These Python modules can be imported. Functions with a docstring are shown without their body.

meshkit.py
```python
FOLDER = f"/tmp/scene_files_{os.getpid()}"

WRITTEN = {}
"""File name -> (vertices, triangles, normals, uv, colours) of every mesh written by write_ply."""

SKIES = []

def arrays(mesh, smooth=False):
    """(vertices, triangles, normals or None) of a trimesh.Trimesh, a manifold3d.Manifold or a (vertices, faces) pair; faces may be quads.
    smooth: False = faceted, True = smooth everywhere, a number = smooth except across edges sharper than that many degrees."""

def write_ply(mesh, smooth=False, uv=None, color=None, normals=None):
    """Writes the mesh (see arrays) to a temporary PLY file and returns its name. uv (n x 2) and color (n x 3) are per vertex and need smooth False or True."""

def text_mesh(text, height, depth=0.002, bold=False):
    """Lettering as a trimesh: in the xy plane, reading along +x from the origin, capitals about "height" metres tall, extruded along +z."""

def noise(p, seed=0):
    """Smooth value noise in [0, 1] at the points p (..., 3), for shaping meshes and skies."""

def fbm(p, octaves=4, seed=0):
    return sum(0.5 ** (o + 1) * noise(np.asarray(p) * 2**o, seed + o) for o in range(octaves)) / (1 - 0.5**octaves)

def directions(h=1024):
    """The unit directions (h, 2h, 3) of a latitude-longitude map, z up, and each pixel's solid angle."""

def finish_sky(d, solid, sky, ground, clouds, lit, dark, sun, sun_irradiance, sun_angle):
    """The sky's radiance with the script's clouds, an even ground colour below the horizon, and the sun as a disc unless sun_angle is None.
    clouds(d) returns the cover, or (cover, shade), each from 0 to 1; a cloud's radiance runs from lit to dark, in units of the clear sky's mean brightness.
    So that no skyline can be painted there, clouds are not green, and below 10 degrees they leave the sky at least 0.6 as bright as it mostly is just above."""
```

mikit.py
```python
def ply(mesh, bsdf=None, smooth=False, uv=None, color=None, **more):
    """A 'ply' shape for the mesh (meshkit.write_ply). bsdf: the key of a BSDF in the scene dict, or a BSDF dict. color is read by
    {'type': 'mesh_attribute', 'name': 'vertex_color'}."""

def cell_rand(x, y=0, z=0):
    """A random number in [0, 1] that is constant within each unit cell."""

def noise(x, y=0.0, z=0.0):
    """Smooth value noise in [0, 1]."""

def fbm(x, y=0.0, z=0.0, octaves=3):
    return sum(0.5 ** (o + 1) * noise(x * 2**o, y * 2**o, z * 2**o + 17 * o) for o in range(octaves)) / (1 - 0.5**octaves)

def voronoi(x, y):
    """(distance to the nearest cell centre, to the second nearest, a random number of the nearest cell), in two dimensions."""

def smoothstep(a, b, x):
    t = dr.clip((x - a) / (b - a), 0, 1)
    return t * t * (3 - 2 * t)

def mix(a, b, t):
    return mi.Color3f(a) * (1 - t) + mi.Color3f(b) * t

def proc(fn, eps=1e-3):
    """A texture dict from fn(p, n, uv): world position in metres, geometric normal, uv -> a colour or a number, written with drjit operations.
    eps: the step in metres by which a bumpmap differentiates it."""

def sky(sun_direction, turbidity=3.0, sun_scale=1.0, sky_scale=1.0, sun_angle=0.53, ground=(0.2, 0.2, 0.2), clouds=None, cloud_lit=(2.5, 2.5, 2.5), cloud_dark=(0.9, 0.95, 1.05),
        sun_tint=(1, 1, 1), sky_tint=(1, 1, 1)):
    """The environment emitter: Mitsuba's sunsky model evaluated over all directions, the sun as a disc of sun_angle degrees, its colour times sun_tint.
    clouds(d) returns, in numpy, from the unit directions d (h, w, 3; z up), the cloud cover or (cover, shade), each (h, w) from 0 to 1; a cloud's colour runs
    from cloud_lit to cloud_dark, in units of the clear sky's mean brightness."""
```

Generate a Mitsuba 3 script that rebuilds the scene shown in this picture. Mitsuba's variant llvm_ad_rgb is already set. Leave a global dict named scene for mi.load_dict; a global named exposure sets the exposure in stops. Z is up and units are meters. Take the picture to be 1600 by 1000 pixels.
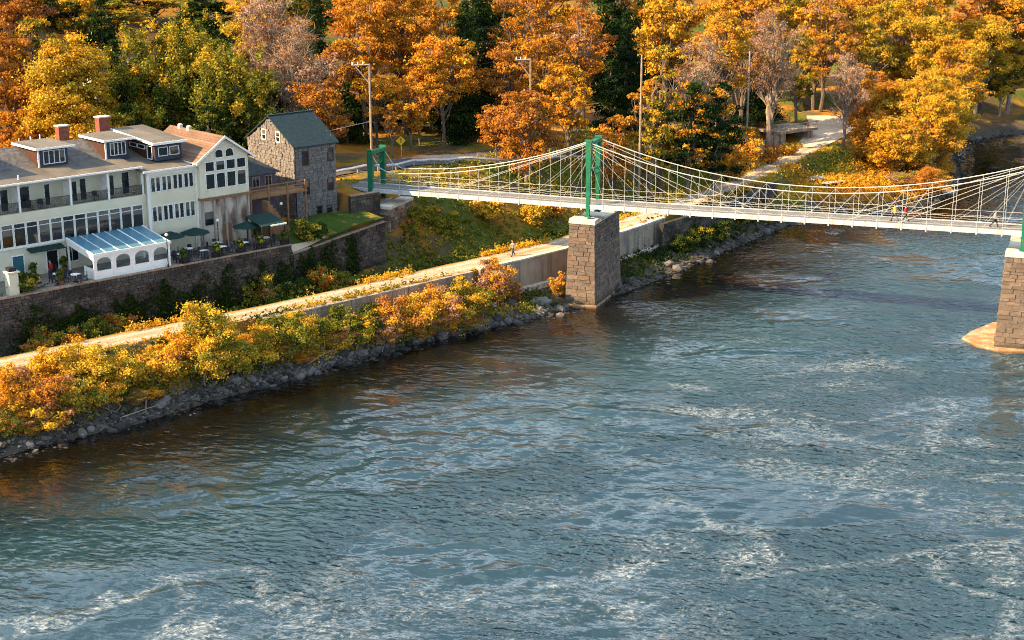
import math, random
import numpy as np, trimesh, manifold3d, drjit as dr, mitsuba as mi
import mikit, meshkit
from mikit import proc, noise, fbm, voronoi, smoothstep, mix, cell_rand
from mitsuba import ScalarTransform4f as T

scene, labels = {}, {}
# ---------------------------------------------------------------- camera, sky, exposure
PITCH = math.atan(680 / 2400)
scene['camera'] = {'type': 'perspective', 'fov': 2 * math.degrees(math.atan(800 / 2400)), 'fov_axis': 'x', 'near_clip': 1.0, 'far_clip': 6000.0,
                   'to_world': T().look_at(origin=[0, 0, 45], target=[0, math.cos(PITCH), 45 - math.sin(PITCH)], up=[0, 0, 1])}
def cloud_cover(d):
    p = d / np.maximum(d[..., 2:], 0.08)
    c = meshkit.fbm(np.stack([p[..., 0] * 0.9 + 3.1, p[..., 1] * 0.9 + 1.7, p[..., 0] * 0], -1), 5, 4)
    cover = np.clip((c - 0.32) / 0.2, 0.2, 1)
    return cover, np.clip((c - 0.5) / 0.3, 0, 1)
scene['sky'] = mikit.sky([-0.80, -0.31, 0.5], turbidity=3, sun_scale=2.45, sky_scale=0.8, clouds=cloud_cover, cloud_lit=(5.4, 6.6, 7.8), cloud_dark=(2.8, 3.6, 4.3),
                         sun_tint=(1.0, 0.87, 0.66), sky_tint=(0.82, 1.0, 1.1))
exposure = 2.15

# ---------------------------------------------------------------- helpers
def arr(x): return np.asarray(x, float)
HO, HE = np.array([-36.82, 152.17]), np.array([0.7278, 0.6858])      # hotel frame: u along the facade, w inland
HW = np.array([-HE[1], HE[0]])
BO, BD = np.array([8.27, 164.99]), np.array([0.9302, -0.3671])        # bridge frame: s along the deck, t upstream
BA = np.array([-BD[1], BD[0]])
def hotel(V): V = arr(V); return np.c_[HO + V[:, :1] * HE + V[:, 1:2] * HW, V[:, 2]]
def bridge(V): V = arr(V); return np.c_[BO + V[:, :1] * BD + V[:, 1:2] * BA, V[:, 2]]
def world(V): return arr(V)
def local(o, deg):
    c, s = math.cos(math.radians(deg)), math.sin(math.radians(deg))
    R = np.array([[c, -s, 0], [s, c, 0], [0, 0, 1]])
    return lambda V: arr(V) @ R.T + arr(o)
BOXF = np.array([[0, 2, 1], [0, 3, 2], [4, 5, 6], [4, 6, 7], [0, 1, 5], [0, 5, 4], [1, 2, 6], [1, 6, 5], [2, 3, 7], [2, 7, 6], [3, 0, 4], [3, 4, 7]])
class MB:
    def __init__(s, fr=world): s.v, s.f, s.t, s.n, s.fr = [], [], [], 0, fr
    def add(s, V, F, uv=(0.5, 0.5)):
        V = arr(V); s.v.append(V); s.f.append(np.asarray(F) + s.n); s.n += len(V)
        s.t.append(np.broadcast_to(arr(uv), (len(V), 2))); return s
    def hexa(s, b, t, uv=(0.5, 0.5)): return s.add(np.vstack([b, t]), BOXF, uv)
    def box(s, a, b, c, d, e, f, uv=(0.5, 0.5)):
        q = [(a, c), (b, c), (b, d), (a, d)]
        return s.hexa([(x, y, e) for x, y in q], [(x, y, f) for x, y in q], uv)
    def slab(s, top, th, uv=(0.5, 0.5)):      # quad of top points, thickened downwards
        top = arr(top); return s.hexa(top - [0, 0, th], top, uv)
    def prism(s, poly, lo, hi, axis, uv=(0.5, 0.5)):   # convex polygon in the two other axes, along axis
        n = len(poly); o = [k for k in range(3) if k != axis]; V = np.zeros((2 * n, 3))
        V[:n, o] = poly; V[n:, o] = poly; V[:n, axis] = lo; V[n:, axis] = hi
        F = [(0, i + 1, i) for i in range(1, n - 1)] + [(n, n + i, n + i + 1) for i in range(1, n - 1)]
        F += [(i, (i + 1) % n, n + (i + 1) % n) for i in range(n)] + [(i, n + (i + 1) % n, n + i) for i in range(n)]
        return s.add(V, F, uv)
    def tube(s, pts, r, sides=6, uv=(0.5, 0.5)):
        p = arr(pts); m = len(p); r = np.broadcast_to(arr(r), (m,))
        t = np.gradient(p, axis=0); t /= np.linalg.norm(t, axis=1, keepdims=True) + 1e-12
        a = np.cross(t, np.where(np.abs(t[:, 2:]) < 0.9, [0, 0, 1.0], [1.0, 0, 0])); a /= np.linalg.norm(a, axis=1, keepdims=True) + 1e-12
        b = np.cross(t, a); g = np.arange(sides) * 2 * np.pi / sides
        V = p[:, None] + r[:, None, None] * (np.cos(g)[None, :, None] * a[:, None] + np.sin(g)[None, :, None] * b[:, None])
        F = []
        for i in range(m - 1):
            for j in range(sides):
                k = (j + 1) % sides
                F += [(i * sides + j, i * sides + k, (i + 1) * sides + k), (i * sides + j, (i + 1) * sides + k, (i + 1) * sides + j)]
        F += [(0, j + 1, j) for j in range(1, sides - 1)] + [((m - 1) * sides,) + ((m - 1) * sides + j, (m - 1) * sides + j + 1) for j in range(1, sides - 1)]
        return s.add(V.reshape(-1, 3), F, uv)
    def bar(s, p, q, wd, dp=None, uv=(0.5, 0.5)): return s.tube([p, q], [wd, wd], 4, uv)
    def mesh(s): return s.fr(np.vstack(s.v)), np.vstack(s.f)
    def uv(s): return np.vstack(s.t)
COUNT = {}
def new_key(name, parent=None):
    k = f'{parent}__{name}' if parent else name
    n = COUNT.get(k, 0); COUNT[k] = n + 1
    return k if n == 0 else f'{k}_{n:03d}'
def tag(k, label=None, cat=None, group=None, kind=None):
    d = {n: x for n, x in (('label', label), ('category', cat), ('group', group), ('kind', kind)) if x}
    if d: labels.setdefault(k, {}).update(d)
    return k
def obj(name, m, mat, parent=None, smooth=False, uv=False, **t):
    k = new_key(name, parent)
    if isinstance(m, MB): scene[k] = mikit.ply(m.mesh(), mat, smooth=smooth, uv=m.uv() if uv else None)
    else: scene[k] = mikit.ply(m[:2], mat, smooth=smooth, uv=m[2] if len(m) > 2 else None)
    return tag(k, **t)
def thing(name, label, cat, group=None): return tag(new_key(name), label, cat, group)
C = lambda r, g, b: mi.Color3f(r, g, b)
def two(d): return {'type': 'twosided', 'b': d}
def mat(name, fn, rough=0.7, spec=0.35, bump=None, bscale=0.02, eps=0.02, **kw):
    col = proc(fn) if callable(fn) else {'type': 'rgb', 'value': list(fn)}
    d = {'type': 'principled', 'base_color': col, 'roughness': rough, 'specular': spec, **kw}
    if bump: d = {'type': 'bumpmap', 'arbitrary': proc(bump, eps), 'scale': bscale, 'bsdf': d}
    scene['mat_' + name] = two(d)
def plain(name, rgb, rough=0.6, amt=0.25, freq=1.5, spec=0.35, **kw):     # a colour with weathering
    c = tuple(rgb)
    def fn(p, n, uv):
        w = fbm(p.x * freq, p.y * freq, p.z * freq * 0.6, 4)
        return C(*c) * (1 - amt + 2 * amt * w)
    mat(name, fn, rough, spec, **kw)

# ---------------------------------------------------------------- materials
PAL = [(0.013, 0.028, 0.014), (0.034, 0.062, 0.013), (0.18, 0.18, 0.026), (0.54, 0.36, 0.038), (0.54, 0.275, 0.028), (0.47, 0.19, 0.026), (0.26, 0.105, 0.034), (0.42, 0.28, 0.20)]
def leaf_color(p, n, uv):
    x = dr.clip(uv.x, 0, 1) * 7; c = C(0, 0, 0)
    for k, q in enumerate(PAL): c += C(*q) * dr.maximum(0, 1 - dr.abs(x - k))
    return c * (0.45 + 1.1 * uv.y)
scene['mat_foliage'] = {'type': 'principledthin', 'base_color': proc(leaf_color), 'roughness': 0.6, 'diff_trans': 0.45, 'eta': 1.3}
mat('bark', lambda p, n, uv: mix((0.07, 0.052, 0.04), (0.30, 0.24, 0.19), uv.x) * (0.6 + 0.8 * fbm(p.x * 4, p.y * 4, p.z * 1.5, 3)), 0.9, 0.1)
def stone_fn(p, n, uv):
    a = mix((0.085, 0.075, 0.07), (0.30, 0.215, 0.155), dr.clip(uv.x * 1.6, 0, 1)); a = mix(a, (0.40, 0.33, 0.26), dr.clip(uv.x * 2 - 1.2, 0, 1))
    a = mix(a, (0.24, 0.12, 0.085), dr.select(uv.y > 0.78, 0.7, 0.0))
    st = smoothstep(0.45, 0.75, fbm(p.x * 0.5, p.y * 0.5, p.z * 0.35, 4))
    return mix(a * (0.55 + 0.9 * fbm(p.x * 3.7, p.y * 3.7, p.z * 3.7, 3)), (0.06, 0.055, 0.045), st * 0.45)
mat('stone', stone_fn, 0.9, 0.15)
mat('pier_stone', lambda p, n, uv: mix(mix(stone_fn(p, n, uv), C(0.095, 0.078, 0.066) * (0.5 + fbm(p.x * 3, p.y * 3, p.z * 3, 3)), 0.6), (0.035, 0.035, 0.025), 0.85 * smoothstep(1.6, 0.5, p.z + 0.8 * fbm(p.x * 1.5, p.y * 1.5, p.z, 3))), 0.9, 0.15)
mat('grey_stone', lambda p, n, uv: mix(stone_fn(p, n, uv), C(0.15, 0.15, 0.155) * (0.5 + fbm(p.x * 3, p.y * 3, p.z * 3, 3)), 0.78), 0.9, 0.15)
mat('dark_stone', lambda p, n, uv: mix(stone_fn(p, n, uv), C(0.15, 0.145, 0.14), 0.45) * 0.40 * (0.7 + 0.6 * smoothstep(0.4, 0.6, fbm(p.x * 0.4, p.y * 0.4, p.z * 0.6, 3))), 0.9, 0.15)
plain('dark_mortar', (0.035, 0.032, 0.028), 0.95, 0.4, 2)
plain('mortar', (0.15, 0.13, 0.11), 0.95, 0.4, 2)
def concrete_fn(p, n, uv):
    v = fbm(p.x * 0.8, p.y * 0.8, p.z * 0.8, 4); streak = smoothstep(0.42, 0.8, fbm(p.x * 2.6, p.y * 2.6, p.z * 0.12, 4))
    return mix(C(0.31, 0.255, 0.20) * (0.7 + 0.6 * v), (0.085, 0.08, 0.07), streak * 0.85)
mat('concrete', concrete_fn, 0.9, 0.2)
def pale_fn(p, n, uv): return C(0.50, 0.45, 0.385) * (0.7 + 0.6 * fbm(p.x, p.y, p.z, 4))
mat('pale_concrete', pale_fn, 0.9, 0.2)
plain('white_paint', (0.74, 0.74, 0.72), 0.45, 0.12, 0.8)
def girder_fn(p, n, uv):
    s_ = (p.x - 8.27) * 0.9302 + (p.y - 164.99) * -0.3671
    rust = smoothstep(0.56, 0.8, fbm(s_ * 2.3, p.z * 0.7, 3, 4)); w = fbm(p.x * 0.6, p.y * 0.6, p.z * 2, 4)
    return mix(C(0.46, 0.49, 0.50) * (0.72 + 0.5 * w), (0.30, 0.22, 0.17), rust * 0.55)
mat('bridge_paint', girder_fn, 0.5, 0.3)
plain('cable', (0.38, 0.41, 0.42), 0.5, 0.2, 1.0)
def siding(p, n, uv): return C(0.60, 0.565, 0.43) * (0.86 + 0.28 * fbm(p.x * 0.7, p.y * 0.7, p.z * 0.5, 4)) * (0.9 + 0.1 * smoothstep(0.0, 0.25, p.z / 0.16 - dr.floor(p.z / 0.16)))
mat('cream_siding', siding, 0.6, 0.3)
plain('red_board', (0.055, 0.022, 0.017), 0.6, 0.3, 2)
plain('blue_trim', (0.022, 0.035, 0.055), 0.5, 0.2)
def shingle(c, k):
    def fn(p, n, uv):
        a = p.x * HE[0] + p.y * HE[1]; row = dr.floor(p.z / 0.13)
        r = cell_rand(dr.floor(a / 0.3 + cell_rand(row) * 3), row, k)
        return C(*c) * (0.55 + 0.55 * r + 0.5 * fbm(p.x * 0.6, p.y * 0.6, p.z, 3))
    return fn
mat('grey_shingle', shingle((0.11, 0.105, 0.105), 1), 0.85, 0.2)
mat('brown_shingle', shingle((0.165, 0.10, 0.07), 2), 0.85, 0.2)
mat('dark_shingle', shingle((0.035, 0.04, 0.043), 3), 0.8, 0.25)
mat('slate', shingle((0.008, 0.022, 0.027), 4), 0.6, 0.4)
def membrane(p, n, uv):
    a = p.x * HE[0] + p.y * HE[1]
    return mix((0.155, 0.14, 0.118), (0.08, 0.077, 0.07), fbm(p.x * 0.7, p.y * 0.7, 0, 4)) * (0.85 + 0.3 * cell_rand(dr.floor(a / 1.1)))
mat('roof_membrane', membrane, 0.85, 0.2)
mat('glass', (0.008, 0.011, 0.013), 0.06, 0.6)
plain('curtain', (0.10, 0.085, 0.07), 0.8, 0.5, 3)
mat('tent_roof', lambda p, n, uv: mix((0.045, 0.14, 0.22), (0.10, 0.23, 0.31), fbm(p.x * 0.9, p.y * 0.9, p.z, 3)), 0.22, 0.5)  # opaque: reflected sky blue put into the colour of clear plastic
scene['mat_tent_pane'] = {'type': 'thindielectric'}
mat('green_steel', lambda p, n, uv: mix(C(0.004, 0.125, 0.066) * (0.6 + 0.8 * fbm(p.x * 1.5, p.y * 1.5, p.z * 1.2, 4)), (0.10, 0.055, 0.03), 0.7 * smoothstep(0.62, 0.78, fbm(p.x * 4, p.y * 4, p.z * 1.1, 3))), 0.5, 0.4)
plain('green_canvas', (0.004, 0.028, 0.024), 0.8, 0.25)
plain('black_metal', (0.015, 0.016, 0.02), 0.5, 0.2)
plain('brick', (0.19, 0.06, 0.04), 0.85, 0.35, 5)
plain('timber', (0.20, 0.105, 0.05), 0.8, 0.4, 3)
plain('grey_wood', (0.33, 0.29, 0.25), 0.8, 0.35, 2.5)
def limewash(p, n, uv): return mix((0.50, 0.43, 0.36), (0.14, 0.09, 0.07), smoothstep(0.45, 0.72, fbm((p.x + p.y) * 1.1, (p.x - p.y) * 1.1, p.z * 0.35, 4)))
mat('limewash', limewash, 0.9, 0.1)
plain('yellow_sign', (0.62, 0.36, 0.01), 0.5, 0.1)
plain('dock_blue', (0.16, 0.22, 0.27), 0.6, 0.3)
plain('steel_rail', (0.42, 0.42, 0.43), 0.45, 0.2)
plain('asphalt', (0.075, 0.072, 0.08), 0.9, 0.3, 0.8)
plain('teal_door', (0.02, 0.10, 0.12), 0.5, 0.2)
plain('red_cloth', (0.34, 0.015, 0.02), 0.8, 0.2, 4)
plain('yellow_cloth', (0.62, 0.42, 0.06), 0.8, 0.2, 4)
plain('dark_cloth', (0.025, 0.027, 0.04), 0.85, 0.2, 4)
plain('grey_cloth', (0.24, 0.22, 0.22), 0.85, 0.2, 4)
plain('brown_cloth', (0.12, 0.07, 0.05), 0.85, 0.2, 4)
plain('skin', (0.42, 0.25, 0.17), 0.6, 0.1, 4)
plain('hair', (0.05, 0.03, 0.02), 0.7, 0.2, 9)
def rock_fn(p, n, uv): return mix((0.022, 0.021, 0.02), (0.16, 0.148, 0.14), uv.x) * (0.6 + 0.8 * fbm(p.x * 3, p.y * 3, p.z * 3, 3)) * (0.4 + 0.6 * smoothstep(0.0, 0.45, p.z))
mat('rock', rock_fn, 0.85, 0.25)
def path_fn(p, n, uv):
    k = dr.abs(uv.x - 0.5) * 2; e = k + 0.5 * (fbm(p.x * 0.9, p.y * 0.9, 0, 3) - 0.5)
    g = mix((0.50, 0.39, 0.30), (0.33, 0.25, 0.18), fbm(p.x * 1.7, p.y * 1.7, 0, 4))
    g = g * (0.82 + 0.25 * smoothstep(0.25, 0.0, dr.abs(k - 0.5)))                        # two worn wheel tracks
    mid = smoothstep(0.30, 0.05, k) * smoothstep(0.40, 0.65, fbm(p.x * 0.5, p.y * 0.5, 3, 3)); g = mix(g, (0.26, 0.17, 0.05), mid * 0.6)
    d1, d2, r = voronoi(p.x * 3.2, p.y * 3.2); g = mix(g, (0.34, 0.13, 0.02), dr.select((d1 < 0.22) & (r > 0.62 - 0.3 * k), 0.75, 0.0))   # fallen leaves
    return mix(g, (0.26, 0.15, 0.04), smoothstep(0.70, 1.10, e))
mat('gravel', path_fn, 0.95, 0.1)
mat('pale_gravel', lambda p, n, uv: mix((0.62, 0.51, 0.39), (0.44, 0.34, 0.25), fbm(p.x * 0.6, p.y * 0.6, 0, 4)), 0.95, 0.1)
mat('lawn', lambda p, n, uv: mix(mix((0.022, 0.052, 0.010), (0.06, 0.085, 0.014), fbm(p.x * 0.7, p.y * 0.7, 0, 4)), (0.30, 0.17, 0.03), smoothstep(0.60, 0.75, fbm(p.x * 1.4, p.y * 1.4, 5, 3)) * 0.5), 0.95, 0.1)

# TERRAIN BEGIN
SHORE = np.array([[-600, -408.5], [-41.8, 117.6], [-33.2, 125.2], [-23.7, 135.3], [-11.3, 148.2], [0.0, 157.1], [6.0, 162.5], [13.6, 171.0], [19.2, 178.5], [25.8, 188.4], [34.3, 201.3], [39.1, 206.6], [44.6, 209.9],
                  [52.4, 212.5], [58.7, 216.0], [62.5, 221.5], [67.2, 230.3], [71.9, 240.9], [75.3, 255.5], [77.5, 265.0], [83.2, 277.5], [90.2, 283.4], [96.2, 287.2], [130, 296], [200, 310], [400, 335], [2500, 420.0]])
PATH = np.array([[-600, -390.0], [-44.6, 127.6], [-35.5, 136.0], [-26.0, 143.6], [-19.1, 149.9], [-11.3, 157.5], [-2.8, 165.9], [5.9, 174.7], [13.2, 184.5], [19.7, 193.8], [25.8, 203.5], [32.6, 214.2], [40.3, 228.2], [48.1, 244.1],
                 [53.3, 254.5], [58.0, 266.0], [66.0, 282.0], [80.0, 300.0], [120, 325], [200, 345], [2500, 470.0]])
def poly_dist(x, y, poly):
    best, side, along, acc = np.full(x.shape, 1e18), np.zeros(x.shape), np.zeros(x.shape), 0.0
    for a, b in zip(poly[:-1], poly[1:]):
        d = b - a; L = np.hypot(*d); d = d / L
        px, py = x - a[0], y - a[1]; k = np.clip(px * d[0] + py * d[1], 0, L)
        qx, qy = px - k * d[0], py - k * d[1]; dd = qx * qx + qy * qy; c = d[0] * py - d[1] * px
        m = dd < best - 1e-9
        best, side, along = np.where(m, dd, best), np.where(m, np.where(c >= 0, 1.0, -1.0), side), np.where(m, acc + k, along); acc += L
    return np.sqrt(best) * side, along
def sst(a, b, x): t = np.clip((x - a) / (b - a), 0, 1); return t * t * (3 - 2 * t)
def lawn_z(u, w):
    edge = w - (-5.6 + 0.1 * (u - 13.15))
    return 8.97 + 0.5 * sst(13, 24, u) - (1.4 - 1.2 * sst(13, 25, u)) * (1 - sst(0.3, 3.2, edge))
def terrain(x, y, rough=True):
    x, y = np.atleast_1d(np.asarray(x, float)), np.atleast_1d(np.asarray(y, float))
    ds, _ = poly_dist(x, y, SHORE); dp, _ = poly_dist(x, y, PATH)
    rx, ry = x + 36.82, y - 152.17
    u, w = rx * 0.7278 + ry * 0.6858, -rx * 0.6858 + ry * 0.7278
    n1 = meshkit.fbm(np.stack([x * 0.25, y * 0.25, x * 0], -1), 4, 3) - 0.5
    # river side of the towpath
    off = np.maximum(-dp - 2.05, 0); t = np.clip(ds / (ds + off + 1e-6), 0, 1)
    crest = np.where(y > 200, 1.9, np.interp(u, [-6, 2, 22, 34, 60], [4.5, 3.2, 2.4, 1.5, 1.6]))
    bank = crest * np.clip(t * np.where(y > 200, 1.0, 1.0), 0, 1) ** 0.8
    bank = np.where(y > 200, 1.9 * sst(0, 5, ds) + 0.6 * sst(5, 18, ds), bank)
    bank = bank + (4.75 - bank) * sst(np.where(y > 200, 3.2, np.where(u < -2, 0.9, 0.16)), 0.0, off)
    # inland: canal bed, then up to the village level and the wooded hill
    up = 11.3 * sst(6.0, 21, dp) + 3.1 * (1 - sst(6.0, 21, dp)); up = np.where(dp < 6.2, 4.75 + (3.1 - 4.75) * sst(2.1, 3.6, dp), up)
    far = sst(215, 240, y); up = np.where(dp > 6.2, up * (1 - far) + far * (3.1 + 4.4 * sst(6.2, 9.5, dp)), up)
    hill = 0.10 * np.maximum(dp - 34, 0) + 0.20 * np.maximum(dp - 66, 0); hill = np.where(hill > 40, 40 + 25 * (1 - np.exp(-(hill - 40) / 25)), hill)
    up = up + hill
    ter = np.where(u < 13.1, 8.75, lawn_z(u, w) - 0.12) + (2.4 * sst(14, 26, w) + hill)
    up = np.where((u < 13.1) & (w > -5.55), ter, up); up = np.where((u >= 12.9) & (u < 27.3) & (w > -4.75 + 0.1 * (u - 13.15)), ter, up)
    up = np.where((u >= 25.9) & (u < 29.5) & (w > 0.25), 11.2 + hill, up)
    z = np.where(dp > 2.05, up, np.where(dp > -2.05, 4.75, bank))
    cl = np.clip(((x - 48.2) * 7 + (y - 244) * 20) / 449, 0, 1); r_ = np.hypot(x - 48.2 - 7 * cl, y - 244 - 20 * cl); z = z + (4.75 + 2.4 * cl - z) * sst(9, 5, r_) * (ds > 3)
    nz = np.where((r_ < 8) | (np.abs(dp) < 2.6) | ((u < 26) & (w > -6.6) & (w < 13)), 0.0, np.where(dp > 0, 0.9, 0.7)) * n1
    z = np.where(ds < 0, np.maximum(-3, ds * 0.35 - 0.1), z + nz * sst(0, 3, ds))
    return z
# TERRAIN END
def at(u, w): return tuple(hotel([[u, w, 0]])[0, :2])
def sat(s, t): return tuple(bridge([[s, t, 0]])[0, :2])

# ---------------------------------------------------------------- ground, water, path, road
def axis(parts):
    out = [parts[0][0]]
    for a, b, st in parts: out += list(np.linspace(a, b, max(1, round((b - a) / st)) + 1)[1:])
    return np.array(out)
def grid(xs, ys):
    X, Y = np.meshgrid(xs, ys); nx, ny = len(xs), len(ys); i = np.arange(nx * ny).reshape(ny, nx)
    q = np.stack([i[:-1, :-1], i[:-1, 1:], i[1:, 1:], i[1:, :-1]], -1).reshape(-1, 4)
    return X.ravel(), Y.ravel(), q
gx, gy, gq = grid(axis([(-1800, -140, 60), (-140, -70, 6), (-70, -52, 1.5), (-52, 32, 0.42), (32, 100, 1.1), (100, 250, 5), (250, 2200, 70)]), axis([(-600, 60, 30), (60, 108, 4), (108, 200, 0.42), (200, 270, 1.0), (270, 380, 4), (380, 2600, 60)]))
gz = terrain(gx, gy)
def ground_fn(p, n, uv):
    a = fbm(p.x * 0.16, p.y * 0.16, 0, 4); b = fbm(p.x * 0.9, p.y * 0.9, 7, 4)
    green = mix((0.035, 0.06, 0.014), (0.11, 0.12, 0.02), b); gold = mix((0.20, 0.085, 0.014), (0.34, 0.17, 0.03), b); soil = mix((0.06, 0.042, 0.028), (0.14, 0.10, 0.065), b)
    dry = smoothstep(0.36, 0.60, a + 0.06 * smoothstep(6, 12, p.z))
    c = mix(green, gold, dry); c = mix(c, soil, smoothstep(0.52, 0.68, fbm(p.x * 0.35, p.y * 0.35, 21, 3)) * 0.8)
    return mix((0.075, 0.062, 0.05), c, smoothstep(1.4, 3.2, p.z + b))
mat('ground', ground_fn, 0.95, 0.1)
obj('ground', (np.c_[gx, gy, gz], gq), 'mat_ground', smooth=True, kind='structure', label='wooded bank, canal bed and village ground in autumn leaf litter')

wx, wy, wq = grid(axis([(-1500, -70, 80), (-70, 90, 0.5), (90, 200, 3), (200, 2400, 90)]), axis([(-600, 70, 30), (70, 230, 0.5), (230, 300, 1.2), (300, 420, 10)]))
def waves(x, y):
    slick = sst(0.34, 0.62, meshkit.fbm(np.stack([x * 0.045, y * 0.06, x * 0 + 3], -1), 3, 8))
    wp = meshkit.fbm(np.stack([x * 0.12, y * 0.12, x * 0], -1), 3, 21) * 5
    c = x * 0.30 + y * 0.95; s_ = x * 0.95 - y * 0.30
    q = 0.35 + 0.65 * sst(3, 30, BANKD)
    z = 0.30 * meshkit.fbm(np.stack([s_ * 0.22 + wp, c * 0.42 + wp, x * 0], -1), 3, 5) + (0.14 + 0.30 * slick) * (meshkit.fbm(np.stack([s_ * 0.75, c * 1.25, x * 0], -1), 3, 11) - 0.5)
    for line in CURRENT:
        d_, _ = poly_dist(x, y, np.array(line)); z = z + 0.16 * np.exp(-(d_ / 0.55) ** 2) * (0.4 + 1.2 * meshkit.noise(np.stack([x * .3, y * .3, x * 0], -1), 2)) * (np.abs(d_) < 3)
    return (z - 0.1) * q
CURRENT = [[(8.39, 118.05), (12.78, 120.13), (17.32, 122.28), (21.96, 124.19), (26.2, 127.82)], [(18.71, 133.09), (25.39, 134.56), (31.06, 133.45), (38.38, 136.83)], [(16.43, 144.91), (23.13, 147.51), (30.67, 146.64)], [(2.17, 95.28), (3.39, 92.83), (5.4, 90.96)], [(21.15, 104.51), (25.56, 107.53), (28.64, 106.3)], [(5.7, 129.53), (10.19, 128.5), (15.68, 126.97)], [(25.76, 156.34), (36.45, 158.82), (48.72, 160.87)], [(-30.51, 87.4), (-26.49, 90.5), (-20.5, 93.8)], [(31.51, 110.06), (36.13, 112.43), (39.31, 111.37)], [(-4.31, 94.78), (0.87, 96.29), (6.09, 95.78)], [(28.49, 121.35), (34.2, 124.83), (39.34, 123.55)]]
BANKD = np.maximum(0, -poly_dist(wx, wy, SHORE)[0])
fine = (wx > -75) & (wx < 92) & (wy > 65) & (wy < 305)
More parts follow.
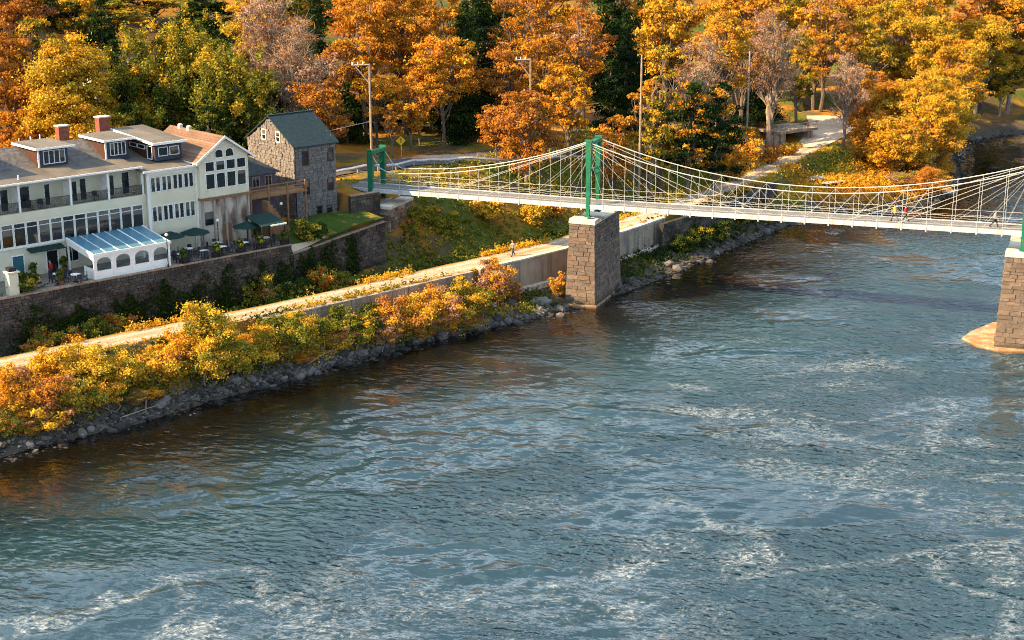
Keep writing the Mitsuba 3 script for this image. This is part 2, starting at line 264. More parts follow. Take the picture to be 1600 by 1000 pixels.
FOAM = [(9.54, 100.52, 2.5, 2.22, 0.97, 0.25, 0.55), (6.78, 96.29, 3.28, 1.49, 0.97, 0.25, 0.8), (7.66, 90.5, 2.48, 1.67, 1.0, 0.05, 0.8), (17.21, 97.32, 2.43, 2.69, 0.99, 0.12, 0.65), (17.57, 128.67, 5.39, 2.04, 0.99, 0.14, 0.8), (33.59, 142.4, 5.6, 3.04, 1.0, 0.06, 0.6), (16.68, 135.87, 2.98, 1.73, 0.95, 0.32, 0.6), (30.58, 136.83, 2.4, 1.75, 0.92, 0.4, 0.5), (-29.82, 89.15, 4.08, 0.81, 0.94, 0.34, 0.9), (-25.54, 91.7, 4.61, 0.76, 0.94, 0.34, 0.8), (-21.42, 94.09, 2.57, 0.8, 0.94, 0.34, 0.8), (-19.27, 87.4, 3.21, 1.1, 0.94, 0.34, 0.9), (-15.52, 91.89, 5.45, 1.02, 0.94, 0.34, 0.6), (-4.21, 92.36, 6.74, 1.21, 1.0, -0.05, 0.45), (2.95, 92.36, 2.95, 1.21, 1.0, -0.0, 0.55), (28.06, 110.06, 1.97, 1.65, 0.97, 0.23, 0.6), (37.63, 121.35, 3.76, 2.55, 1.0, 0.04, 0.5), (38.79, 129.53, 3.42, 2.87, 0.9, 0.43, 0.5), (33.53, 97.32, 2.21, 2.49, 0.92, 0.4, 0.55), (33.53, 93.8, 1.28, 1.42, 0.98, 0.21, 0.7), (24.0, 109.42, 2.94, 2.11, 0.94, 0.35, 0.45), (7.29, 88.26, 1.62, 1.44, 0.99, 0.11, 0.7), (22.25, 113.38, 2.53, 2.0, 0.97, 0.24, 0.35), (-7.41, 102.76, 3.24, 1.67, 0.99, -0.14, 0.3), (25.03, 151.57, 3.95, 1.69, 1.0, 0.08, 0.4), (31.35, 115.46, 3.08, 2.33, 1.0, 0.03, 0.45), (-8.17, 89.15, 4.9, 1.14, 0.94, 0.34, 0.4), (12.8, 97.32, 1.76, 1.9, 0.99, 0.12, 0.35), (0.0, 89.59, 4.92, 1.31, 0.97, 0.25, 0.3)]
def foam_mask(p, uv):
    m = mi.Float(0)
    for (x, y, a, b, c, s_, k) in FOAM:
        dx, dy = p.x - x, p.y - y
        dx, dy = dx + 4.2 * (fbm(p.x * 0.28, p.y * 0.28, 3, 2) - 0.5), dy + 4.2 * (fbm(p.x * 0.28, p.y * 0.28, 9, 2) - 0.5)
        q = dr.square((dx * c + dy * s_) / a) + dr.square((dy * c - dx * s_) / b)
        m = dr.maximum(m, k * dr.exp(-q))
    m = dr.maximum(m, 0.33 * smoothstep(0.52, 0.74, fbm(p.x * 0.09 + 4, p.y * 0.14, 31, 4)) * smoothstep(16.0, 40.0, uv.x * 60))
    wx_ = p.x + 0.8 * noise(p.x * 0.9, p.y * 0.9, 1); h = fbm(wx_ * 3.0, p.y * 4.6, 5, 5); g = fbm(wx_ * 9.0, p.y * 11.0, 2, 2)
    soft = smoothstep(0.34, 0.72, h + 0.22 * (m - 0.45)) * smoothstep(0.05, 0.75, m)
    wa = p.x + 9 * (fbm(p.x * 0.07, p.y * 0.07, 12, 2) - 0.5); wb = p.y + 9 * (fbm(p.x * 0.07, p.y * 0.07, 19, 2) - 0.5)
    r = 1 - dr.abs(2 * fbm(wa * 0.075, wb * 0.15, 23, 2) - 1); far = smoothstep(14.0, 36.0, uv.x * 60)
    trail = smoothstep(0.90, 0.99, r) * far * smoothstep(0.42, 0.6, fbm(p.x * 0.05, p.y * 0.05, 40, 2))
    soft = dr.maximum(soft, 0.75 * trail * smoothstep(0.36, 0.66, h))
    return 0.42 * soft * (0.30 + 0.9 * smoothstep(0.35, 0.70, g)) + 0.28 * smoothstep(0.60, 0.78, h * 0.6 + g * 0.4) * smoothstep(0.1, 0.5, m)
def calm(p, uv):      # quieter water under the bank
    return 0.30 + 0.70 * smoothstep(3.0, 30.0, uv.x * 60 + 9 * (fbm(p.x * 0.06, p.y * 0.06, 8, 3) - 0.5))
def ripple(p, n, uv):
    a = p.x * 0.95 - p.y * 0.30; b = p.x * 0.30 + p.y * 0.95; w = fbm(p.x * 0.5, p.y * 0.5, 0, 2)
    wa = p.x + 9 * (fbm(p.x * 0.07, p.y * 0.07, 12, 2) - 0.5); wb = p.y + 9 * (fbm(p.x * 0.07, p.y * 0.07, 19, 2) - 0.5)
    big = smoothstep(0.34, 0.62, fbm(wa * 0.07, wb * 0.13, 4, 3))
    return (fbm(a * 1.1 + w, b * 2.3 + w, 1.0, 4) * (0.22 + 1.15 * big)) * calm(p, uv)
def water_col(p, n, uv):      # brown shallows with the dark bank reflection painted in, teal where it is deep
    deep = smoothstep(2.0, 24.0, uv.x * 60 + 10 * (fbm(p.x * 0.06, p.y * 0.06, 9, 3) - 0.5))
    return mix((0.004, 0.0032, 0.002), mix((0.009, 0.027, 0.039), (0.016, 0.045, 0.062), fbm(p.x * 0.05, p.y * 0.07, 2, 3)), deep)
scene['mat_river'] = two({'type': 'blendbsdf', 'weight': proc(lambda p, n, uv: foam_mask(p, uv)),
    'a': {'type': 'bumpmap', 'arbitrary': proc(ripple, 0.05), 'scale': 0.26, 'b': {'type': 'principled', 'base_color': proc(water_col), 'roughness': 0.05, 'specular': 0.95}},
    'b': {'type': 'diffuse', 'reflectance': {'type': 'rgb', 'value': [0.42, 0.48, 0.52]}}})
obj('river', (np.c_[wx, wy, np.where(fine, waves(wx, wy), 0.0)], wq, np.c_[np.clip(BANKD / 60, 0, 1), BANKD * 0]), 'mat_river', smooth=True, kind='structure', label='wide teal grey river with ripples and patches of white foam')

def resample(poly, st):
    poly = arr(poly); L = np.r_[0, np.cumsum(np.linalg.norm(np.diff(poly, axis=0), axis=1))]; s_ = np.arange(0, L[-1], st)
    return np.stack([np.interp(s_, L, poly[:, k]) for k in range(poly.shape[1])], 1)
def smooth_line(poly, st=1.0, it=12):
    p = resample(poly, st)
    for _ in range(it): p[1:-1] = 0.25 * p[:-2] + 0.5 * p[1:-1] + 0.25 * p[2:]
    return p
def normals2(p): t = np.gradient(p, axis=0); t /= np.linalg.norm(t, axis=1, keepdims=True); return np.c_[-t[:, 1], t[:, 0]]
def strip(poly, half, lift, cols=5, zfun=None):
    p = smooth_line(poly); n = normals2(p); k = np.linspace(-1, 1, cols); half = np.broadcast_to(half, (len(p),))
    X = p[:, None, :] + n[:, None, :] * (k[None, :, None] * half[:, None, None]); z = (zfun or (lambda a, b: terrain(a, b)))(X[..., 0].ravel(), X[..., 1].ravel()) + lift
    i = np.arange(len(p) * cols).reshape(len(p), cols); q = np.stack([i[:-1, :-1], i[:-1, 1:], i[1:, 1:], i[1:, :-1]], -1).reshape(-1, 4)[:, ::-1]
    uv = np.stack([np.broadcast_to((k + 1) / 2, X.shape[:2]).ravel(), np.repeat(np.arange(len(p)), cols)], -1)
    return np.c_[X[..., 0].ravel(), X[..., 1].ravel(), z], q, uv
path_line = smooth_line([(-90, 84.7)] + [tuple(q) for q in PATH[1:15]])
obj('towpath', strip(path_line, 1.75, 0.035), 'mat_gravel', smooth=True, kind='structure', label='pale gravel towpath running along the bank')
obj('gravel_clearing', strip([(47.0, 243.0), (50.5, 249), (53.5, 255), (54.5, 263)], np.interp(np.arange(40), [0, 8, 20, 30], [1.8, 3.3, 4.0, 3.0])[:len(smooth_line([(47.0, 243.0), (50.5, 249), (53.5, 255), (54.5, 263)]))], 0.10), 'mat_pale_gravel', smooth=True, kind='structure', label='pale sunlit gravel clearing at the far end of the towpath')
road_line = [(-25.34, 182.0), (-21.06, 185.0), (-16.0, 190.0), (-11.34, 192.5), (-6.54, 194.5), (-2.5, 198.0), (2.56, 203.0), (8.83, 210.5)]
obj('road', strip(road_line, 2.6, 0.12), 'mat_asphalt', smooth=True, kind='structure', label='grey village road curving behind the bridge end')

# ---------------------------------------------------------------- masonry
def stone_blocks(fn, length, height, rng, course=0.5, wide=(0.6, 1.2), depth=0.3, gap=0.03, skip=None, jit=0.0):
    """yields (bottom 4 points, top 4 points) of blocks on a face; fn(a, z, out) -> local point"""
    z = 0.0
    while z < height - 0.12:
        h = min(course * rng.uniform(0.7, 1.35), height - z)
        if height - z - h < 0.2: h = height - z
        a = 0.0
        while a < length - 0.05:
            wd = min(rng.uniform(*wide), length - a)
            if length - a - wd < 0.3: wd = length - a
            o = rng.uniform(-0.03, 0.08)
            g = gap / 2
            if not (skip and skip(a + wd / 2, z + h / 2)):
                c = rng.uniform(0.0, 0.09, 4)
                b = [fn(a + g, z + g, -depth), fn(a + g + c[0] * .5, z + g + c[1] * .5, o), fn(a + wd - g - c[2] * .5, z + g, o), fn(a + wd - g, z + g, -depth)]
                t = [fn(a + g, z + h - g, -depth), fn(a + g + c[2] * .4, z + h - g - c[3] * .5, o), fn(a + wd - g - c[1] * .5, z + h - g, o), fn(a + wd - g, z + h - g, -depth)]
                if jit:
                    b, t = [tuple(arr(q) + rng.uniform(-jit, jit, 3)) for q in b], [tuple(arr(q) + rng.uniform(-jit, jit, 3)) for q in t]
                yield b, t
            a += wd
        z += h
def pier(label, s0, s1, t0, t1, h, seed, mode, ledge=1.1, nose=None):
    k = thing('stone_pier', label, 'bridge pier')
    rng = np.random.default_rng(seed)
    sh = lambda z: 0.035 * (h - z)                                    # batter
    core = MB(bridge); q = lambda z, d: [(s0 - sh(z) + d, t0 - sh(z) + d, z), (s1 + sh(z) - d, t0 - sh(z) + d, z), (s1 + sh(z) - d, t1 + sh(z) - d, z), (s0 - sh(z) + d, t1 + sh(z) - d, z)]
    core.hexa(q(-2.0, 0.06), q(h, 0.06)); obj('core', core, 'mat_mortar', k)
    W, L = s1 - s0, t1 - t0
    faces = [(lambda a, z, o: (s0 - sh(z) + a * (W + 2 * sh(z)) / W, t0 - sh(z) - o, z), W), (lambda a, z, o: (s1 + sh(z) + o, t0 - sh(z) + 0.3 + a * (L + 2 * sh(z) - 0.6) / L, z), L),
             (lambda a, z, o: (s0 - sh(z) - o, t1 + sh(z) - 0.3 - a * (L + 2 * sh(z) - 0.6) / L, z), L), (lambda a, z, o: (s1 + sh(z) - a * (W + 2 * sh(z)) / W, t1 + sh(z) + o, z), W)]
    rest = MB(bridge)
    for i, (fn, ln) in enumerate(faces):
        for b, t in stone_blocks(fn, ln, h - 0.05, rng, 0.41, (0.55, 1.35), jit=.012):
            uv = (rng.uniform(.12, .7), rng.uniform(0, .86))
            if i < 2 and mode: obj('stone', MB(bridge).hexa(b, t, uv), 'mat_pier_stone', k, uv=True)
            else: rest.hexa(b, t, uv)
    obj('rear_masonry', rest, 'mat_pier_stone', k, uv=True, kind='stuff')
    cap = MB(bridge); m = 0.05
    cap.hexa([(s0 - m, t0 - m, h), (s1 + m, t0 - m, h), (s1 + m, t0 + 1.7, h), (s0 - m, t0 + 1.7, h)], [(s0 - .02, t0 - .02, h + .5), (s1 + .02, t0 - .02, h + .5), (s1 + .02, t0 + 1.7, h + .5), (s0 - .02, t0 + 1.7, h + .5)])
    cap.hexa([(s0 - m, t1 - 1.7, h), (s1 + m, t1 - 1.7, h), (s1 + m, t1 + m, h), (s0 - m, t1 + m, h)], [(s0 - .02, t1 - 1.7, h + .62), (s1 + .02, t1 - 1.7, h + .62), (s1 + .02, t1 + .02, h + .62), (s0 - .02, t1 + .02, h + .62)])
    cap.box(s0 - .05, s1 + .05, t0 + 1.7, t1 - 1.7, h, h + .14)
    obj('cap', cap, 'mat_pale_concrete', k, label='pale concrete pier cap')
    f = MB(bridge); e = ledge; zt = 0.32
    pts = [(s0 - e, t0 - 1.0), (0.5 * (s0 + s1), t0 - 1.0 - e * 0.5), (s1 + e, t0 - 0.7), (s1 + e * 0.9, t1 + 0.8), (0.5 * (s0 + s1), t1 + 1.6), (s0 - e * 1.1, t1 + 0.6)]
    if nose: pts = [(s0 - nose * .55, t0 - .5), (s0 - nose * .1, t0 - 1.5)] + pts[1:5] + [(s0 - nose * .35, t1 + .4), (s0 - nose * .85, t1 * .45), (s0 - nose, t0 + 1.6)]
    n = len(pts); V = [(a, b, -2.2) for a, b in pts] + [(a + (0.5 * (s0 + s1) - a) * .12, b + (0.5 * (t0 + t1) - b) * .05, zt) for a, b in pts]
    f.add(V, [(0, i + 1, i) for i in range(1, n - 1)] + [(n, n + i, n + i + 1) for i in range(1, n - 1)] + [(i, (i + 1) % n, n + (i + 1) % n) for i in range(n)] + [(i, n + (i + 1) % n, n + i) for i in range(n)])
    obj('footing', f, 'mat_footing', k, label='worn footing ledge at the waterline')
    return k
mat('footing', lambda p, n, uv: (0.55 + 0.7 * fbm(p.x * 4, p.y * 4, 2, 3)) * mix((0.33, 0.19, 0.09), (0.44, 0.34, 0.24), smoothstep(0.40, 0.70, fbm(p.x * 1.3, p.y * 1.3, p.z, 4))) * (0.35 + 0.65 * smoothstep(0.0, 0.4, p.z)), 0.85, 0.3)
pier('tall battered stone bridge pier standing on the riverbank beside the concrete wall', -1.85, 1.1, -0.75, 8.0, 9.3, 3, True, 0.7)
pier('stone bridge pier standing on an orange ledge in the river, at the right edge', 43.95, 46.95, -0.75, 8.0, 9.55, 5, True, 1.0, nose=4.3)

def wall_run(k, fr, p0, p1, z0, z1a, z1b, rng, course, wide, thick=0.5, name='masonry', cap=None, tone=.7):
    """rubble wall between two plan points of the frame; facing = right hand side of p0->p1"""
    p0, p1 = arr(p0), arr(p1); L = np.hypot(*(p1 - p0)); d = (p1 - p0) / L; nrm = np.array([d[1], -d[0]])
    core = MB(fr); top = lambda a: z1a + (z1b - z1a) * a / L
    P4 = lambda zf, o: [tuple(p0 - nrm * o) + (zf(0),), tuple(p1 - nrm * o) + (zf(L),), tuple(p1 - nrm * thick) + (zf(L),), tuple(p0 - nrm * thick) + (zf(0),)]
    core.hexa(P4(lambda a: z0 - 0.5, .05), P4(top, .05)); obj('core', core, 'mat_dark_mortar', k)
    H = max(z1a, z1b) - z0
    fn = lambda a, z, o: tuple(p0 + d * a + nrm * o) + (z0 + z * (top(a) - z0) / H,)
    m = MB(fr)
    for b, t in stone_blocks(fn, L, H, rng, course, wide, 0.12, 0.035, jit=.035): m.hexa(b, t, (rng.uniform(0, 1) ** 1.5 * tone, rng.uniform(0, .9)))
    obj(name, m, 'mat_dark_stone', k, uv=True, kind='stuff')
    if cap:
        c = MB(fr); n = max(1, int(L / 1.6))
        for i in range(n):
            a0, a1 = L * i / n + .015, L * (i + 1) / n - .015; o0, o1 = .09, -thick - .05
            zz = rng.uniform(0, .03)
            c.hexa([tuple(p0 + d * a0 + nrm * o0) + (top(a0) + .004,), tuple(p0 + d * a1 + nrm * o0) + (top(a1) + .004,), tuple(p0 + d * a1 + nrm * o1) + (top(a1) + .004,), tuple(p0 + d * a0 + nrm * o1) + (top(a0) + .004,)],
                   [tuple(p0 + d * a0 + nrm * o0) + (top(a0) + cap + zz,), tuple(p0 + d * a1 + nrm * o0) + (top(a1) + cap + zz,), tuple(p0 + d * a1 + nrm * o1) + (top(a1) + cap + zz,), tuple(p0 + d * a0 + nrm * o1) + (top(a0) + cap + zz,)], (0.55, .3))
        obj('coping', c, 'mat_stone', k, uv=True, kind='stuff')
rng = np.random.default_rng(11)
k = thing('retaining_wall', 'long tall dark rubble retaining wall below the hotel terrace', 'wall')
wall_run(k, hotel, (-45, -6.2), (13.1, -6.2), 2.9, 8.75, 8.75, rng, 0.27, (0.2, 0.75), 0.6, cap=0.1)
wall_run(k, hotel, (13.1, -6.2), (13.1, -5.0), 5.5, 8.75, 8.75, rng, 0.36, (0.35, 0.95), 0.5)
k = thing('retaining_wall', 'lower mossy stone wall under the lawn, between hotel terrace and bridge abutment', 'wall')
wall_run(k, hotel, (13.15, -5.6), (27.2, -4.2), 2.9, 7.5, 8.85, rng, 0.36, (0.35, 0.9), 0.5, cap=0.08)
k = thing('approach_wall', 'dark stone wall holding up the bridge approach right of the stone mill', 'wall')
wall_run(k, hotel, (25.45, -0.35), (29.6, -0.35), 8.3, 11.35, 11.35, rng, 0.36, (0.35, 0.9), 0.5, cap=0.08)
k = thing('bridge_abutment', 'rough stone abutment under the shore end of the footbridge', 'abutment')
AB = (-28.6, -23.4, -1.3, 4.8, 2.6, 9.3)
obj('core', MB(bridge).box(AB[0] + .07, AB[1] - .07, AB[2] + .07, AB[3], AB[4], AB[5]), 'mat_mortar', k)
m = MB(bridge)
for fn, ln in (((lambda a, z, o: (AB[0] + a, AB[2] - o, AB[4] + z)), AB[1] - AB[0]), ((lambda a, z, o: (AB[1] + o, AB[2] + .3 + a, AB[4] + z)), AB[3] - AB[2] - .3), ((lambda a, z, o: (AB[0] - o, AB[3] - a, AB[4] + z)), AB[3] - AB[2] - .3)):
    for b, t in stone_blocks(fn, ln, AB[5] - AB[4], rng, 0.45, (0.45, 1.1)): m.hexa(b, t, (rng.uniform(0, .9), rng.uniform(0, 1)))
obj('masonry', m, 'mat_stone', k, uv=True, kind='stuff')
cap = MB(bridge); cap.box(AB[0] - .15, AB[0] + 3.0, AB[2] - .15, AB[3], AB[5], AB[5] + .25); cap.box(AB[1] - 1.5, AB[1] + .15, AB[2] - .15, AB[3], AB[5], AB[5] + .32)
cap.box(AB[0] + 3.0, AB[1] - 1.5, AB[2] - .02, AB[3], AB[5], AB[5] + .06)
obj('cap', cap, 'mat_pale_concrete', k)

# concrete river wall along the towpath: panels with a coping each
def off_line(line, o): return line + normals2(line) * o
wl = off_line(smooth_line([tuple(q) for q in PATH[2:10]]), -2.45)
def river_wall(k, pts, bottom, step, top=4.78, th=0.62, gaps=False):
    pts = arr(pts); Lw = np.linalg.norm(np.diff(pts, axis=0), axis=1).sum(); pts = resample(np.vstack([pts, pts[-1:] + (pts[-1] - pts[-2]) * .01]), Lw / max(1, round(Lw / step)))
    n = normals2(pts)
    for i in range(len(pts) - 1):
        a, b, na, nb = pts[i], pts[i + 1], n[i], n[i + 1]; d = (b - a) / np.hypot(*(b - a)) * .012; a, b = a + d, b - d; j = random.Random(i).uniform(-.02, .02)
        q = lambda z, o0, o1: [tuple(a - na * (o0 + j)) + (z,), tuple(b - nb * (o0 + j)) + (z,), tuple(b + nb * o1) + (z,), tuple(a + na * o1) + (z,)]
        obj('panel', MB().hexa(q(bottom, .03, th), q(top, 0, th)), 'mat_concrete', k)
        obj('coping', MB().hexa(q(top + .004, .07, th + .05), q(top + .16, .06, th + .05)), 'mat_concrete' if gaps else 'mat_pale_concrete', k)
        if not gaps: obj('plinth', MB().hexa(q(bottom - 1, .75, -.032), q(bottom + 1.15, .60, -.032)), 'mat_pale_concrete', k)
RW = [[(-3.46, 161.81), (-2.75, 162.51), (-2.04, 163.22), (-1.32, 163.93), (-0.61, 164.64), (0.09, 165.35), (0.8, 166.06), (1.51, 166.77), (2.21, 167.48), (2.91, 168.2), (3.62, 168.91), (4.33, 169.63), (5.03, 170.35), (5.74, 171.09), (6.45, 171.84), (7.15, 172.62), (7.84, 173.41), (8.51, 174.22), (9.16, 175.03), (9.79, 175.85), (10.41, 176.66), (11.01, 177.46)], [(11.61, 178.27), (12.21, 179.07), (12.81, 179.88), (13.41, 180.68), (14.01, 181.5), (14.6, 182.31), (15.2, 183.13), (15.79, 183.95), (16.37, 184.77), (16.95, 185.6), (17.53, 186.42), (18.1, 187.24), (18.68, 188.06), (19.25, 188.88)], [(-23.8, 142.34), (-23.04, 143.02), (-22.28, 143.7), (-21.53, 144.37), (-20.78, 145.05), (-20.04, 145.73), (-19.3, 146.41), (-18.56, 147.1), (-17.82, 147.79), (-17.08, 148.48), (-16.35, 149.18), (-15.62, 149.88), (-14.9, 150.58), (-14.18, 151.28), (-13.46, 151.98), (-12.74, 152.68), (-12.02, 153.37), (-11.31, 154.07), (-10.59, 154.77), (-9.88, 155.48), (-9.16, 156.18), (-8.44, 156.88), (-7.73, 157.58), (-7.02, 158.29), (-6.31, 158.99), (-5.59, 159.69), (-4.88, 160.4), (-4.17, 161.1)], [(18.65, 185.68), (23.65, 192.02), (29.76, 200.7), (37.5, 213.98)]]
k = thing('river_wall', 'weathered concrete wall edging the towpath left of the riverbank pier', 'wall')
river_wall(k, RW[0], 0.6, 3.2)
k = thing('river_wall', 'grey streaked concrete wall edging the towpath right of the riverbank pier', 'wall')
river_wall(k, RW[1], 0.6, 3.4)
k = thing('river_wall', 'low broken concrete edge of the towpath half hidden by the bank shrubs', 'wall')
river_wall(k, RW[2], 2.4, 2.6, 4.66, gaps=True)
k = thing('bank_wall', 'dark overgrown stone wall below the towpath upstream of the concrete wall', 'wall')
for a, b in zip(RW[3][:-1], RW[3][1:]): wall_run(k, world, a, b, 0.9, 4.7, 4.7, rng, 0.4, (0.4, 1.0), 0.5)

# ---------------------------------------------------------------- suspension footbridge
br = thing('suspension_footbridge', 'long white suspension footbridge with green towers crossing the river', 'bridge')
S_END = 91.5
def zb(s): return float(np.interp(s, [-30, -16, 0, 12, 25, 45, 92], [10.82, 10.88, 10.92, 11.05, 11.28, 11.62, 11.9]))
def zt(s): return zb(s) + 0.46
WD = 3.35
TOW = [(-26.4, 9.55, 15.6), (0.05, 9.97, 18.25), (45.45, 10.17, 18.35), (90.8, 10.2, 18.4)]
def cable(s):
    if s < 0: return 13.25 + 4.95 * ((s + 24.5) / 24.55) ** 2 if s > -24.5 else 13.25 + (15.5 - 13.25) * ((-24.5 - s) / 1.9) ** 1.5
    a, b = (0.05, 45.45) if s <= 45.45 else (45.45, 90.8)
    x = (s - (a + b) / 2) / ((b - a) / 2); zm = zt((a + b) / 2) + 2.72
    return zm + (18.2 - zm) * x * x
ss = np.arange(-29.6, S_END, 1.6)
def runbox(mb, t0, t1, lo, hi):
    for a, b in zip(ss[:-1], ss[1:]): mb.hexa([(a, t0, lo(a)), (b, t0, lo(b)), (b, t1, lo(b)), (a, t1, lo(a))], [(a, t0, hi(a)), (b, t0, hi(b)), (b, t1, hi(b)), (a, t1, hi(a))])
    return mb
obj('deck', runbox(MB(bridge), 0.12, WD - 0.12, lambda s: zt(s) - 0.26, lambda s: zt(s) - 0.06), 'mat_deck', br)
mat('deck', lambda p, n, uv: C(0.15, 0.15, 0.15) * (0.7 + 0.4 * fbm(p.x, p.y, p.z, 4)), 0.8, 0.2)
for t in (0.0, WD): obj('side_girder', runbox(MB(bridge), t - .1, t + .1, zb, zt), 'mat_bridge_paint', br)
posts = [x for x in np.arange(-25.2, S_END - 1, 2.45)]
for s in posts: obj('bracket', MB(bridge).box(s - .07, s + .07, -.16, -.102, zb(s) - .16, zt(s) + .05).box(s - .07, s + .07, WD + .102, WD + .16, zb(s) - .16, zt(s) + .05), 'mat_steel_rail', br)
for s in posts: obj('cross_beam', MB(bridge).box(s - .09, s + .09, .12, WD - .12, zb(s) - .02, zb(s) + .2), 'mat_bridge_paint', br)
for t in (0.0, WD):
    obj('main_cable', MB(bridge).tube([(s, t, cable(s)) for s in np.arange(-26.4, 0.1, 1.2)], 0.05, 6), 'mat_cable', br)
    for a, b in ((0.05, 45.45), (45.45, 90.8)): obj('main_cable', MB(bridge).tube([(s, t, cable(s)) for s in np.linspace(a, b, 40)], 0.055, 6), 'mat_cable', br)
    for h, r in ((1.15, .022), (0.62, .013), (0.22, .013)):
        obj('handrail', MB(bridge).tube([(s, t, zt(s) + h) for s in ss], r, 5), 'mat_bridge_paint', br)
    for s in posts:
        if min(abs(s - q[0]) for q in TOW) < 0.5: continue
        obj('hanger', MB(bridge).bar((s, t, zt(s) - .02), (s, t, cable(s)), .025), 'mat_bridge_paint', br)
    for a, b in zip(posts[:-1], posts[1:]):
        if cable((a + b) / 2) - zt(a) < 3.7 and a > 2:
            obj('cross_brace', MB(bridge).tube([(a, t, zt(a) + .1), (b, t, cable(b) - .1)], .011, 4).tube([(b, t + .03, zt(b) + .1), (a, t + .03, cable(a) - .1)], .011, 4), 'mat_cable', br)
    for ts, _, tz in TOW[1:]:
        for dx, dz in ((17.3, .1), (12.2, .5), (7.3, .9), (4.0, 1.3), (1.9, 1.8)):
            for sg in (-1, 1):
                if ts + sg * dx < S_END: obj('stay_cable', MB(bridge).tube([(ts, t, tz - .2 - dz * .6), (ts + sg * dx, t, zt(ts + sg * dx) + .1)], .024 if dx > 10 else .012, 5), 'mat_cable', br)
for i, (s, z0, z1) in enumerate(TOW):
    tw = obj('tower', MB(bridge).box(s - .3, s + .3, -.2, WD + .2, z1 - .38, z1 - .02), 'mat_green_steel', br, label='green steel bridge tower')
    for t in (0.0, WD):
        wb_, wt_ = (.17, .27) if i else (.24, .30)
        lg = MB(bridge); lean = 0.1 if t == 0 else -0.1
        for (za, zc, wa, wc) in ((z0, z0 + .12, .34, .34), (z0 + .12, z1 - 2.2, wb_, wt_), (z1 - 2.2, z1 - .385, wt_ + .02, wt_ + .06)):
            f = lambda z: t + lean * (z - z0) / (z1 - z0)
            lg.hexa([(s - wa, f(za) - wa * .8, za), (s + wa, f(za) - wa * .8, za), (s + wa, f(za) + wa * .8, za), (s - wa, f(za) + wa * .8, za)], [(s - wc, f(zc) - wc * .8, zc), (s + wc, f(zc) - wc * .8, zc), (s + wc, f(zc) + wc * .8, zc), (s - wc, f(zc) + wc * .8, zc)])
        obj('leg', lg, 'mat_green_steel', tw)
        for zq in np.arange(z0 + 1.0, z1 - 1.0, 1.5):
            fq = t + lean * (zq - z0) / (z1 - z0); wq_ = wb_ + (wt_ - wb_) * (zq - z0) / (z1 - z0) + .035
            obj('splice_plate', MB(bridge).box(s - wq_, s + wq_, fq - wq_ * .8, fq + wq_ * .8, zq, zq + .32), 'mat_green_steel', tw)
        obj('saddle', MB(bridge).box(s - .42, s + .42, t - .2, t + .2, z1, z1 + .22), 'mat_green_steel', tw)
    br_ = MB(bridge)
    z5 = max(zt(s) + 2.7, z1 - 3.2)
    br_.tube([(s, .3, z5), (s, WD - .3, z1 - .5)], .06, 5).tube([(s + .05, WD - .3, z5), (s + .05, .3, z1 - .5)], .06, 5)
    obj('brace', br_, 'mat_green_steel', tw)
    obj('brace', MB(bridge).prism([(.25, z5 - .12), (WD - .25, z5 - .12), (WD - .25, z5 + .12), (.25, z5 + .12)], s - .1, s + .1, 0), 'mat_green_steel', tw)
pier('far stone bridge pier in the river beyond the right edge of the view', 89.3, 92.4, -0.75, 8.0, 9.55, 6, False, 1.2)

# ---------------------------------------------------------------- hotel
ho = thing('hotel', 'long cream riverside hotel with balconies, dormers and a gabled end section', 'hotel')
PR = random.Random(12)
plain('blind', (0.10, 0.095, 0.085), 0.25, 0.4, 2, 0.6)
plain('plum_board', (0.085, 0.06, 0.085), 0.7, 0.3, 2)  # purplish cast of shade put into the wall colour
def window(par, u0, u1, z0, z1, w, name='window', rows=(), cols=(), fw=.055, m='mat_white_paint', pane='mat_glass', face=None, fr=hotel):
    """frame proud of the wall at w (towards the river), its pane set back in it"""
    X = face or (lambda mb, a, b, c, d, e, f: mb.box(a, b, c, d, e, f))
    f = MB(fr); o0, o1 = w - .09, w - .001
    X(f, u0 - fw, u0, o0, o1, z0 - fw, z1 + fw); X(f, u1, u1 + fw, o0, o1, z0 - fw, z1 + fw); X(f, u0, u1, o0 - .02, o1, z0 - fw, z0); X(f, u0, u1, o0, o1, z1, z1 + fw)
    for r in rows: X(f, u0, u1, w - .07, o1, z0 + (z1 - z0) * r - .025, z0 + (z1 - z0) * r + .025)
    for c in cols: X(f, u0 + (u1 - u0) * c - .022, u0 + (u1 - u0) * c + .022, w - .06, o1, z0, z1)
    q = obj(name, f, m, par)
    if pane == 'mat_glass' and PR.random() < .45:      # blinds or curtains behind part of the pane
        zc = z0 + (z1 - z0) * PR.uniform(.35, .75); obj('blind', X(MB(fr), u0, u1, w - .02, w - .004, zc, z1), 'mat_blind', q); z1 = zc - .003
    obj('pane', X(MB(fr), u0, u1, w - .02, w - .004, z0, z1), pane, q)
    return q
UL = -46.0
Z1, Z2, ZE = 11.75, 14.95, 17.82
b = MB(hotel)
b.box(UL, -.02, 0, 14, 8.7, Z2)                       # ground and first floor
b.box(UL, -.02, 1.6, 14, Z2, ZE)                      # set-back balcony floor
obj('wall', b, 'mat_cream_siding', ho)
obj('balcony_floor', MB(hotel).box(UL, -.03, -.12, 1.6, Z2 + .003, Z2 + .12), 'mat_cream_siding', ho)
obj('fascia', MB(hotel).box(UL, -.05, -.1, -.003, Z1 + 2.55, Z2 + .0), 'mat_cream_siding', ho)
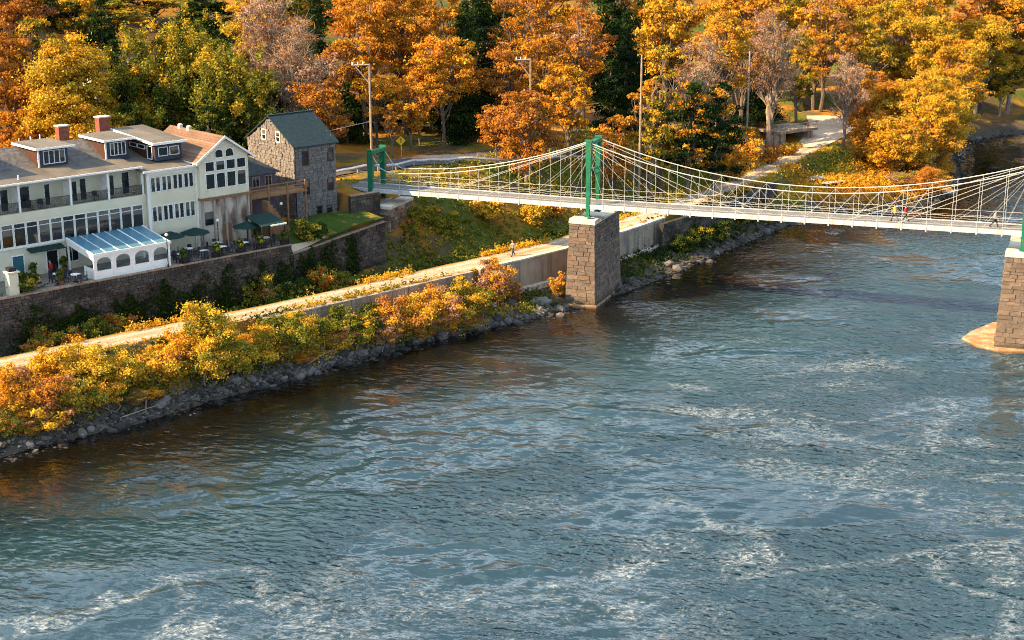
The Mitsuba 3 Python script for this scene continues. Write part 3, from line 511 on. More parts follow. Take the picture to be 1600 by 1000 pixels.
# sloping porch roof over the balconies, back to the dormers
rf = MB(hotel).prism([(-.45, ZE), (3.7, ZE + .45), (3.7, ZE + .62), (-.45, ZE + .17)], UL, -.75, 0)
pr = obj('porch_roof', rf, 'mat_roof_membrane', ho)
obj('gutter', MB(hotel).box(UL, -.75, -.56, -.452, ZE + .02, ZE + .19), 'mat_white_paint', pr)
# main shingle roof
mr = obj('main_roof', MB(hotel).prism([(3.4, 18.1), (7.2, 20.15), (14.4, 16.9), (14.4, 16.6), (3.4, 17.8)], UL, .3, 0), 'mat_grey_shingle', ho)
obj('gable_wall', MB(hotel).prism([(3.6, 17.82), (14, 16.62), (7.2, 19.9)], UL + .2, .1, 0), 'mat_cream_siding', ho)
def dormer(u0, u1, z0, w0=3.6, zt_=20.25, n=4, label=None):
    d = obj('dormer', MB(hotel).box(u0, u1, w0, 7.4, z0, zt_), 'mat_red_board', ho, label=label)
    obj('front_panel', MB(hotel).box(u0 + .002, u1 - .002, w0 - .05, w0 - .002, z0, zt_), 'mat_blue_trim', d)  # shade on the dormer front put into this dark blue
    obj('corner_post', MB(hotel).box(u0 - .05, u0 + .12, w0 - .13, w0 - .053, z0, zt_), 'mat_white_paint', d)
    obj('shed_roof', MB(hotel).prism([(w0 - .75, zt_ + .004), (8.0, zt_ + .06), (8.0, zt_ + .24), (w0 - .75, zt_ + .16)], u0 - .45, u1 + .45, 0), 'mat_roof_membrane', d)
    obj('roof_edge', MB(hotel).box(u0 - .53, u0 - .452, w0 - .83, 8.0, zt_ - .02, zt_ + .2).box(u0 - .452, u1 + .5, w0 - .83, w0 - .752, zt_ - .02, zt_ + .17), 'mat_white_paint', d)
    wd = (u1 - u0 - .9) / n
    for i in range(n): window(d, u0 + .55 + i * wd + .03, u0 + .55 + (i + 1) * wd - .03, z0 + .55, zt_ - .3, w0 - .052)
dormer(-9.5, -6.35, 18.2, label='left flat roofed dormer with white framed windows')
dormer(-2.25, .35, 18.2, label='middle flat roofed dormer with white framed windows')
dormer(-17.5, -14.6, 18.2)
# chimneys, pipes
for (u, w, h, a, c_) in ((-3.9, 9.2, 21.3, .55, .4), (.75, 9.3, 21.75, .6, .45)):
    ch = obj('chimney', MB(hotel).box(u - a, u + a, w - c_, w + c_, 18.4, h), 'mat_brick', ho, label='red brick chimney')
    obj('chimney_cap', MB(hotel).box(u - a - .1, u + a + .1, w - c_ - .1, w + c_ + .1, h, h + .12), 'mat_pale_concrete', ch)
for (u, w, z, h) in ((-9.1, 8.2, 19.7, 1.0), (-7.9, 8.1, 19.7, 1.1), (-6.9, 8.1, 19.7, 1.2), (-1.6, 8.0, 19.7, .9), (-13.1, .6, 17.95, .6)):
    obj('vent_pipe', MB(hotel).tube([(u, w, z), (u, w, z + h)], .07, 8), 'mat_white_paint', ho)
# first floor window band
x = -15.6 - 1.262 * 24
i = 0
while x < -.9:
    if x > UL + .3: window(ho, x + .07, min(x + 1.15, -.55), 11.93, 14.05, -.002, rows=(.8,), fw=.05, pane='mat_glass')
    x += 1.262
obj('sill', MB(hotel).box(UL, -.1, -.16, -.095, 11.72, 11.86), 'mat_white_paint', ho)
# balcony: posts, curved dividers, railing, doors
for u in (-27, -22.5, -18.0, -13.5, -8.2, -4.15, -.35):
    obj('balcony_post', MB(hotel).box(u - .1, u + .1, -.1, .1, Z2 + .12, ZE + .05), 'mat_white_paint', ho)
    if u < -1:
        arc = [(.12, Z2 + .12), (.12, ZE - .25)] + [(1.58 - 1.3 * math.cos(t), ZE - .45 - .0 + .2 * math.sin(t) - .9 * (1 - math.cos(t)) * .35) for t in np.linspace(.35, 1.5, 6)] + [(1.58, Z2 + .12)]
        obj('divider', MB(hotel).prism(arc, u - .03, u + .03, 0), 'mat_white_paint', ho)
for u0, u1 in zip((-27, -22.5, -18.0, -13.5, -8.2, -4.15), (-22.5, -18.0, -13.5, -8.2, -4.15, -.35)):
    r = MB(hotel); r.box(u0 + .1, u1 - .1, -.06, -.02, Z2 + 1.1, Z2 + 1.15); r.box(u0 + .1, u1 - .1, -.05, -.03, Z2 + .2, Z2 + .24)
    for q in np.arange(u0 + .15, u1 - .1, .11): r.box(q - .024, q + .024, -.05, -.03, Z2 + .24, Z2 + 1.1)
    obj('railing', r, 'mat_black_metal', ho)
for u0, u1, hh in ((-14.6, -13.9, 2.1), (-12.9, -11.7, 2.15), (-10.1, -9.6, 2.1), (-7.2, -6.75, 2.0), (-6.35, -5.75, 2.15), (-3.1, -2.7, 2.1), (-1.75, -1.0, 2.2), (-20.6, -19.5, 2.1), (-17, -16.2, 2.1)):
    d = obj('balcony_door', MB(hotel).box(u0 - .06, u1 + .06, 1.53, 1.598, Z2 + .12, Z2 + .12 + hh), 'mat_white_paint', ho)
    obj('pane', MB(hotel).box(u0, u1, 1.50, 1.528, Z2 + .15, Z2 + .08 + hh), 'mat_glass', d)
for u0, u1 in ((-11.2, -10.7), (-5.4, -4.9), (-12.2, -11.9)):
    obj('balcony_chair', MB(hotel).box(u0, u1, .5, .95, Z2 + .55, Z2 + .6).box(u0, u1, .93, .98, Z2 + .6, Z2 + 1.0).box(u0 + .02, u0 + .06, .52, .56, Z2 + .12, Z2 + .55).box(u1 - .06, u1 - .02, .52, .56, Z2 + .12, Z2 + .55).box(u0 + .02, u0 + .06, .9, .94, Z2 + .12, Z2 + .55).box(u1 - .06, u1 - .02, .9, .94, Z2 + .12, Z2 + .55), 'mat_dark_cloth', ho)
# ground floor under the windows
for u0, u1, mname, nm in ((-14.7, -13.6, 'mat_teal_door', 'door'), (-11.2, -10.1, 'mat_glass', 'door'), (-18.5, -17.4, 'mat_glass', 'door')):
    d = obj(nm, MB(hotel).box(u0, u1, -.05, -.002, 8.8, 10.95), mname, ho)
    obj('door_frame', MB(hotel).box(u0 - .09, u0, -.08, -.002, 8.8, 11.05).box(u1, u1 + .09, -.08, -.002, 8.8, 11.05).box(u0, u1, -.08, -.002, 10.951, 11.05), 'mat_white_paint', d)
obj('awning', MB(hotel).prism([(-.003, 11.55), (-.9, 11.25), (-.9, 11.2), (-.003, 11.45)], -13.2, -9.6, 0), 'mat_green_canvas', ho)
window(ho, -9.2, -7.9, 9.6, 11.1, -.002, cols=(.5,))
# wing with two rows of paired windows
WU0, WU1 = 0.0, 5.62
wg = obj('wing', MB(hotel).box(WU0, WU1, -.5, 8, 8.7, 17.35), 'mat_cream_siding', ho)
obj('wing_roof', MB(hotel).prism([(-.95, 17.36), (3.7, 18.0), (7.5, 18.9), (7.5, 18.95), (3.7, 18.17), (-.95, 17.52)], WU0 - .75, WU1 - .002, 0), 'mat_roof_membrane', wg)
obj('cornice', MB(hotel).box(WU0 - .02, WU1, -.57, -.503, 17.0, 17.35).box(WU0 - .75, WU1, -1.05, -.952, 17.34, 17.53), 'mat_white_paint', wg)
obj('corner_board', MB(hotel).box(WU0 - .12, WU0 + .16, -.58, -.5, 8.8, 17.0), 'mat_white_paint', wg)
obj('corner_board', MB(hotel).box(WU1 - .16, WU1 + .03, -.58, -.502, 8.8, 17.0), 'mat_white_paint', wg)
for z0, z1 in ((15.3, 16.7), (12.25, 13.72)):
    for i in range(4):
        a = .30 + i * 1.28
        window(wg, a, a + .44, z0, z1, -.502, fw=.05); window(wg, a + .58, a + 1.02, z0, z1, -.502, fw=.05)
obj('downpipe', MB(hotel).tube([(-.18, -.66, 17.2), (-.18, -.66, 9)], .06, 8), 'mat_white_paint', wg)
# long dormer over the wing with its side wall and door towards the left
LD = obj('long_dormer', MB(hotel).box(2.0, 5.1, 1.25, 8.2, 18.0, 19.75), 'mat_red_board', ho, label='long dormer with a dark red side wall and a narrow window band')
obj('shed_roof', MB(hotel).prism([(.6, 19.754), (9.2, 20.35), (9.2, 20.52), (.6, 19.94)], 1.5, 5.4, 0), 'mat_roof_membrane', LD)
obj('roof_edge', MB(hotel).prism([(.5, 19.72), (9.2, 20.33), (9.2, 20.56), (.5, 19.97)], 1.4, 1.498, 0).box(1.5, 5.45, .5, .598, 19.72, 19.96), 'mat_white_paint', LD)
obj('front_panel', MB(hotel).box(2.002, 5.098, 1.19, 1.248, 18.0, 19.75), 'mat_blue_trim', LD)  # shaded front of the long dormer painted as dark blue
SIDE = lambda uu: (lambda mb, a, b, c, d, e, f: mb.box(uu + c, uu + d, a, b, e, f))
window(LD, 3.1, 4.5, 19.05, 19.4, 2.0 - .001, face=SIDE(0)); window(LD, 4.7, 6.1, 19.05, 19.4, 2.0 - .001, face=SIDE(0)); window(LD, 1.75, 2.6, 18.15, 19.4, 2.0 - .001, face=SIDE(0))
window(LD, 2.4, 3.4, 18.5, 19.3, 1.188); window(LD, 3.7, 4.7, 18.5, 19.3, 1.188)
# gabled section
GU0, GU1, GW = 5.62, 11.55, -1.1
gs = obj('gabled_section', MB(hotel).box(GU0, GU1, GW, 8.5, 13.95, 18.0), 'mat_cream_siding', ho, label='gabled section with a grid of large windows')
obj('gable', MB(hotel).add([(GU0, GW, 18), (GU1, GW, 18), (8.6, GW, 20.0), (GU0, 8.5, 18), (GU1, 8.5, 18), (8.6, 8.5, 20.0)], [(0, 1, 2), (3, 5, 4), (0, 3, 1), (1, 3, 4), (1, 4, 5), (1, 5, 2), (2, 5, 3), (2, 3, 0)]), 'mat_cream_siding', gs)
def pitched(par, pts_lo, apex, w0, w1, th, m):   # two slopes, ridge along w
    (ua, za), (ub, zb_), (uc, zc) = pts_lo[0], apex, pts_lo[1]
    for (p, q) in (((ua, za), (ub, zb_)), ((uc, zc), (ub, zb_))):
        V = [(p[0], w0, p[1]), (p[0], w1, p[1]), (q[0], w1, q[1]), (q[0], w0, q[1])]
        obj('roof_slope', MB(hotel).hexa(V, arr(V) + [0, 0, th]), m, par)
pitched(gs, [(GU0 - .55, 17.63), (GU1 + .55, 17.63)], (8.6, 20.01), GW - .45, 9.0, .16, 'mat_brown_shingle')
bb = MB(hotel)
for (p, q) in (((GU0 - .58, 17.6), (8.6, 20.0)), ((GU1 + .58, 17.6), (8.6, 20.0))):
    V = [(p[0], GW - .53, p[1] - .05), (p[0], GW - .452, p[1] - .05), (q[0], GW - .452, q[1] - .05), (q[0], GW - .53, q[1] - .05)]
    bb.hexa(V, arr(V) + [0, 0, .26])
obj('bargeboard', bb, 'mat_white_paint', gs)
obj('side_wall', MB(hotel).box(GU0 - .06, GU0 - .003, .2, 6.5, 17.2, 18.0), 'mat_red_board', gs)
obj('eave_board', MB(hotel).box(GU0 - .68, GU0 - .56, GW - .4, 7.0, 17.6, 17.76), 'mat_white_paint', gs)
for i in range(4):
    a = 6.35 + i * 1.27
    window(gs, a, a + 1.0, 14.85, 16.35, GW - .002, cols=()); window(gs, a, a + 1.0, 16.68, 17.6, GW - .002)
for a in (7.55, 8.82):
    f = MB(hotel); arcp = [(a + .0, 17.95), (a + .95, 17.95)] + [(a + .475 + .475 * math.cos(t), 18.45 + .38 * math.sin(t)) for t in np.linspace(0.0, math.pi, 9)]
    obj('arched_window', MB(hotel).prism(arcp, GW - .03, GW - .004, 1), 'mat_glass', gs)
    obj('arch_frame', MB(hotel).tube([(p[0], GW - .05, p[1]) for p in arcp + [arcp[0]]], .05, 5), 'mat_white_paint', gs)
obj('floor_edge', MB(hotel).box(GU0 - .05, GU1 + .1, GW - .25, 8, 13.7, 13.94), 'mat_timber', gs)
obj('undercroft', MB(hotel).box(GU0, GU1 - .1, GW + .25, 8, 8.7, 13.7), 'mat_limewash', gs, label='whitewashed stone undercroft with worn plaster')
for i in range(5): obj('undercroft_post', MB(hotel).box(GU0 + .15 + i * 1.4, GU0 + .35 + i * 1.4, GW + .02, GW + .248, 8.7, 13.7), 'mat_grey_wood', gs)
obj('undercroft_door', MB(hotel).box(8.2, 9.3, GW + .19, GW + .249, 8.8, 10.9), 'mat_timber', gs)
window(gs, 6.1, 7.3, 11.0, 12.4, GW + .246, m='mat_grey_wood')
# satellite-like white vents on the gabled roof ridge
for u, w in ((8.55, 5.2), (8.6, 7.0)): obj('roof_ventilator', MB(hotel).tube([(u, w, 19.9), (u, w, 20.45), (u, w, 20.55)], [.28, .28, .1], 10), 'mat_pale_concrete', gs)

# lean-to and timber deck between hotel and mill
k = thing('lean_to', 'small dark roofed lean-to between the gabled section and the stone mill', 'building')
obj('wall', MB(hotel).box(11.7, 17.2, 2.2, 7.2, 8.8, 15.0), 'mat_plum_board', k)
obj('roof', MB(hotel).add([(11.62, 1.6, 14.95), (17.6, 1.6, 14.95), (17.6, 7.6, 14.95), (11.62, 7.6, 14.95), (11.62, 4.6, 16.95), (14.6, 4.6, 16.95)], [(0, 1, 5), (0, 5, 4), (1, 2, 5), (2, 3, 4), (2, 4, 5), (3, 0, 4), (0, 2, 1), (0, 3, 2)]), 'mat_dark_shingle', k)
for a in (12.4, 14.2, 15.8): window(k, a, a + .8, 13.55, 14.6, 2.198, cols=(.5,), m='mat_grey_wood')
k = thing('timber_deck', 'raised brown timber deck with rails beside the stone mill', 'deck')
obj('platform', MB(hotel).box(11.75, 19.2, -.9, 2.15, 12.95, 13.12), 'mat_timber', k)
for u in (11.9, 14.2, 16.6, 19.0): obj('post', MB(hotel).box(u - .09, u + .09, -.85, -.67, 8.8, 14.25), 'mat_timber', k)
for z in (13.45, 13.8, 14.15): obj('rail', MB(hotel).box(11.8, 19.15, -.67, -.61, z - .06, z + .06), 'mat_timber', k)
for i in range(9): obj('step', MB(hotel).box(13.2 + i * .32, 13.52 + i * .32, -2.0, -.95, 8.7, 12.7 - i * .42), 'mat_timber', k)

# ---------------------------------------------------------------- stone mill
ml = thing('stone_mill', 'old tall rubble stone mill house with a dark slate roof', 'mill')
mu0, mu1, mw0, mw1, mz0, mz1, mrz = 19.6, 25.25, 2.0, 11.0, 8.6, 17.35, 20.2
mrw = (mw0 + mw1) / 2
obj('core', MB(hotel).box(mu0 + .06, mu1 - .06, mw0 + .06, mw1 - .06, mz0, mz1).add([(mu0 + .06, mw0 + .06, mz1), (mu0 + .06, mw1 - .06, mz1), (mu0 + .06, mrw, mrz - .1), (mu1 - .06, mw0 + .06, mz1), (mu1 - .06, mw1 - .06, mz1), (mu1 - .06, mrw, mrz - .1)], [(0, 2, 1), (3, 4, 5), (0, 3, 5), (0, 5, 2), (1, 2, 5), (1, 5, 4)]), 'mat_mortar', ml)
rng = np.random.default_rng(8)
wins = [(1.2, 6.6, .7, 1.45), (4.6, 6.7, .7, 1.35), (1.15, 3.3, .75, 1.6), (4.5, 3.4, .7, 1.3), (2.9, 0.9, .6, .8), (4.3, .7, .6, .9)]      # front: a, z, width, height
gwin = [(3.05, 9.0, .65, 1.05), (5.75, 9.0, .65, 1.05)]
m = MB(hotel)
inside = lambda L: (lambda a, z: any(x - .25 < a < x + w_ + .25 and y - .15 < z < y + h_ + .15 for x, y, w_, h_ in L))
for b, t in stone_blocks(lambda a, z, o: (mu0 + a, mw0 - o, mz0 + z), mu1 - mu0, mz1 - mz0, rng, .30, (.22, .7), .1, .035, inside(wins), .025): m.hexa(b, t, (rng.uniform(0.05, .62), rng.uniform(0, .86)))
Wg = mw1 - mw0
gab = lambda a, z: inside(gwin)(a, z) or z > (mz1 - mz0) + (mrz - mz1) * (1 - abs(a - Wg / 2) / (Wg / 2)) - .1
for b, t in stone_blocks(lambda a, z, o: (mu0 - o, mw1 - a, mz0 + z), Wg, mrz - mz0, rng, .30, (.22, .7), .1, .035, gab, .025): m.hexa(b, t, (rng.uniform(.05, .6), rng.uniform(0, .85)))
for b, t in stone_blocks(lambda a, z, o: (mu1 + o, mw0 + a, mz0 + z), Wg, mrz - mz0, rng, .4, (.4, .9), .1, .035, gab): m.hexa(b, t, (rng.uniform(0, 1), rng.uniform(0, 1)))
obj('rubble_masonry', m, 'mat_grey_stone', ml, uv=True, kind='stuff')
for (a, z, w_, h_) in wins: window(ml, mu0 + a, mu0 + a + w_, mz0 + z, mz0 + z + h_, mw0 + .06, rows=(.5,), m='mat_blue_trim', fw=.08)
GF = lambda mb, a, b, c, d, e, f: mb.box(c, d, a, b, e, f)
for (a, z, w_, h_) in gwin: window(ml, mw1 - a - w_, mw1 - a, mz0 + z, mz0 + z + h_, mu0 + .06, rows=(.5,), m='mat_white_paint', fw=.08, face=GF)
for sg, (wa, za) in enumerate(((mw0 - .35, mz1 - .15), (mw1 + .35, mz1 - .15))):
    V = [(mu0 - .2, wa, za), (mu1 + .3, wa, za), (mu1 + .3, mrw, mrz + .02), (mu0 - .2, mrw, mrz + .02)]
    obj('roof_slope', MB(hotel).hexa(V, arr(V) + [0, 0, .14]), 'mat_slate', ml)
obj('ridge_cap', MB(hotel).box(mu0 - .22, mu1 + .32, mrw - .14, mrw + .14, mrz + .13, mrz + .22), 'mat_slate', ml)
obj('downpipe', MB(hotel).tube([(mu0 - .02, mw0 - .18, mz1 - .2), (mu0 - .02, mw0 - .18, mz0 + .4)], .06, 6), 'mat_black_metal', ml)

# ---------------------------------------------------------------- terrace
obj('terrace_paving', MB(hotel).box(-45, 13.0, -6.1, 0.1, 8.6, 8.81), 'mat_paving', kind='structure', label='stone paved hotel terrace')
mat('paving', lambda p, n, uv: C(0.17, 0.15, 0.135) * (0.7 + 0.6 * fbm(p.x, p.y, 0, 4)), 0.9, 0.2)
lw, lf, lq = grid(np.linspace(13.2, 27.2, 36), np.linspace(0, 1, 30)); wl0 = -5.5 + 0.1 * (lw - 13.15); ll = wl0 + lf * (np.where(lw > 25.3, -0.4, 2.0) - wl0)
LV = hotel(np.c_[lw, ll, lawn_z(lw, ll) + .06 * (meshkit.fbm(np.c_[lw, ll, lw * 0] * .7, 3, 4) - .5)])
obj('lawn', (LV, lq), 'mat_lawn', smooth=True, kind='structure', label='green lawn in front of the stone mill')
gu, gf, gq_ = grid(np.linspace(13.4, 18.8, 14), np.linspace(0, 1, 5)); gw_ = -5.2 + 0.1 * (gu - 13.15) + gf * np.interp(gu, [13, 15, 18.8], [1.2, 1.0, .3])
obj('garden_path', (hotel(np.c_[gu, gw_, lawn_z(gu, gw_) + .09]), gq_), 'mat_pale_gravel', kind='structure', label='pale gravel garden path along the edge of the lawn')
# marquee
TU0, TU1, TW0, TW1, TZF, TZB = -9.35, -1.1, -5.75, -.7, 11.25, 12.05
tn = thing('marquee', 'white framed marquee with a roof painted in reflected sky blue on the hotel terrace', 'tent')
for i in range(6):
    u0, u1 = TU0 + (TU1 - TU0) * i / 6, TU0 + (TU1 - TU0) * (i + 1) / 6
    V = [(u0 + .03, TW0 - .1, TZF), (u1 - .03, TW0 - .1, TZF), (u1 - .03, TW1, TZB), (u0 + .03, TW1, TZB)]
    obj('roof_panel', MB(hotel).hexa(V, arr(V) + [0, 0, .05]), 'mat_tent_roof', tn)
for i in range(7):
    u = TU0 + (TU1 - TU0) * i / 6
    r_ = .05 if i in (0, 6) or i % 2 == 0 else .018
    V = [(u - r_, TW0 - .15, TZF + .02), (u + r_, TW0 - .15, TZF + .02), (u + r_, TW1, TZB + .02), (u - r_, TW1, TZB + .02)]
    obj('rafter', MB(hotel).hexa(V, arr(V) + [0, 0, .09]), 'mat_white_paint', tn)
obj('eave_beam', MB(hotel).box(TU0 - .1, TU1 + .1, TW0 - .24, TW0 - .153, TZF - .12, TZF + .14), 'mat_white_paint', tn)
obj('side_beam', MB(hotel).hexa([(TU0 - .12, TW0, TZF - .1), (TU0 - .04, TW0, TZF - .1), (TU0 - .04, TW1, TZB - .1), (TU0 - .12, TW1, TZB - .1)], [(TU0 - .12, TW0, TZF + .12), (TU0 - .04, TW0, TZF + .12), (TU0 - .04, TW1, TZB + .12), (TU0 - .12, TW1, TZB + .12)]), 'mat_white_paint', tn)
obj('side_valance', MB(hotel).hexa([(TU0 - .03, TW0, TZF - .55), (TU0 + .02, TW0, TZF - .55), (TU0 + .02, TW1, TZB - .6), (TU0 - .03, TW1, TZB - .6)], [(TU0 - .03, TW0, TZF - .05), (TU0 + .02, TW0, TZF - .05), (TU0 + .02, TW1, TZB - .05), (TU0 - .03, TW1, TZB - .05)]), 'mat_white_paint', tn)
for i in range(5):
    u = TU0 + .05 + (TU1 - TU0 - .1) * i / 4
    obj('post', MB(hotel).box(u - .07, u + .07, TW0 - .07, TW0 + .07, 8.812, TZF - .02), 'mat_white_paint', tn)
for u in (TU0 + .05, TU1 - .05): obj('post', MB(hotel).box(u - .07, u + .07, TW1 - .2, TW1 - .06, 8.812, TZB - .02), 'mat_white_paint', tn)
for i in range(4):
    u0, u1 = TU0 + .12 + (TU1 - TU0 - .1) * i / 4, TU0 - .02 + (TU1 - TU0 - .1) * (i + 1) / 4
    obj('skirt', MB(hotel).box(u0, u1, TW0 - .05, TW0 - .01, 8.83, 9.65), 'mat_white_paint', tn)
    zz, um = TZF - .35, (u0 + u1) / 2
    n_ = 12; rim = [(u0 + .2, 9.65), (u0 + .2, zz - .5)] + [(um - (um - u0 - .2) * math.cos(t), zz - .5 + .5 * math.sin(t)) for t in np.linspace(.2, math.pi - .2, n_)] + [(u1 - .2, zz - .5), (u1 - .2, 9.65)]
    out = [(u0, 9.65), (u0, zz - .5)] + [(u0 + (u1 - u0) * j / (n_ - 1), TZF - .12) for j in range(n_)] + [(u1, zz - .5), (u1, 9.65)]
    V = [(p[0], TW0 - .045, p[1]) for p in rim + out] + [(p[0], TW0 - .015, p[1]) for p in rim + out]; nn = len(rim); F = []
    for j in range(nn - 1):
        F += [(j, j + 1, nn + j + 1), (j, nn + j + 1, nn + j), (2 * nn + j, 3 * nn + j + 1, 2 * nn + j + 1), (2 * nn + j, 3 * nn + j, 3 * nn + j + 1), (j, 2 * nn + j + 1, j + 1), (j, 2 * nn + j, 2 * nn + j + 1)]
    obj('curtain', MB(hotel).add(V, F), 'mat_white_paint', tn)
    obj('clear_window', MB(hotel).add([(u0, TW0 - .008, 9.65), (u1, TW0 - .008, 9.65), (u1, TW0 - .008, TZF - .12), (u0, TW0 - .008, TZF - .12)], [(0, 1, 2), (0, 2, 3)]), 'mat_tent_pane', tn)
obj('side_skirt', MB(hotel).box(TU0 - .02, TU0 + .02, TW0 + .1, TW0 + 1.9, 8.83, 9.9), 'mat_white_paint', tn)

def table_set(u, w, where, seed):
    q = thing('dining_table', 'round white topped dining table ' + where, 'table', 'dining tables on the hotel terrace'); z = 8.812
    obj('tabletop', MB(hotel).tube([(u, w, z + .70), (u, w, z + .74)], .48, 14), 'mat_white_paint', q)
    obj('leg', MB(hotel).tube([(u, w, z), (u, w, z + .03), (u, w, z + .05), (u, w, z + .70)], [.3, .3, .05, .05], 8), 'mat_black_metal', q)
    r = random.Random(seed); a0 = r.uniform(0, 6)
    for j in range(4):
        a = a0 + j * math.pi / 2 + r.uniform(-.2, .2); cx, cy = u + .85 * math.cos(a), w + .85 * math.sin(a); ca, sa = math.cos(a), math.sin(a)
        ch = thing('terrace_chair', 'dark chair at the round table ' + where, 'chair', 'chairs at the table ' + where)
        L = lambda V, cx=cx, cy=cy, ca=ca, sa=sa: hotel(np.c_[cx + V[:, 0] * ca - V[:, 1] * sa, cy + V[:, 0] * sa + V[:, 1] * ca, V[:, 2]])
        FR = lambda V: L(arr(V))
        obj('seat', MB(FR).box(-.22, .22, -.22, .22, z + .43, z + .47), 'mat_dark_cloth', ch)
        obj('backrest', MB(FR).box(.19, .23, -.22, .22, z + .47, z + .92), 'mat_dark_cloth', ch)
        for p in (-.19, .19):
            for o in (-.19, .19): obj('leg', MB(FR).box(p - .02, p + .02, o - .02, o + .02, z, z + .43), 'mat_black_metal', ch)
for i, (u, w, where) in enumerate(((0.9, -4.6, 'beside the right end of the marquee'), (2.7, -3.0, 'below the first green umbrella'), (3.3, -5.0, 'by the railing, second from the marquee'), (5.6, -4.7, 'by the railing, third from the marquee'), (6.2, -2.8, 'at the corner of the whitewashed undercroft'), (8.3, -4.6, 'by the railing left of the green shelter'), (11.3, -4.1, 'under the green roofed shelter'), (-12.0, -3.6, 'in front of the dark hotel door'), (-10.9, -5.0, 'at the left end of the marquee'))):
    table_set(u, w, where, i)
def umbrella(u, w, r_, label, h=2.55):
    q = thing('patio_umbrella', label, 'umbrella'); z = 8.812
    obj('pole', MB(hotel).tube([(u, w, z), (u, w, z + h)], .03, 8), 'mat_grey_wood', q)
    obj('base', MB(hotel).tube([(u, w, z), (u, w, z + .1)], .28, 12), 'mat_black_metal', q)
    n = 8; V = [(u + r_ * math.cos(j * 2 * math.pi / n), w + r_ * math.sin(j * 2 * math.pi / n), z + h - .55) for j in range(n)] + [(u, w, z + h)]
    V2 = arr(V) - [0, 0, .04]; m = MB(hotel); F = [(j, (j + 1) % n, n) for j in range(n)]
    m.add(np.vstack([V, V2]), F + [(n + 1 + a, n + 1 + c, n + 1 + b_) for a, b_, c in F] + [(j, n + 1 + j, (j + 1) % n) for j in range(n)] + [((j + 1) % n, n + 1 + j, n + 1 + (j + 1) % n) for j in range(n)])
    obj('canopy', m, 'mat_green_canvas', q)
umbrella(1.3, -1.9, 1.5, 'dark green patio umbrella nearest the marquee, against the cream wing wall')
umbrella(4.1, -2.1, 1.55, 'dark green patio umbrella second from the marquee, against the cream wing wall')
umbrella(9.6, -3.2, 1.5, 'green patio umbrella before the whitewashed undercroft')
k = thing('terrace_shelter', 'dark green roofed shelter with a white front edge at the end of the terrace', 'shelter')
V = [(9.9, -5.6, 11.0), (12.9, -5.6, 11.05), (12.9, -2.6, 11.7), (9.9, -2.6, 11.7)]
obj('roof', MB(hotel).hexa(V, arr(V) + [0, 0, .08]), 'mat_green_canvas', k)
obj('front_edge', MB(hotel).box(11.0, 12.95, -5.72, -5.602, 10.98, 11.12), 'mat_white_paint', k)
for u in (10.0, 12.8):
    for w in (-5.5, -2.7): obj('post', MB(hotel).box(u - .06, u + .06, w - .06, w + .06, 8.812, 11.0 if w < -4 else 11.65), 'mat_black_metal', k)
for u0, u1 in ((9.9, 12.9),):
    r = MB(hotel); r.box(.2, 13.0, -6.0, -5.95, 9.75, 9.8); r.box(.2, 13.0, -6.0, -5.95, 8.9, 8.94)
    for q in np.arange(.2, 13.0, .14): r.box(q - .012, q + .012, -5.99, -5.96, 8.94, 9.75)
    k = thing('terrace_railing', 'thin black railing along the top of the retaining wall', 'railing'); obj('bars', r, 'mat_black_metal', k)
    for q in np.arange(.3, 13.0, 2.1): obj('post', MB(hotel).box(q - .03, q + .03, -6.02, -5.93, 8.86, 9.85), 'mat_black_metal', k)
def lamp(fr, x, y, z, h, label, ball):
    q = thing('lamp_post', label, 'lamp post')
    obj('post', MB(fr).tube([(x, y, z), (x, y, z + .25), (x, y, z + .3), (x, y, z + h)], [.1, .1, .05, .045], 8), 'mat_black_metal', q)
    s_ = trimesh.creation.icosphere(1, .17); m = MB(fr); m.add(s_.vertices + [x, y, z + h + .15], s_.faces); obj('globe', m, 'mat_white_paint', q, smooth=True)
    if ball: obj('cap', MB(fr).tube([(x, y, z + h + .3), (x, y, z + h + .38)], [.13, .03], 8), 'mat_black_metal', q)
lamp(hotel, -1.55, -6.1, 8.86, 3.1, 'tall black lamp post on the wall in front of the marquee', True)
lamp(hotel, 15.3, -1.4, 9.0, 3.0, 'lamp post with a white globe on the lawn before the stone mill', False)
lamp(hotel, 6.9, -2.0, 8.812, 2.7, 'lamp post with a white globe before the whitewashed undercroft', False)
k = thing('terrace_pillar', 'square buff pillar with a dark cap at the left end of the terrace', 'pillar')
obj('shaft', MB(hotel).box(-17.9, -17.0, -5.9, -5.0, 8.8, 10.9), 'mat_cream_siding', k); obj('cap', MB(hotel).box(-18.05, -16.85, -6.05, -4.85, 10.9, 11.05), 'mat_pale_concrete', k); obj('finial', MB(hotel).box(-17.8, -17.1, -5.8, -5.1, 11.052, 11.4), 'mat_black_metal', k)
for i, (u, w) in enumerate(((-13.1, -1.0), (-12.5, -5.2), (-9.7, -.6))):
    k = thing('potted_shrub', ('potted shrub beside the teal hotel door', 'potted shrub on the terrace edge left of the marquee', 'potted shrub against the wall behind the marquee')[i], 'plant')
    obj('pot', MB(hotel).tube([(u, w, 8.812), (u, w, 9.3)], [.22, .3], 10), 'mat_brick', k); POT = globals().setdefault('POTS', []); POT.append((k, u, w))

for i, u in enumerate((0.6, 4.4, 7.2, 9.7, 12.7)):
    k = thing('terrace_planter', 'dark planter box with a shrub on the terrace wall edge, ' + ('first', 'second', 'third', 'fourth', 'fifth')[i] + ' right of the marquee', 'planter')
    obj('box', MB(hotel).box(u - .55, u + .55, -5.85, -5.45, 8.812, 9.3), 'mat_black_metal', k); POTS.append((k, u, -5.65))
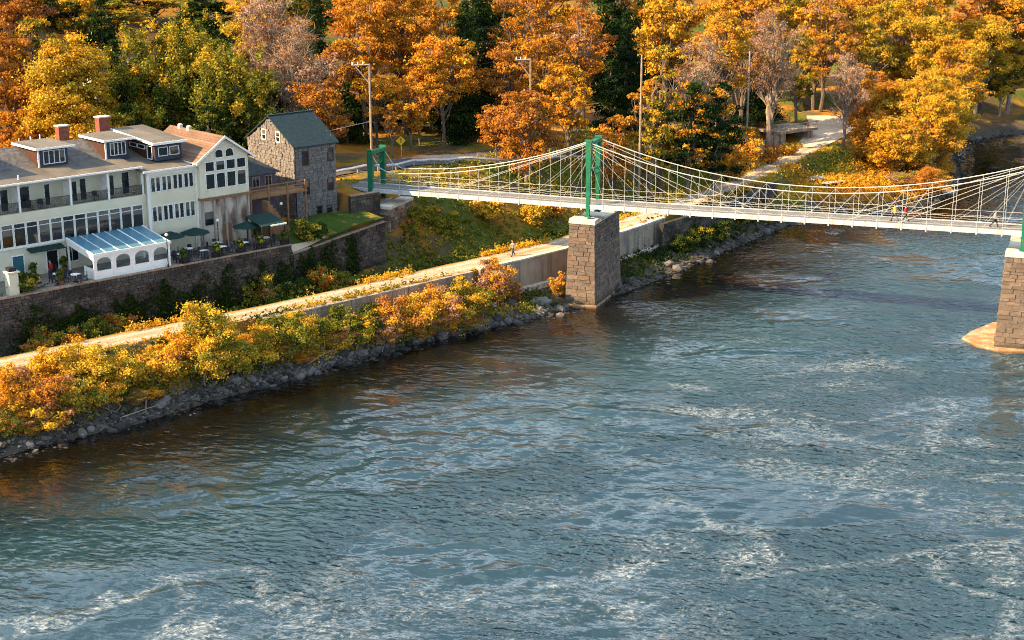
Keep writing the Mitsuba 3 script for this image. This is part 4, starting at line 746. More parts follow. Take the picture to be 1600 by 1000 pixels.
# ---------------------------------------------------------------- poles, sign, guard rail
def utility_pole(x, y, top, label, arm=None, z=None, wires=None):
    q = thing('utility_pole', label, 'utility pole'); z = terrain(x, y)[0] - .3 if z is None else z
    obj('pole', MB().tube([(x, y, z), (x, y, top)], [.17, .12], 10, (0.85, .5)), 'mat_bark', q, uv=True)
    if arm:
        dx, dy, l = arm; e = (x + dx * l, y + dy * l, top - .1)
        obj('cross_arm', MB().bar((x + dx * .12, y + dy * .12, top - .1), e, .12, uv=(1, .5)), 'mat_bark', q, uv=True)
        obj('brace', MB().bar((x, y, top - 2.3), (x + dx * l * .8, y + dy * l * .8, top - .2), .08, uv=(1, .5)), 'mat_bark', q, uv=True)
        for f in (.35, .65, .95): obj('insulator', MB().tube([(x + dx * l * f, y + dy * l * f, top), (x + dx * l * f, y + dy * l * f, top + .28)], [.09, .06], 6), 'mat_white_paint', q)
    return q
utility_pole(-16.69,181.00,24.84,'tall grey utility pole with a bracketed cross arm behind the shore tower',arm=(-0.95,-0.2,2.15))
utility_pole(2.36,197.00,23.70,'utility pole with a cross arm among orange trees left of the green river tower',arm=(-0.95,-0.2,2.0))
utility_pole(16.81,200.50,23.81,'bare tall pole between orange trees right of the green river tower')
utility_pole(34.69,226.00,21.67,'thin bare pole near the concrete canal bridge')
utility_pole(-50.02,195.00,22.96,'utility pole rising behind the hotel roof, between the golden and the yellow green trees',arm=(0.8,0.5,1.2))
k = thing('overhead_wire','thin overhead wire from the utility pole towards the stone mill','wire'); obj('strand', MB().tube([(-16.86, 181.0, 18.08),(-20.62, 176.0, 17.86),(-26.84, 173.0, 16.94)],.025,4),'mat_cable',k)
k = thing('overhead_wire','thin overhead wire between the two cross arm poles','wire'); obj('strand', MB().tube([(-18.45, 180.6, 25.01),(-13.72, 184.62, 24.02),(-8.98, 188.65, 23.53),(-4.25, 192.67, 23.44),(0.49, 196.7, 23.85)],.022,4),'mat_black_metal',k)
k = thing('warning_sign', 'yellow diamond warning sign on a post beside the village road', 'sign')
SX, SY = -14.15, 194.8; SZ = float(terrain(SX, SY)[0])
obj('post', MB().tube([(SX, SY, SZ - .2), (SX, SY, SZ + 2.3)], .04, 6), 'mat_steel_rail', k)
SR = local((SX - .03, SY - .06, SZ + 2.2), 20)
obj('plate', MB(SR).hexa([(-.62, -.02, 0), (0, -.02, -.62), (0, .02, -.62), (-.62, .02, 0)], [(0, -.02, .62), (.62, -.02, 0), (.62, .02, 0), (0, .02, .62)]), 'mat_yellow_sign', k)
obj('symbol', MB(SR).box(-.05, .05, -.035, -.021, -.25, .2).prism([(-.17, .15), (.17, .15), (0, .36)], -.035, -.021, 1), 'mat_black_metal', k)
k = thing('guard_rail', 'grey steel guard rail along the village road behind the bridge end', 'guard rail')
gl = off_line(smooth_line(road_line), -2.9)
GZ = terrain(gl[:, 0], gl[:, 1])
obj('beam', MB().tube([(a, b_, z + .72) for (a, b_), z in zip(gl, GZ)], .17, 4), 'mat_steel_rail', k)
for i in range(0, len(gl), 3): obj('post', MB().box(gl[i, 0] - .08, gl[i, 0] + .08, gl[i, 1] + .05, gl[i, 1] + .21, GZ[i] - .3, GZ[i] + .8), 'mat_grey_wood', k)

# canal bridge at the far end of the towpath
k = thing('canal_bridge', 'small concrete bridge over the canal beside the gravel clearing', 'bridge')
CB = local(((44.96, 248.47, 0.0)), 36)
for x in (-3.2, 3.0): obj('abutment_wall', MB(CB).box(x - .5, x + .5, -2, 4, 2.5, 6.6), 'mat_concrete', k)
obj('deck', MB(CB).box(-4.6, 4.4, -2.3, 4.2, 6.604, 7.0), 'mat_concrete', k)
obj('wing_wall', MB(CB).prism([(-9.5, 2.6), (-3.72, 2.6), (-3.72, 6.9), (-9.5, 4.9)], -1.6, -1.2, 1), 'mat_concrete', k)
for y in (-2.1, 4.0):
    for z in (7.5, 8.0): obj('rail', MB(CB).bar((-4.5, y, z), (4.3, y, z), .05), 'mat_grey_wood', k)
    for x in (-4.4, -2.2, 0, 2.2, 4.2): obj('post', MB(CB).box(x - .07, x + .07, y - .07, y + .07, 7.004, 8.1), 'mat_grey_wood', k)
# docks and boats
def dock(o, rot, L, W_, label, m):
    q = thing('floating_dock', label, 'dock'); F = local(o, rot)
    n = int(L / .5)
    for i in range(n): obj('plank', MB(F).box(-L / 2 + i * L / n + .015, -L / 2 + (i + 1) * L / n - .015, -W_ / 2, W_ / 2, .42, .5), m, q)
    for y in (-W_ / 2 + .3, W_ / 2 - .3): obj('float', MB(F).box(-L / 2 + .1, L / 2 - .1, y - .25, y + .25, 0, .415), 'mat_black_metal', q)
dock((44.95,226.00,2.54),24,3.6,2.6,'flat blue grey dock float on the bank below the towpath','mat_dock_blue')
dock((47.31,223.00,2.44),36,4.2,1.1,'narrow pale plank dock beside the blue grey float','mat_grey_wood')
def boat(o, rot, L, label, m):
    q = thing('rowing_boat', label, 'boat'); F = local(o, rot); n = 9; B = L * .19; ring = lambda sc, z, dz: [(x * L / 2 * (1 - .04 * (1 - sc)), sg * B * sc * (1 - abs(x) ** 2.4), z + dz * x * x) for sg, X in ((1, np.linspace(-1, 1, n)), (-1, np.linspace(1, -1, n)[1:-1])) for x in X]
    A_, B_, C_ = ring(1, .38, .14), ring(.62, -.05, .12), ring(.86, .36, .14); k_ = len(A_)
    V = A_ + B_ + C_ + ring(.55, .08, .1); F_ = []
    for p, r in ((0, 1), (2, 0), (3, 2)):
        for j in range(k_): a, b_ = j, (j + 1) % k_; F_ += [(p * k_ + a, p * k_ + b_, r * k_ + b_), (p * k_ + a, r * k_ + b_, r * k_ + a)]
    F_ += [(3 * k_, 3 * k_ + j, 3 * k_ + j + 1) for j in range(1, k_ - 1)]
    obj('hull', MB(F).add(V, F_), m, q)
    for x in (-.45, 0.0, .4): obj('thwart', MB(F).box(x * L / 2 - .12, x * L / 2 + .12, -B * .78, B * .78, .26, .3), 'mat_timber', q)
boat((79.27,249.15,-0.02),5,2.6,'small dark rowing boat out on the river beyond the bridge','mat_black_metal')
boat((66.30,229.05,-0.02),25,2.6,'pale rowing boat moored off the tip of the wooded point','mat_grey_wood')

# houses in the trees
def house(o, rot, L, W_, h, rh, label, wall, roof):
    q = thing('house', label, 'house'); F = local(o, rot)
    obj('wall', MB(F).box(-L / 2, L / 2, -W_ / 2, W_ / 2, -1.5, h).prism([(-W_ / 2, h), (W_ / 2, h), (0, h + rh)], -L / 2, L / 2, 0), wall, q)
    for sg in (-1, 1):
        V = [(-L / 2 - .4, sg * (W_ / 2 + .4), h - .25), (L / 2 + .4, sg * (W_ / 2 + .4), h - .25), (L / 2 + .4, 0, h + rh + .03), (-L / 2 - .4, 0, h + rh + .03)]
        obj('roof_slope', MB(F).hexa(V, arr(V) + [0, 0, .18]), roof, q)
    for x in np.arange(-L / 2 + 1.1, L / 2 - 1.2, 2.2):
        for z in ([.9, 3.5] if h > 4 else [.9]): window(q, x, x + .95, z, z + 1.35, -W_ / 2 - .002, rows=(.5,), fr=F)
    obj('door', MB(F).box(-L / 2 + .15, -L / 2 + .95, -W_ / 2 - .05, -W_ / 2 - .002, 0, 2.0), 'mat_timber', q)
    ch = obj('chimney', MB(F).box(L / 4, L / 4 + .8, -.4, .4, h, h + rh + 1.0), 'mat_brick', q)
house((-73.91,228,23.32),28,11,8,5.4,3,'pale house with a grey roof half hidden behind the golden tree','mat_grey_wood','mat_grey_shingle')
house((-55.05,214,15.91),40,7,6,4.0,2.2,'small white house in the gap behind the hotel chimneys','mat_white_paint','mat_grey_shingle')
house((-9.87,236,9.14),10,9,7,3.6,2.4,'low pale house among dark trees above the village road','mat_white_paint','mat_grey_shingle')

# ---------------------------------------------------------------- people
M3 = manifold3d
def hull_chain(pairs, refine=.05, it=6):
    body = M3.Manifold()
    for (p, r), (q, s_) in pairs:
        a = M3.Manifold.sphere(r, 12).translate(list(map(float, p))); b = M3.Manifold.sphere(s_, 12).translate(list(map(float, q))); body += M3.Manifold.batch_hull([a, b])
    m = body.refine_to_length(refine).to_mesh(); t = trimesh.Trimesh(m.vert_properties[:, :3], m.tri_verts, process=True)
    trimesh.smoothing.filter_taubin(t, iterations=it); return t
def person(o, rot, label, top, legs, stride=.3, arm=.25, hair='mat_hair', tall=1.74, lean=.05, turn=0.0):
    q = thing('person', label, 'person'); s_ = tall / 1.74
    def F(V): return local(o, rot)(arr(V) * s_)
    hip, sh = np.array([0, 0, .93]), np.array([lean, 0, 1.43])
    P_ = {'neck': sh + [.02, 0, .07], 'head': sh + [.05, 0, .23]}
    for sg, n in ((1, 'l'), (-1, 'r')):
        f = sg * stride
        P_[n + 'hip'] = hip + [0, sg * .09, -.03]; P_[n + 'knee'] = np.array([f * .45 + .06, sg * .095, .50]); P_[n + 'ank'] = np.array([f * 1.0 - (.06 if f < 0 else 0), sg * .09, .09 + (.05 if f < 0 else 0)]); P_[n + 'toe'] = P_[n + 'ank'] + [.16, sg * .02, -.05 + (-.02 if f < 0 else .0)]
        P_[n + 'sh'] = sh + [0, sg * .19, -.02]; P_[n + 'el'] = P_[n + 'sh'] + [-f * arm * 1.0, sg * .05, -.29]; P_[n + 'wr'] = P_[n + 'el'] + [.12 - f * .3, -sg * .01, -.23]; P_[n + 'hd'] = P_[n + 'wr'] + [.02, -sg * .01, -.09]
    B = [((hip, .13), (hip + [lean * .5, 0, .2], .13)), ((hip + [lean * .5, 0, .2], .13), (sh - [0, 0, .1], .15)), ((sh, .07), (P_['neck'], .055)), ((P_['neck'], .055), (P_['head'], .085)), ((P_['head'] + [.0, 0, -.03], .085), (P_['head'] + [-.01, 0, .05], .098)), ((P_['head'] + [.07, 0, -.02], .02), (P_['head'] + [.10, 0, -.03], .018))]
    for n in 'lr': B += [((P_[n + 'sh'], .065), (P_[n + 'el'], .045)), ((P_[n + 'el'], .045), (P_[n + 'wr'], .032)), ((P_[n + 'wr'], .032), (P_[n + 'hd'], .036)), ((sh, .1), (P_[n + 'sh'], .07)), ((P_[n + 'hip'], .095), (P_[n + 'knee'], .062)), ((P_[n + 'knee'], .062), (P_[n + 'ank'], .042)), ((P_[n + 'ank'], .045), (P_[n + 'toe'], .035))]
    for n in 'lr':
        for j in range(5):
            y = (j - 2) * .016; d = np.array([.0, .0, -.075 + abs(j - 1.6) * .008]) if j else np.array([.05, 0, -.04])
            B.append(((P_[n + 'hd'] + [y, 0, -.02], .010), (P_[n + 'hd'] + [y, 0, -.02] + d, .008)))
    t = hull_chain(B, .075, 3); m = MB(F).add(t.vertices, t.faces); obj('body', m, 'mat_skin', q, smooth=True)
    J = [((hip + [0, 0, .03], .155), (hip + [lean * .5, 0, .22], .15)), ((hip + [lean * .5, 0, .22], .15), (sh - [0, 0, .09], .175)), ((sh - [0, 0, .03], .10), (sh + [0, 0, .02], .075))]
    for n in 'lr': J += [((sh - [0, 0, .02], .115), (P_[n + 'sh'], .085)), ((P_[n + 'sh'], .085), (P_[n + 'el'], .065)), ((P_[n + 'el'], .065), (P_[n + 'wr'], .05))]
    t = hull_chain(J, .1, 2); obj('jacket', MB(F).add(t.vertices, t.faces), top, q, smooth=True)
    L = [((hip + [0, .06, 0], .135), (hip - [0, .06, 0], .135))]
    for n in 'lr': L += [((P_[n + 'hip'], .115), (P_[n + 'knee'], .082)), ((P_[n + 'knee'], .082), (P_[n + 'ank'] + [0, 0, .03], .062))]
    t = hull_chain(L, .1, 2); obj('trousers', MB(F).add(t.vertices, t.faces), legs, q, smooth=True)
    for n in 'lr':
        t = hull_chain([((P_[n + 'ank'] + [-.03, 0, -.02], .055), (P_[n + 'toe'] + [0, 0, .0], .045))], .06, 1); obj('shoe', MB(F).add(t.vertices, t.faces), 'mat_black_metal', q, smooth=True)
    t = hull_chain([((P_['head'] + [-.03, 0, .05], .095), (P_['head'] + [.0, 0, .075], .088)), ((P_['head'] + [-.05, 0, .0], .085), (P_['head'] + [-.03, 0, .05], .09))], .08, 1); obj('hair', MB(F).add(t.vertices, t.faces), hair, q, smooth=True)
BR_ROT = math.degrees(math.atan2(BD[1], BD[0]))
def on_bridge(s, t): x, y = sat(s, t); return (x, y, zt(s) - .055)
person(on_bridge(32.72,1.5),BR_ROT+180,'person in a yellow jacket and dark trousers walking on the footbridge','mat_yellow_cloth','mat_dark_cloth',0.34)
person(on_bridge(33.87,1.0),BR_ROT+180,'person in a red jacket walking on the footbridge just right of the yellow jacket','mat_red_cloth','mat_dark_cloth',0.25)
person(on_bridge(42.51,1.3),BR_ROT+0,'person in grey and dark clothes striding near the right end of the footbridge','mat_grey_cloth','mat_dark_cloth',0.36)
person((0.14,168.31,4.80),225,'person in a grey top walking on the towpath left of the riverbank pier','mat_grey_cloth','mat_dark_cloth',.3)
person((-43.98,142.41,8.81),200,'person in red standing on the terrace near the dark hotel door','mat_red_cloth','mat_dark_cloth',.1)

# ---------------------------------------------------------------- plants
def cards(c, size, rng, u, v, up=0.25, normal=None):
    """small folded leaf clusters: one triangle each"""
    n = len(c); a = rng.normal(size=(n, 3)); a[:, 2] += up
    if normal is not None: a = a * 0.7 + normal
    a /= np.linalg.norm(a, axis=1, keepdims=True); r = rng.normal(size=(n, 3)); t = np.cross(a, r); t /= np.linalg.norm(t, axis=1, keepdims=True) + 1e-9; b = np.cross(a, t)
    s = (size * rng.uniform(0.6, 1.35, n))[:, None]
    V = np.stack([c - t * s * .60 - b * s * .25, c + t * s * .60 - b * s * .25, c + b * s * .55 + a * s * .12], 1).reshape(-1, 3)
    F = np.arange(n * 3).reshape(-1, 3)
    uv = np.repeat(np.stack([np.clip(u, 0, 1), np.clip(v, 0, 1)], 1), 3, 0)
    return V, F, uv
def limb(mb, p, q, r0, r1, rng, n=4, bend=.08, sides=5, tone=.3):
    p, q = arr(p), arr(q); L = np.linalg.norm(q - p); t = np.linspace(0, 1, n); pts = p + (q - p) * t[:, None]
    pts[1:-1] += rng.normal(size=(n - 2, 3)) * L * bend; pts[:, 2] += np.sin(t * np.pi) * L * .06
    mb.tube(pts, np.linspace(r0, r1, n), sides, (tone, .5)); return pts
KIND = {'round': (.30, 1.0, 1.0, 1.0), 'tall': (.22, .8, 1.0, 1.0), 'sparse': (.26, 1.0, .30, 1.0), 'thin': (.26, .9, .55, 1.0), 'conifer': (.06, .8, 1.1, 1.0), 'willow': (.10, .9, 1.15, 1.0), 'full': (.06, 1.0, 1.05, 1.0), 'bush': (.04, 1.0, 1.1, 1.0)}
def plant(key, x, y, h, wd, kind, tone, seed, leaf=.42, mix_=.0, tone2=None, z=None, sink=.3, trunk_tone=.3, dens=1.0, part='crown', proto=False):
    rng = np.random.default_rng(seed); z0 = float(terrain(x, y)[0]) if z is None else z; base = np.array([x, y, z0 - sink]); low, _, fill, _ = KIND[kind]
    a, hh = wd / 2, h * (1 - low) / 2; cz = z0 + h * low + hh; mb = MB(); tr = max(.10, h * .019)
    if kind == 'conifer':
        n = int(26 + h * 3.2); f = rng.uniform(0, 1, n) ** .8; g = rng.uniform(0, 2 * np.pi, n); rr = a * (1 - f) * rng.uniform(.35, 1.0, n) + .15
        cl = np.stack([x + rr * np.cos(g), y + rr * np.sin(g), z0 + h * (low + (1 - low) * f) - rr * .25], 1); rc = a * .32 * (1.15 - f) + .25
        mb.tube([base, base + [0, 0, h * .6], base + [0, 0, h]], [tr * 1.1, tr * .6, .03], 6, (trunk_tone, .5))
    elif kind == 'willow':
        m = int(7 + wd * 1.1); g = rng.uniform(0, 2 * np.pi, m); ra = a * np.sqrt(rng.uniform(.0, .75, m)); hp = h * rng.uniform(.62, 1.0, m) * (1 - .25 * (ra / a) ** 2); cl, rc = [], []
        for gi, ri, hi in zip(g, ra, hp):
            for f in np.linspace(.18, 1, int(hi * .95)):
                s = a * (.34 - .16 * abs(f - .6)); cl.append([x + ri * math.cos(gi) + rng.normal() * s, y + ri * math.sin(gi) + rng.normal() * s, z0 + hi * f]); rc.append((.72 + .4 * (1 - f)) * rng.uniform(.7, 1.3) * (1 if f < .9 else .75))
        cl, rc = np.array(cl), np.array(rc); n = len(cl)
        mb.tube([base, base + [0.2, 0, h * .45], base + [0.1, 0, h * .85]], [tr * 1.3, tr, .05], 7, (trunk_tone, .5))
    elif kind == 'bush':
        m = max(6, int(4 + wd * 2.6)); g = rng.uniform(0, 2 * np.pi, m); rr = a * np.sqrt(rng.uniform(0, 1, m))
        tips = np.stack([x + rr * np.cos(g), y + rr * np.sin(g), z0 + h * rng.uniform(.5, 1.0, m) * (1 - .35 * (rr / a) ** 2)], 1)
        cl, rc = [], []
        for e in tips:
            q = limb(mb, base + rng.normal(size=3) * [a * .25, a * .25, 0], e, .05, .012, rng, 5, .09, 4, trunk_tone)
            for f in (.45, .62, .78, .9, 1.0, 1.0):
                cl.append(base + (e - base) * f + rng.normal(size=3) * a * .16); rc.append(a * rng.uniform(.13, .24) + .08)
            if rng.uniform() < .5: mb.tube([e, e + rng.normal(size=3) * .25 + [0, 0, rng.uniform(.2, .6)]], [.012, .006], 3, (trunk_tone, .5))
        cl, rc = np.array(cl), np.array(rc); n = len(cl)
    else:
        # trunk, main limbs, each limb ending in a lobe of leaf clumps; gaps stay open between the lobes
        top = np.array([x + rng.normal() * .3, y + rng.normal() * .3, z0 + h * (.66 if kind != 'full' else .6)])
        tp = limb(mb, base, top, tr, tr * .4, rng, 6, .012, 7, trunk_tone); L = int({'tall': 14, 'full': 20}.get(kind, 13) + wd * 1.2); pts = []
        for _ in range(L):
            best, bd = None, -1
            for _ in range(8):
                d = rng.normal(size=3); d /= np.linalg.norm(d); r = rng.uniform(.35, .86) ; w_ = 1 - .30 * max(d[2], 0) * r
                e = np.array([x, y, cz]) + d * r * np.array([a * w_, a * w_, hh * 1.0]); s = min([np.linalg.norm((e - q) / [a, a, hh]) for q in pts] + [9])
                if s > bd: best, bd = e, s
            pts.append(best)
        cl, rc, lobe = [], [], []
        sp = kind == 'sparse'
        for li, e in enumerate(pts):
            R = a * rng.uniform(.20, .42) * (1.25 if kind == 'full' else 1); f = np.clip((e[2] - z0) / h * .75, .2, .95); org = base + (top - base) * f
            q = limb(mb, org, e, tr * .42, .05, rng, 5, .05, 5, trunk_tone)
            for j in range(int(rng.integers(7, 13) * (1.15 if sp else 1))):
                d = rng.normal(size=3); d[2] = d[2] * .8 + .25; d /= np.linalg.norm(d); c = e + d * R * rng.uniform(.45, 1.08) * np.array([1.0, 1.0, .72])
                cl.append(c); rc.append(R * rng.uniform(.24, .44)); lobe.append(li)
                if sp or j < 3:
                    qq = limb(mb, q[rng.integers(2, 5)], c, .05 if sp else .04, .014, rng, 3, .1, 3, min(1, trunk_tone + (.3 if sp else 0)))
                    if sp:
                        for _ in range(5): mb.tube([qq[1] + (qq[2] - qq[1]) * rng.uniform(), c + rng.normal(size=3) * R * .5], [.022, .010], 3, (min(1, trunk_tone + .3), .5))
        cl, rc, lobe = np.array(cl), np.array(rc), np.array(lobe); n = len(cl)
    per = np.maximum(6, (fill * dens * ({'conifer': 15, 'willow': 20}.get(kind, 18)) * (rc / leaf) ** 2).astype(int))
    idx = np.repeat(np.arange(n), per); N = len(idx); dd = rng.normal(size=(N, 3)); dd /= np.linalg.norm(dd, axis=1, keepdims=True); rad = rng.uniform(0, 1, N)[:, None] ** .42
    flat = np.array([1.2, 1.2, .66]) if kind not in ('willow', 'conifer') else (np.array([.95, .95, 1.25]) if kind == 'willow' else np.array([1.2, 1.2, .55]))
    c = cl[idx] + dd * rad * rc[idx, None] * flat * (1 + .25 * rng.normal(size=(N, 1)) + 1.1 * (rng.uniform(size=(N, 1)) < .12))
    tone = tone + rng.normal() * .035; tcl = tone + rng.normal(size=n) * .045
    if kind == 'willow': tcl = .09 + .34 * np.clip((cl[:, 2] - z0) / h - .15 + rng.normal(size=n) * .15, 0, 1); mix_ = .15  # sunlit yellow tops and dark lower crown put into the leaf tone
    if tone2 is not None: tcl = np.where(rng.uniform(size=n) < mix_, tone2 + rng.normal(size=n) * .03, tcl)
    vcl = rng.uniform(.30, .66, n)
    if kind == 'bush': vcl = vcl + .14
    if kind not in ('conifer', 'willow', 'bush'): sh = rng.normal(size=lobe.max() + 1); tcl = tcl + sh[lobe] * .03; vcl = vcl + sh[lobe] * .05
    u = tcl[idx] + rng.normal(size=N) * .028; v = vcl[idx] + rng.normal(size=N) * .13
    ok = c[:, 2] > z0 + .03 if z is None else c[:, 2] > z
    crown = cards(c[ok], leaf, rng, u[ok], v[ok], .25, dd[ok] * .9)
    if proto: return {'type': 'shapegroup', 'stems' if kind == 'bush' else 'trunk': mikit.ply(mb.mesh(), 'mat_bark', uv=mb.uv()), 'foliage' if kind == 'bush' else part: mikit.ply(crown[:2], 'mat_foliage', uv=crown[2])}
    obj('stems' if kind == 'bush' else 'trunk', mb, 'mat_bark', key, uv=True)
    obj('foliage' if kind == 'bush' else part, crown, 'mat_foliage', key, smooth=False)
def proto(key, h, wd, *a, **k):      # a model shared by several far or small plants: instances of it are scaled and turned
    scene[key] = plant(None, 0, 0, h, wd, *a, z=0.0, proto=True, **k); return (h, wd)
def copy_of(gid, size, key, x, y, h, wd, rz, sink=.1):
    f = (wd / size[1], h / size[0]); scene[key] = {'type': 'instance', 'group': {'type': 'ref', 'id': gid}, 'to_world': T().translate([x, y, float(terrain(x, y)[0]) - sink]).rotate([0, 0, 1], rz).scale([f[0], f[0], f[1]])}
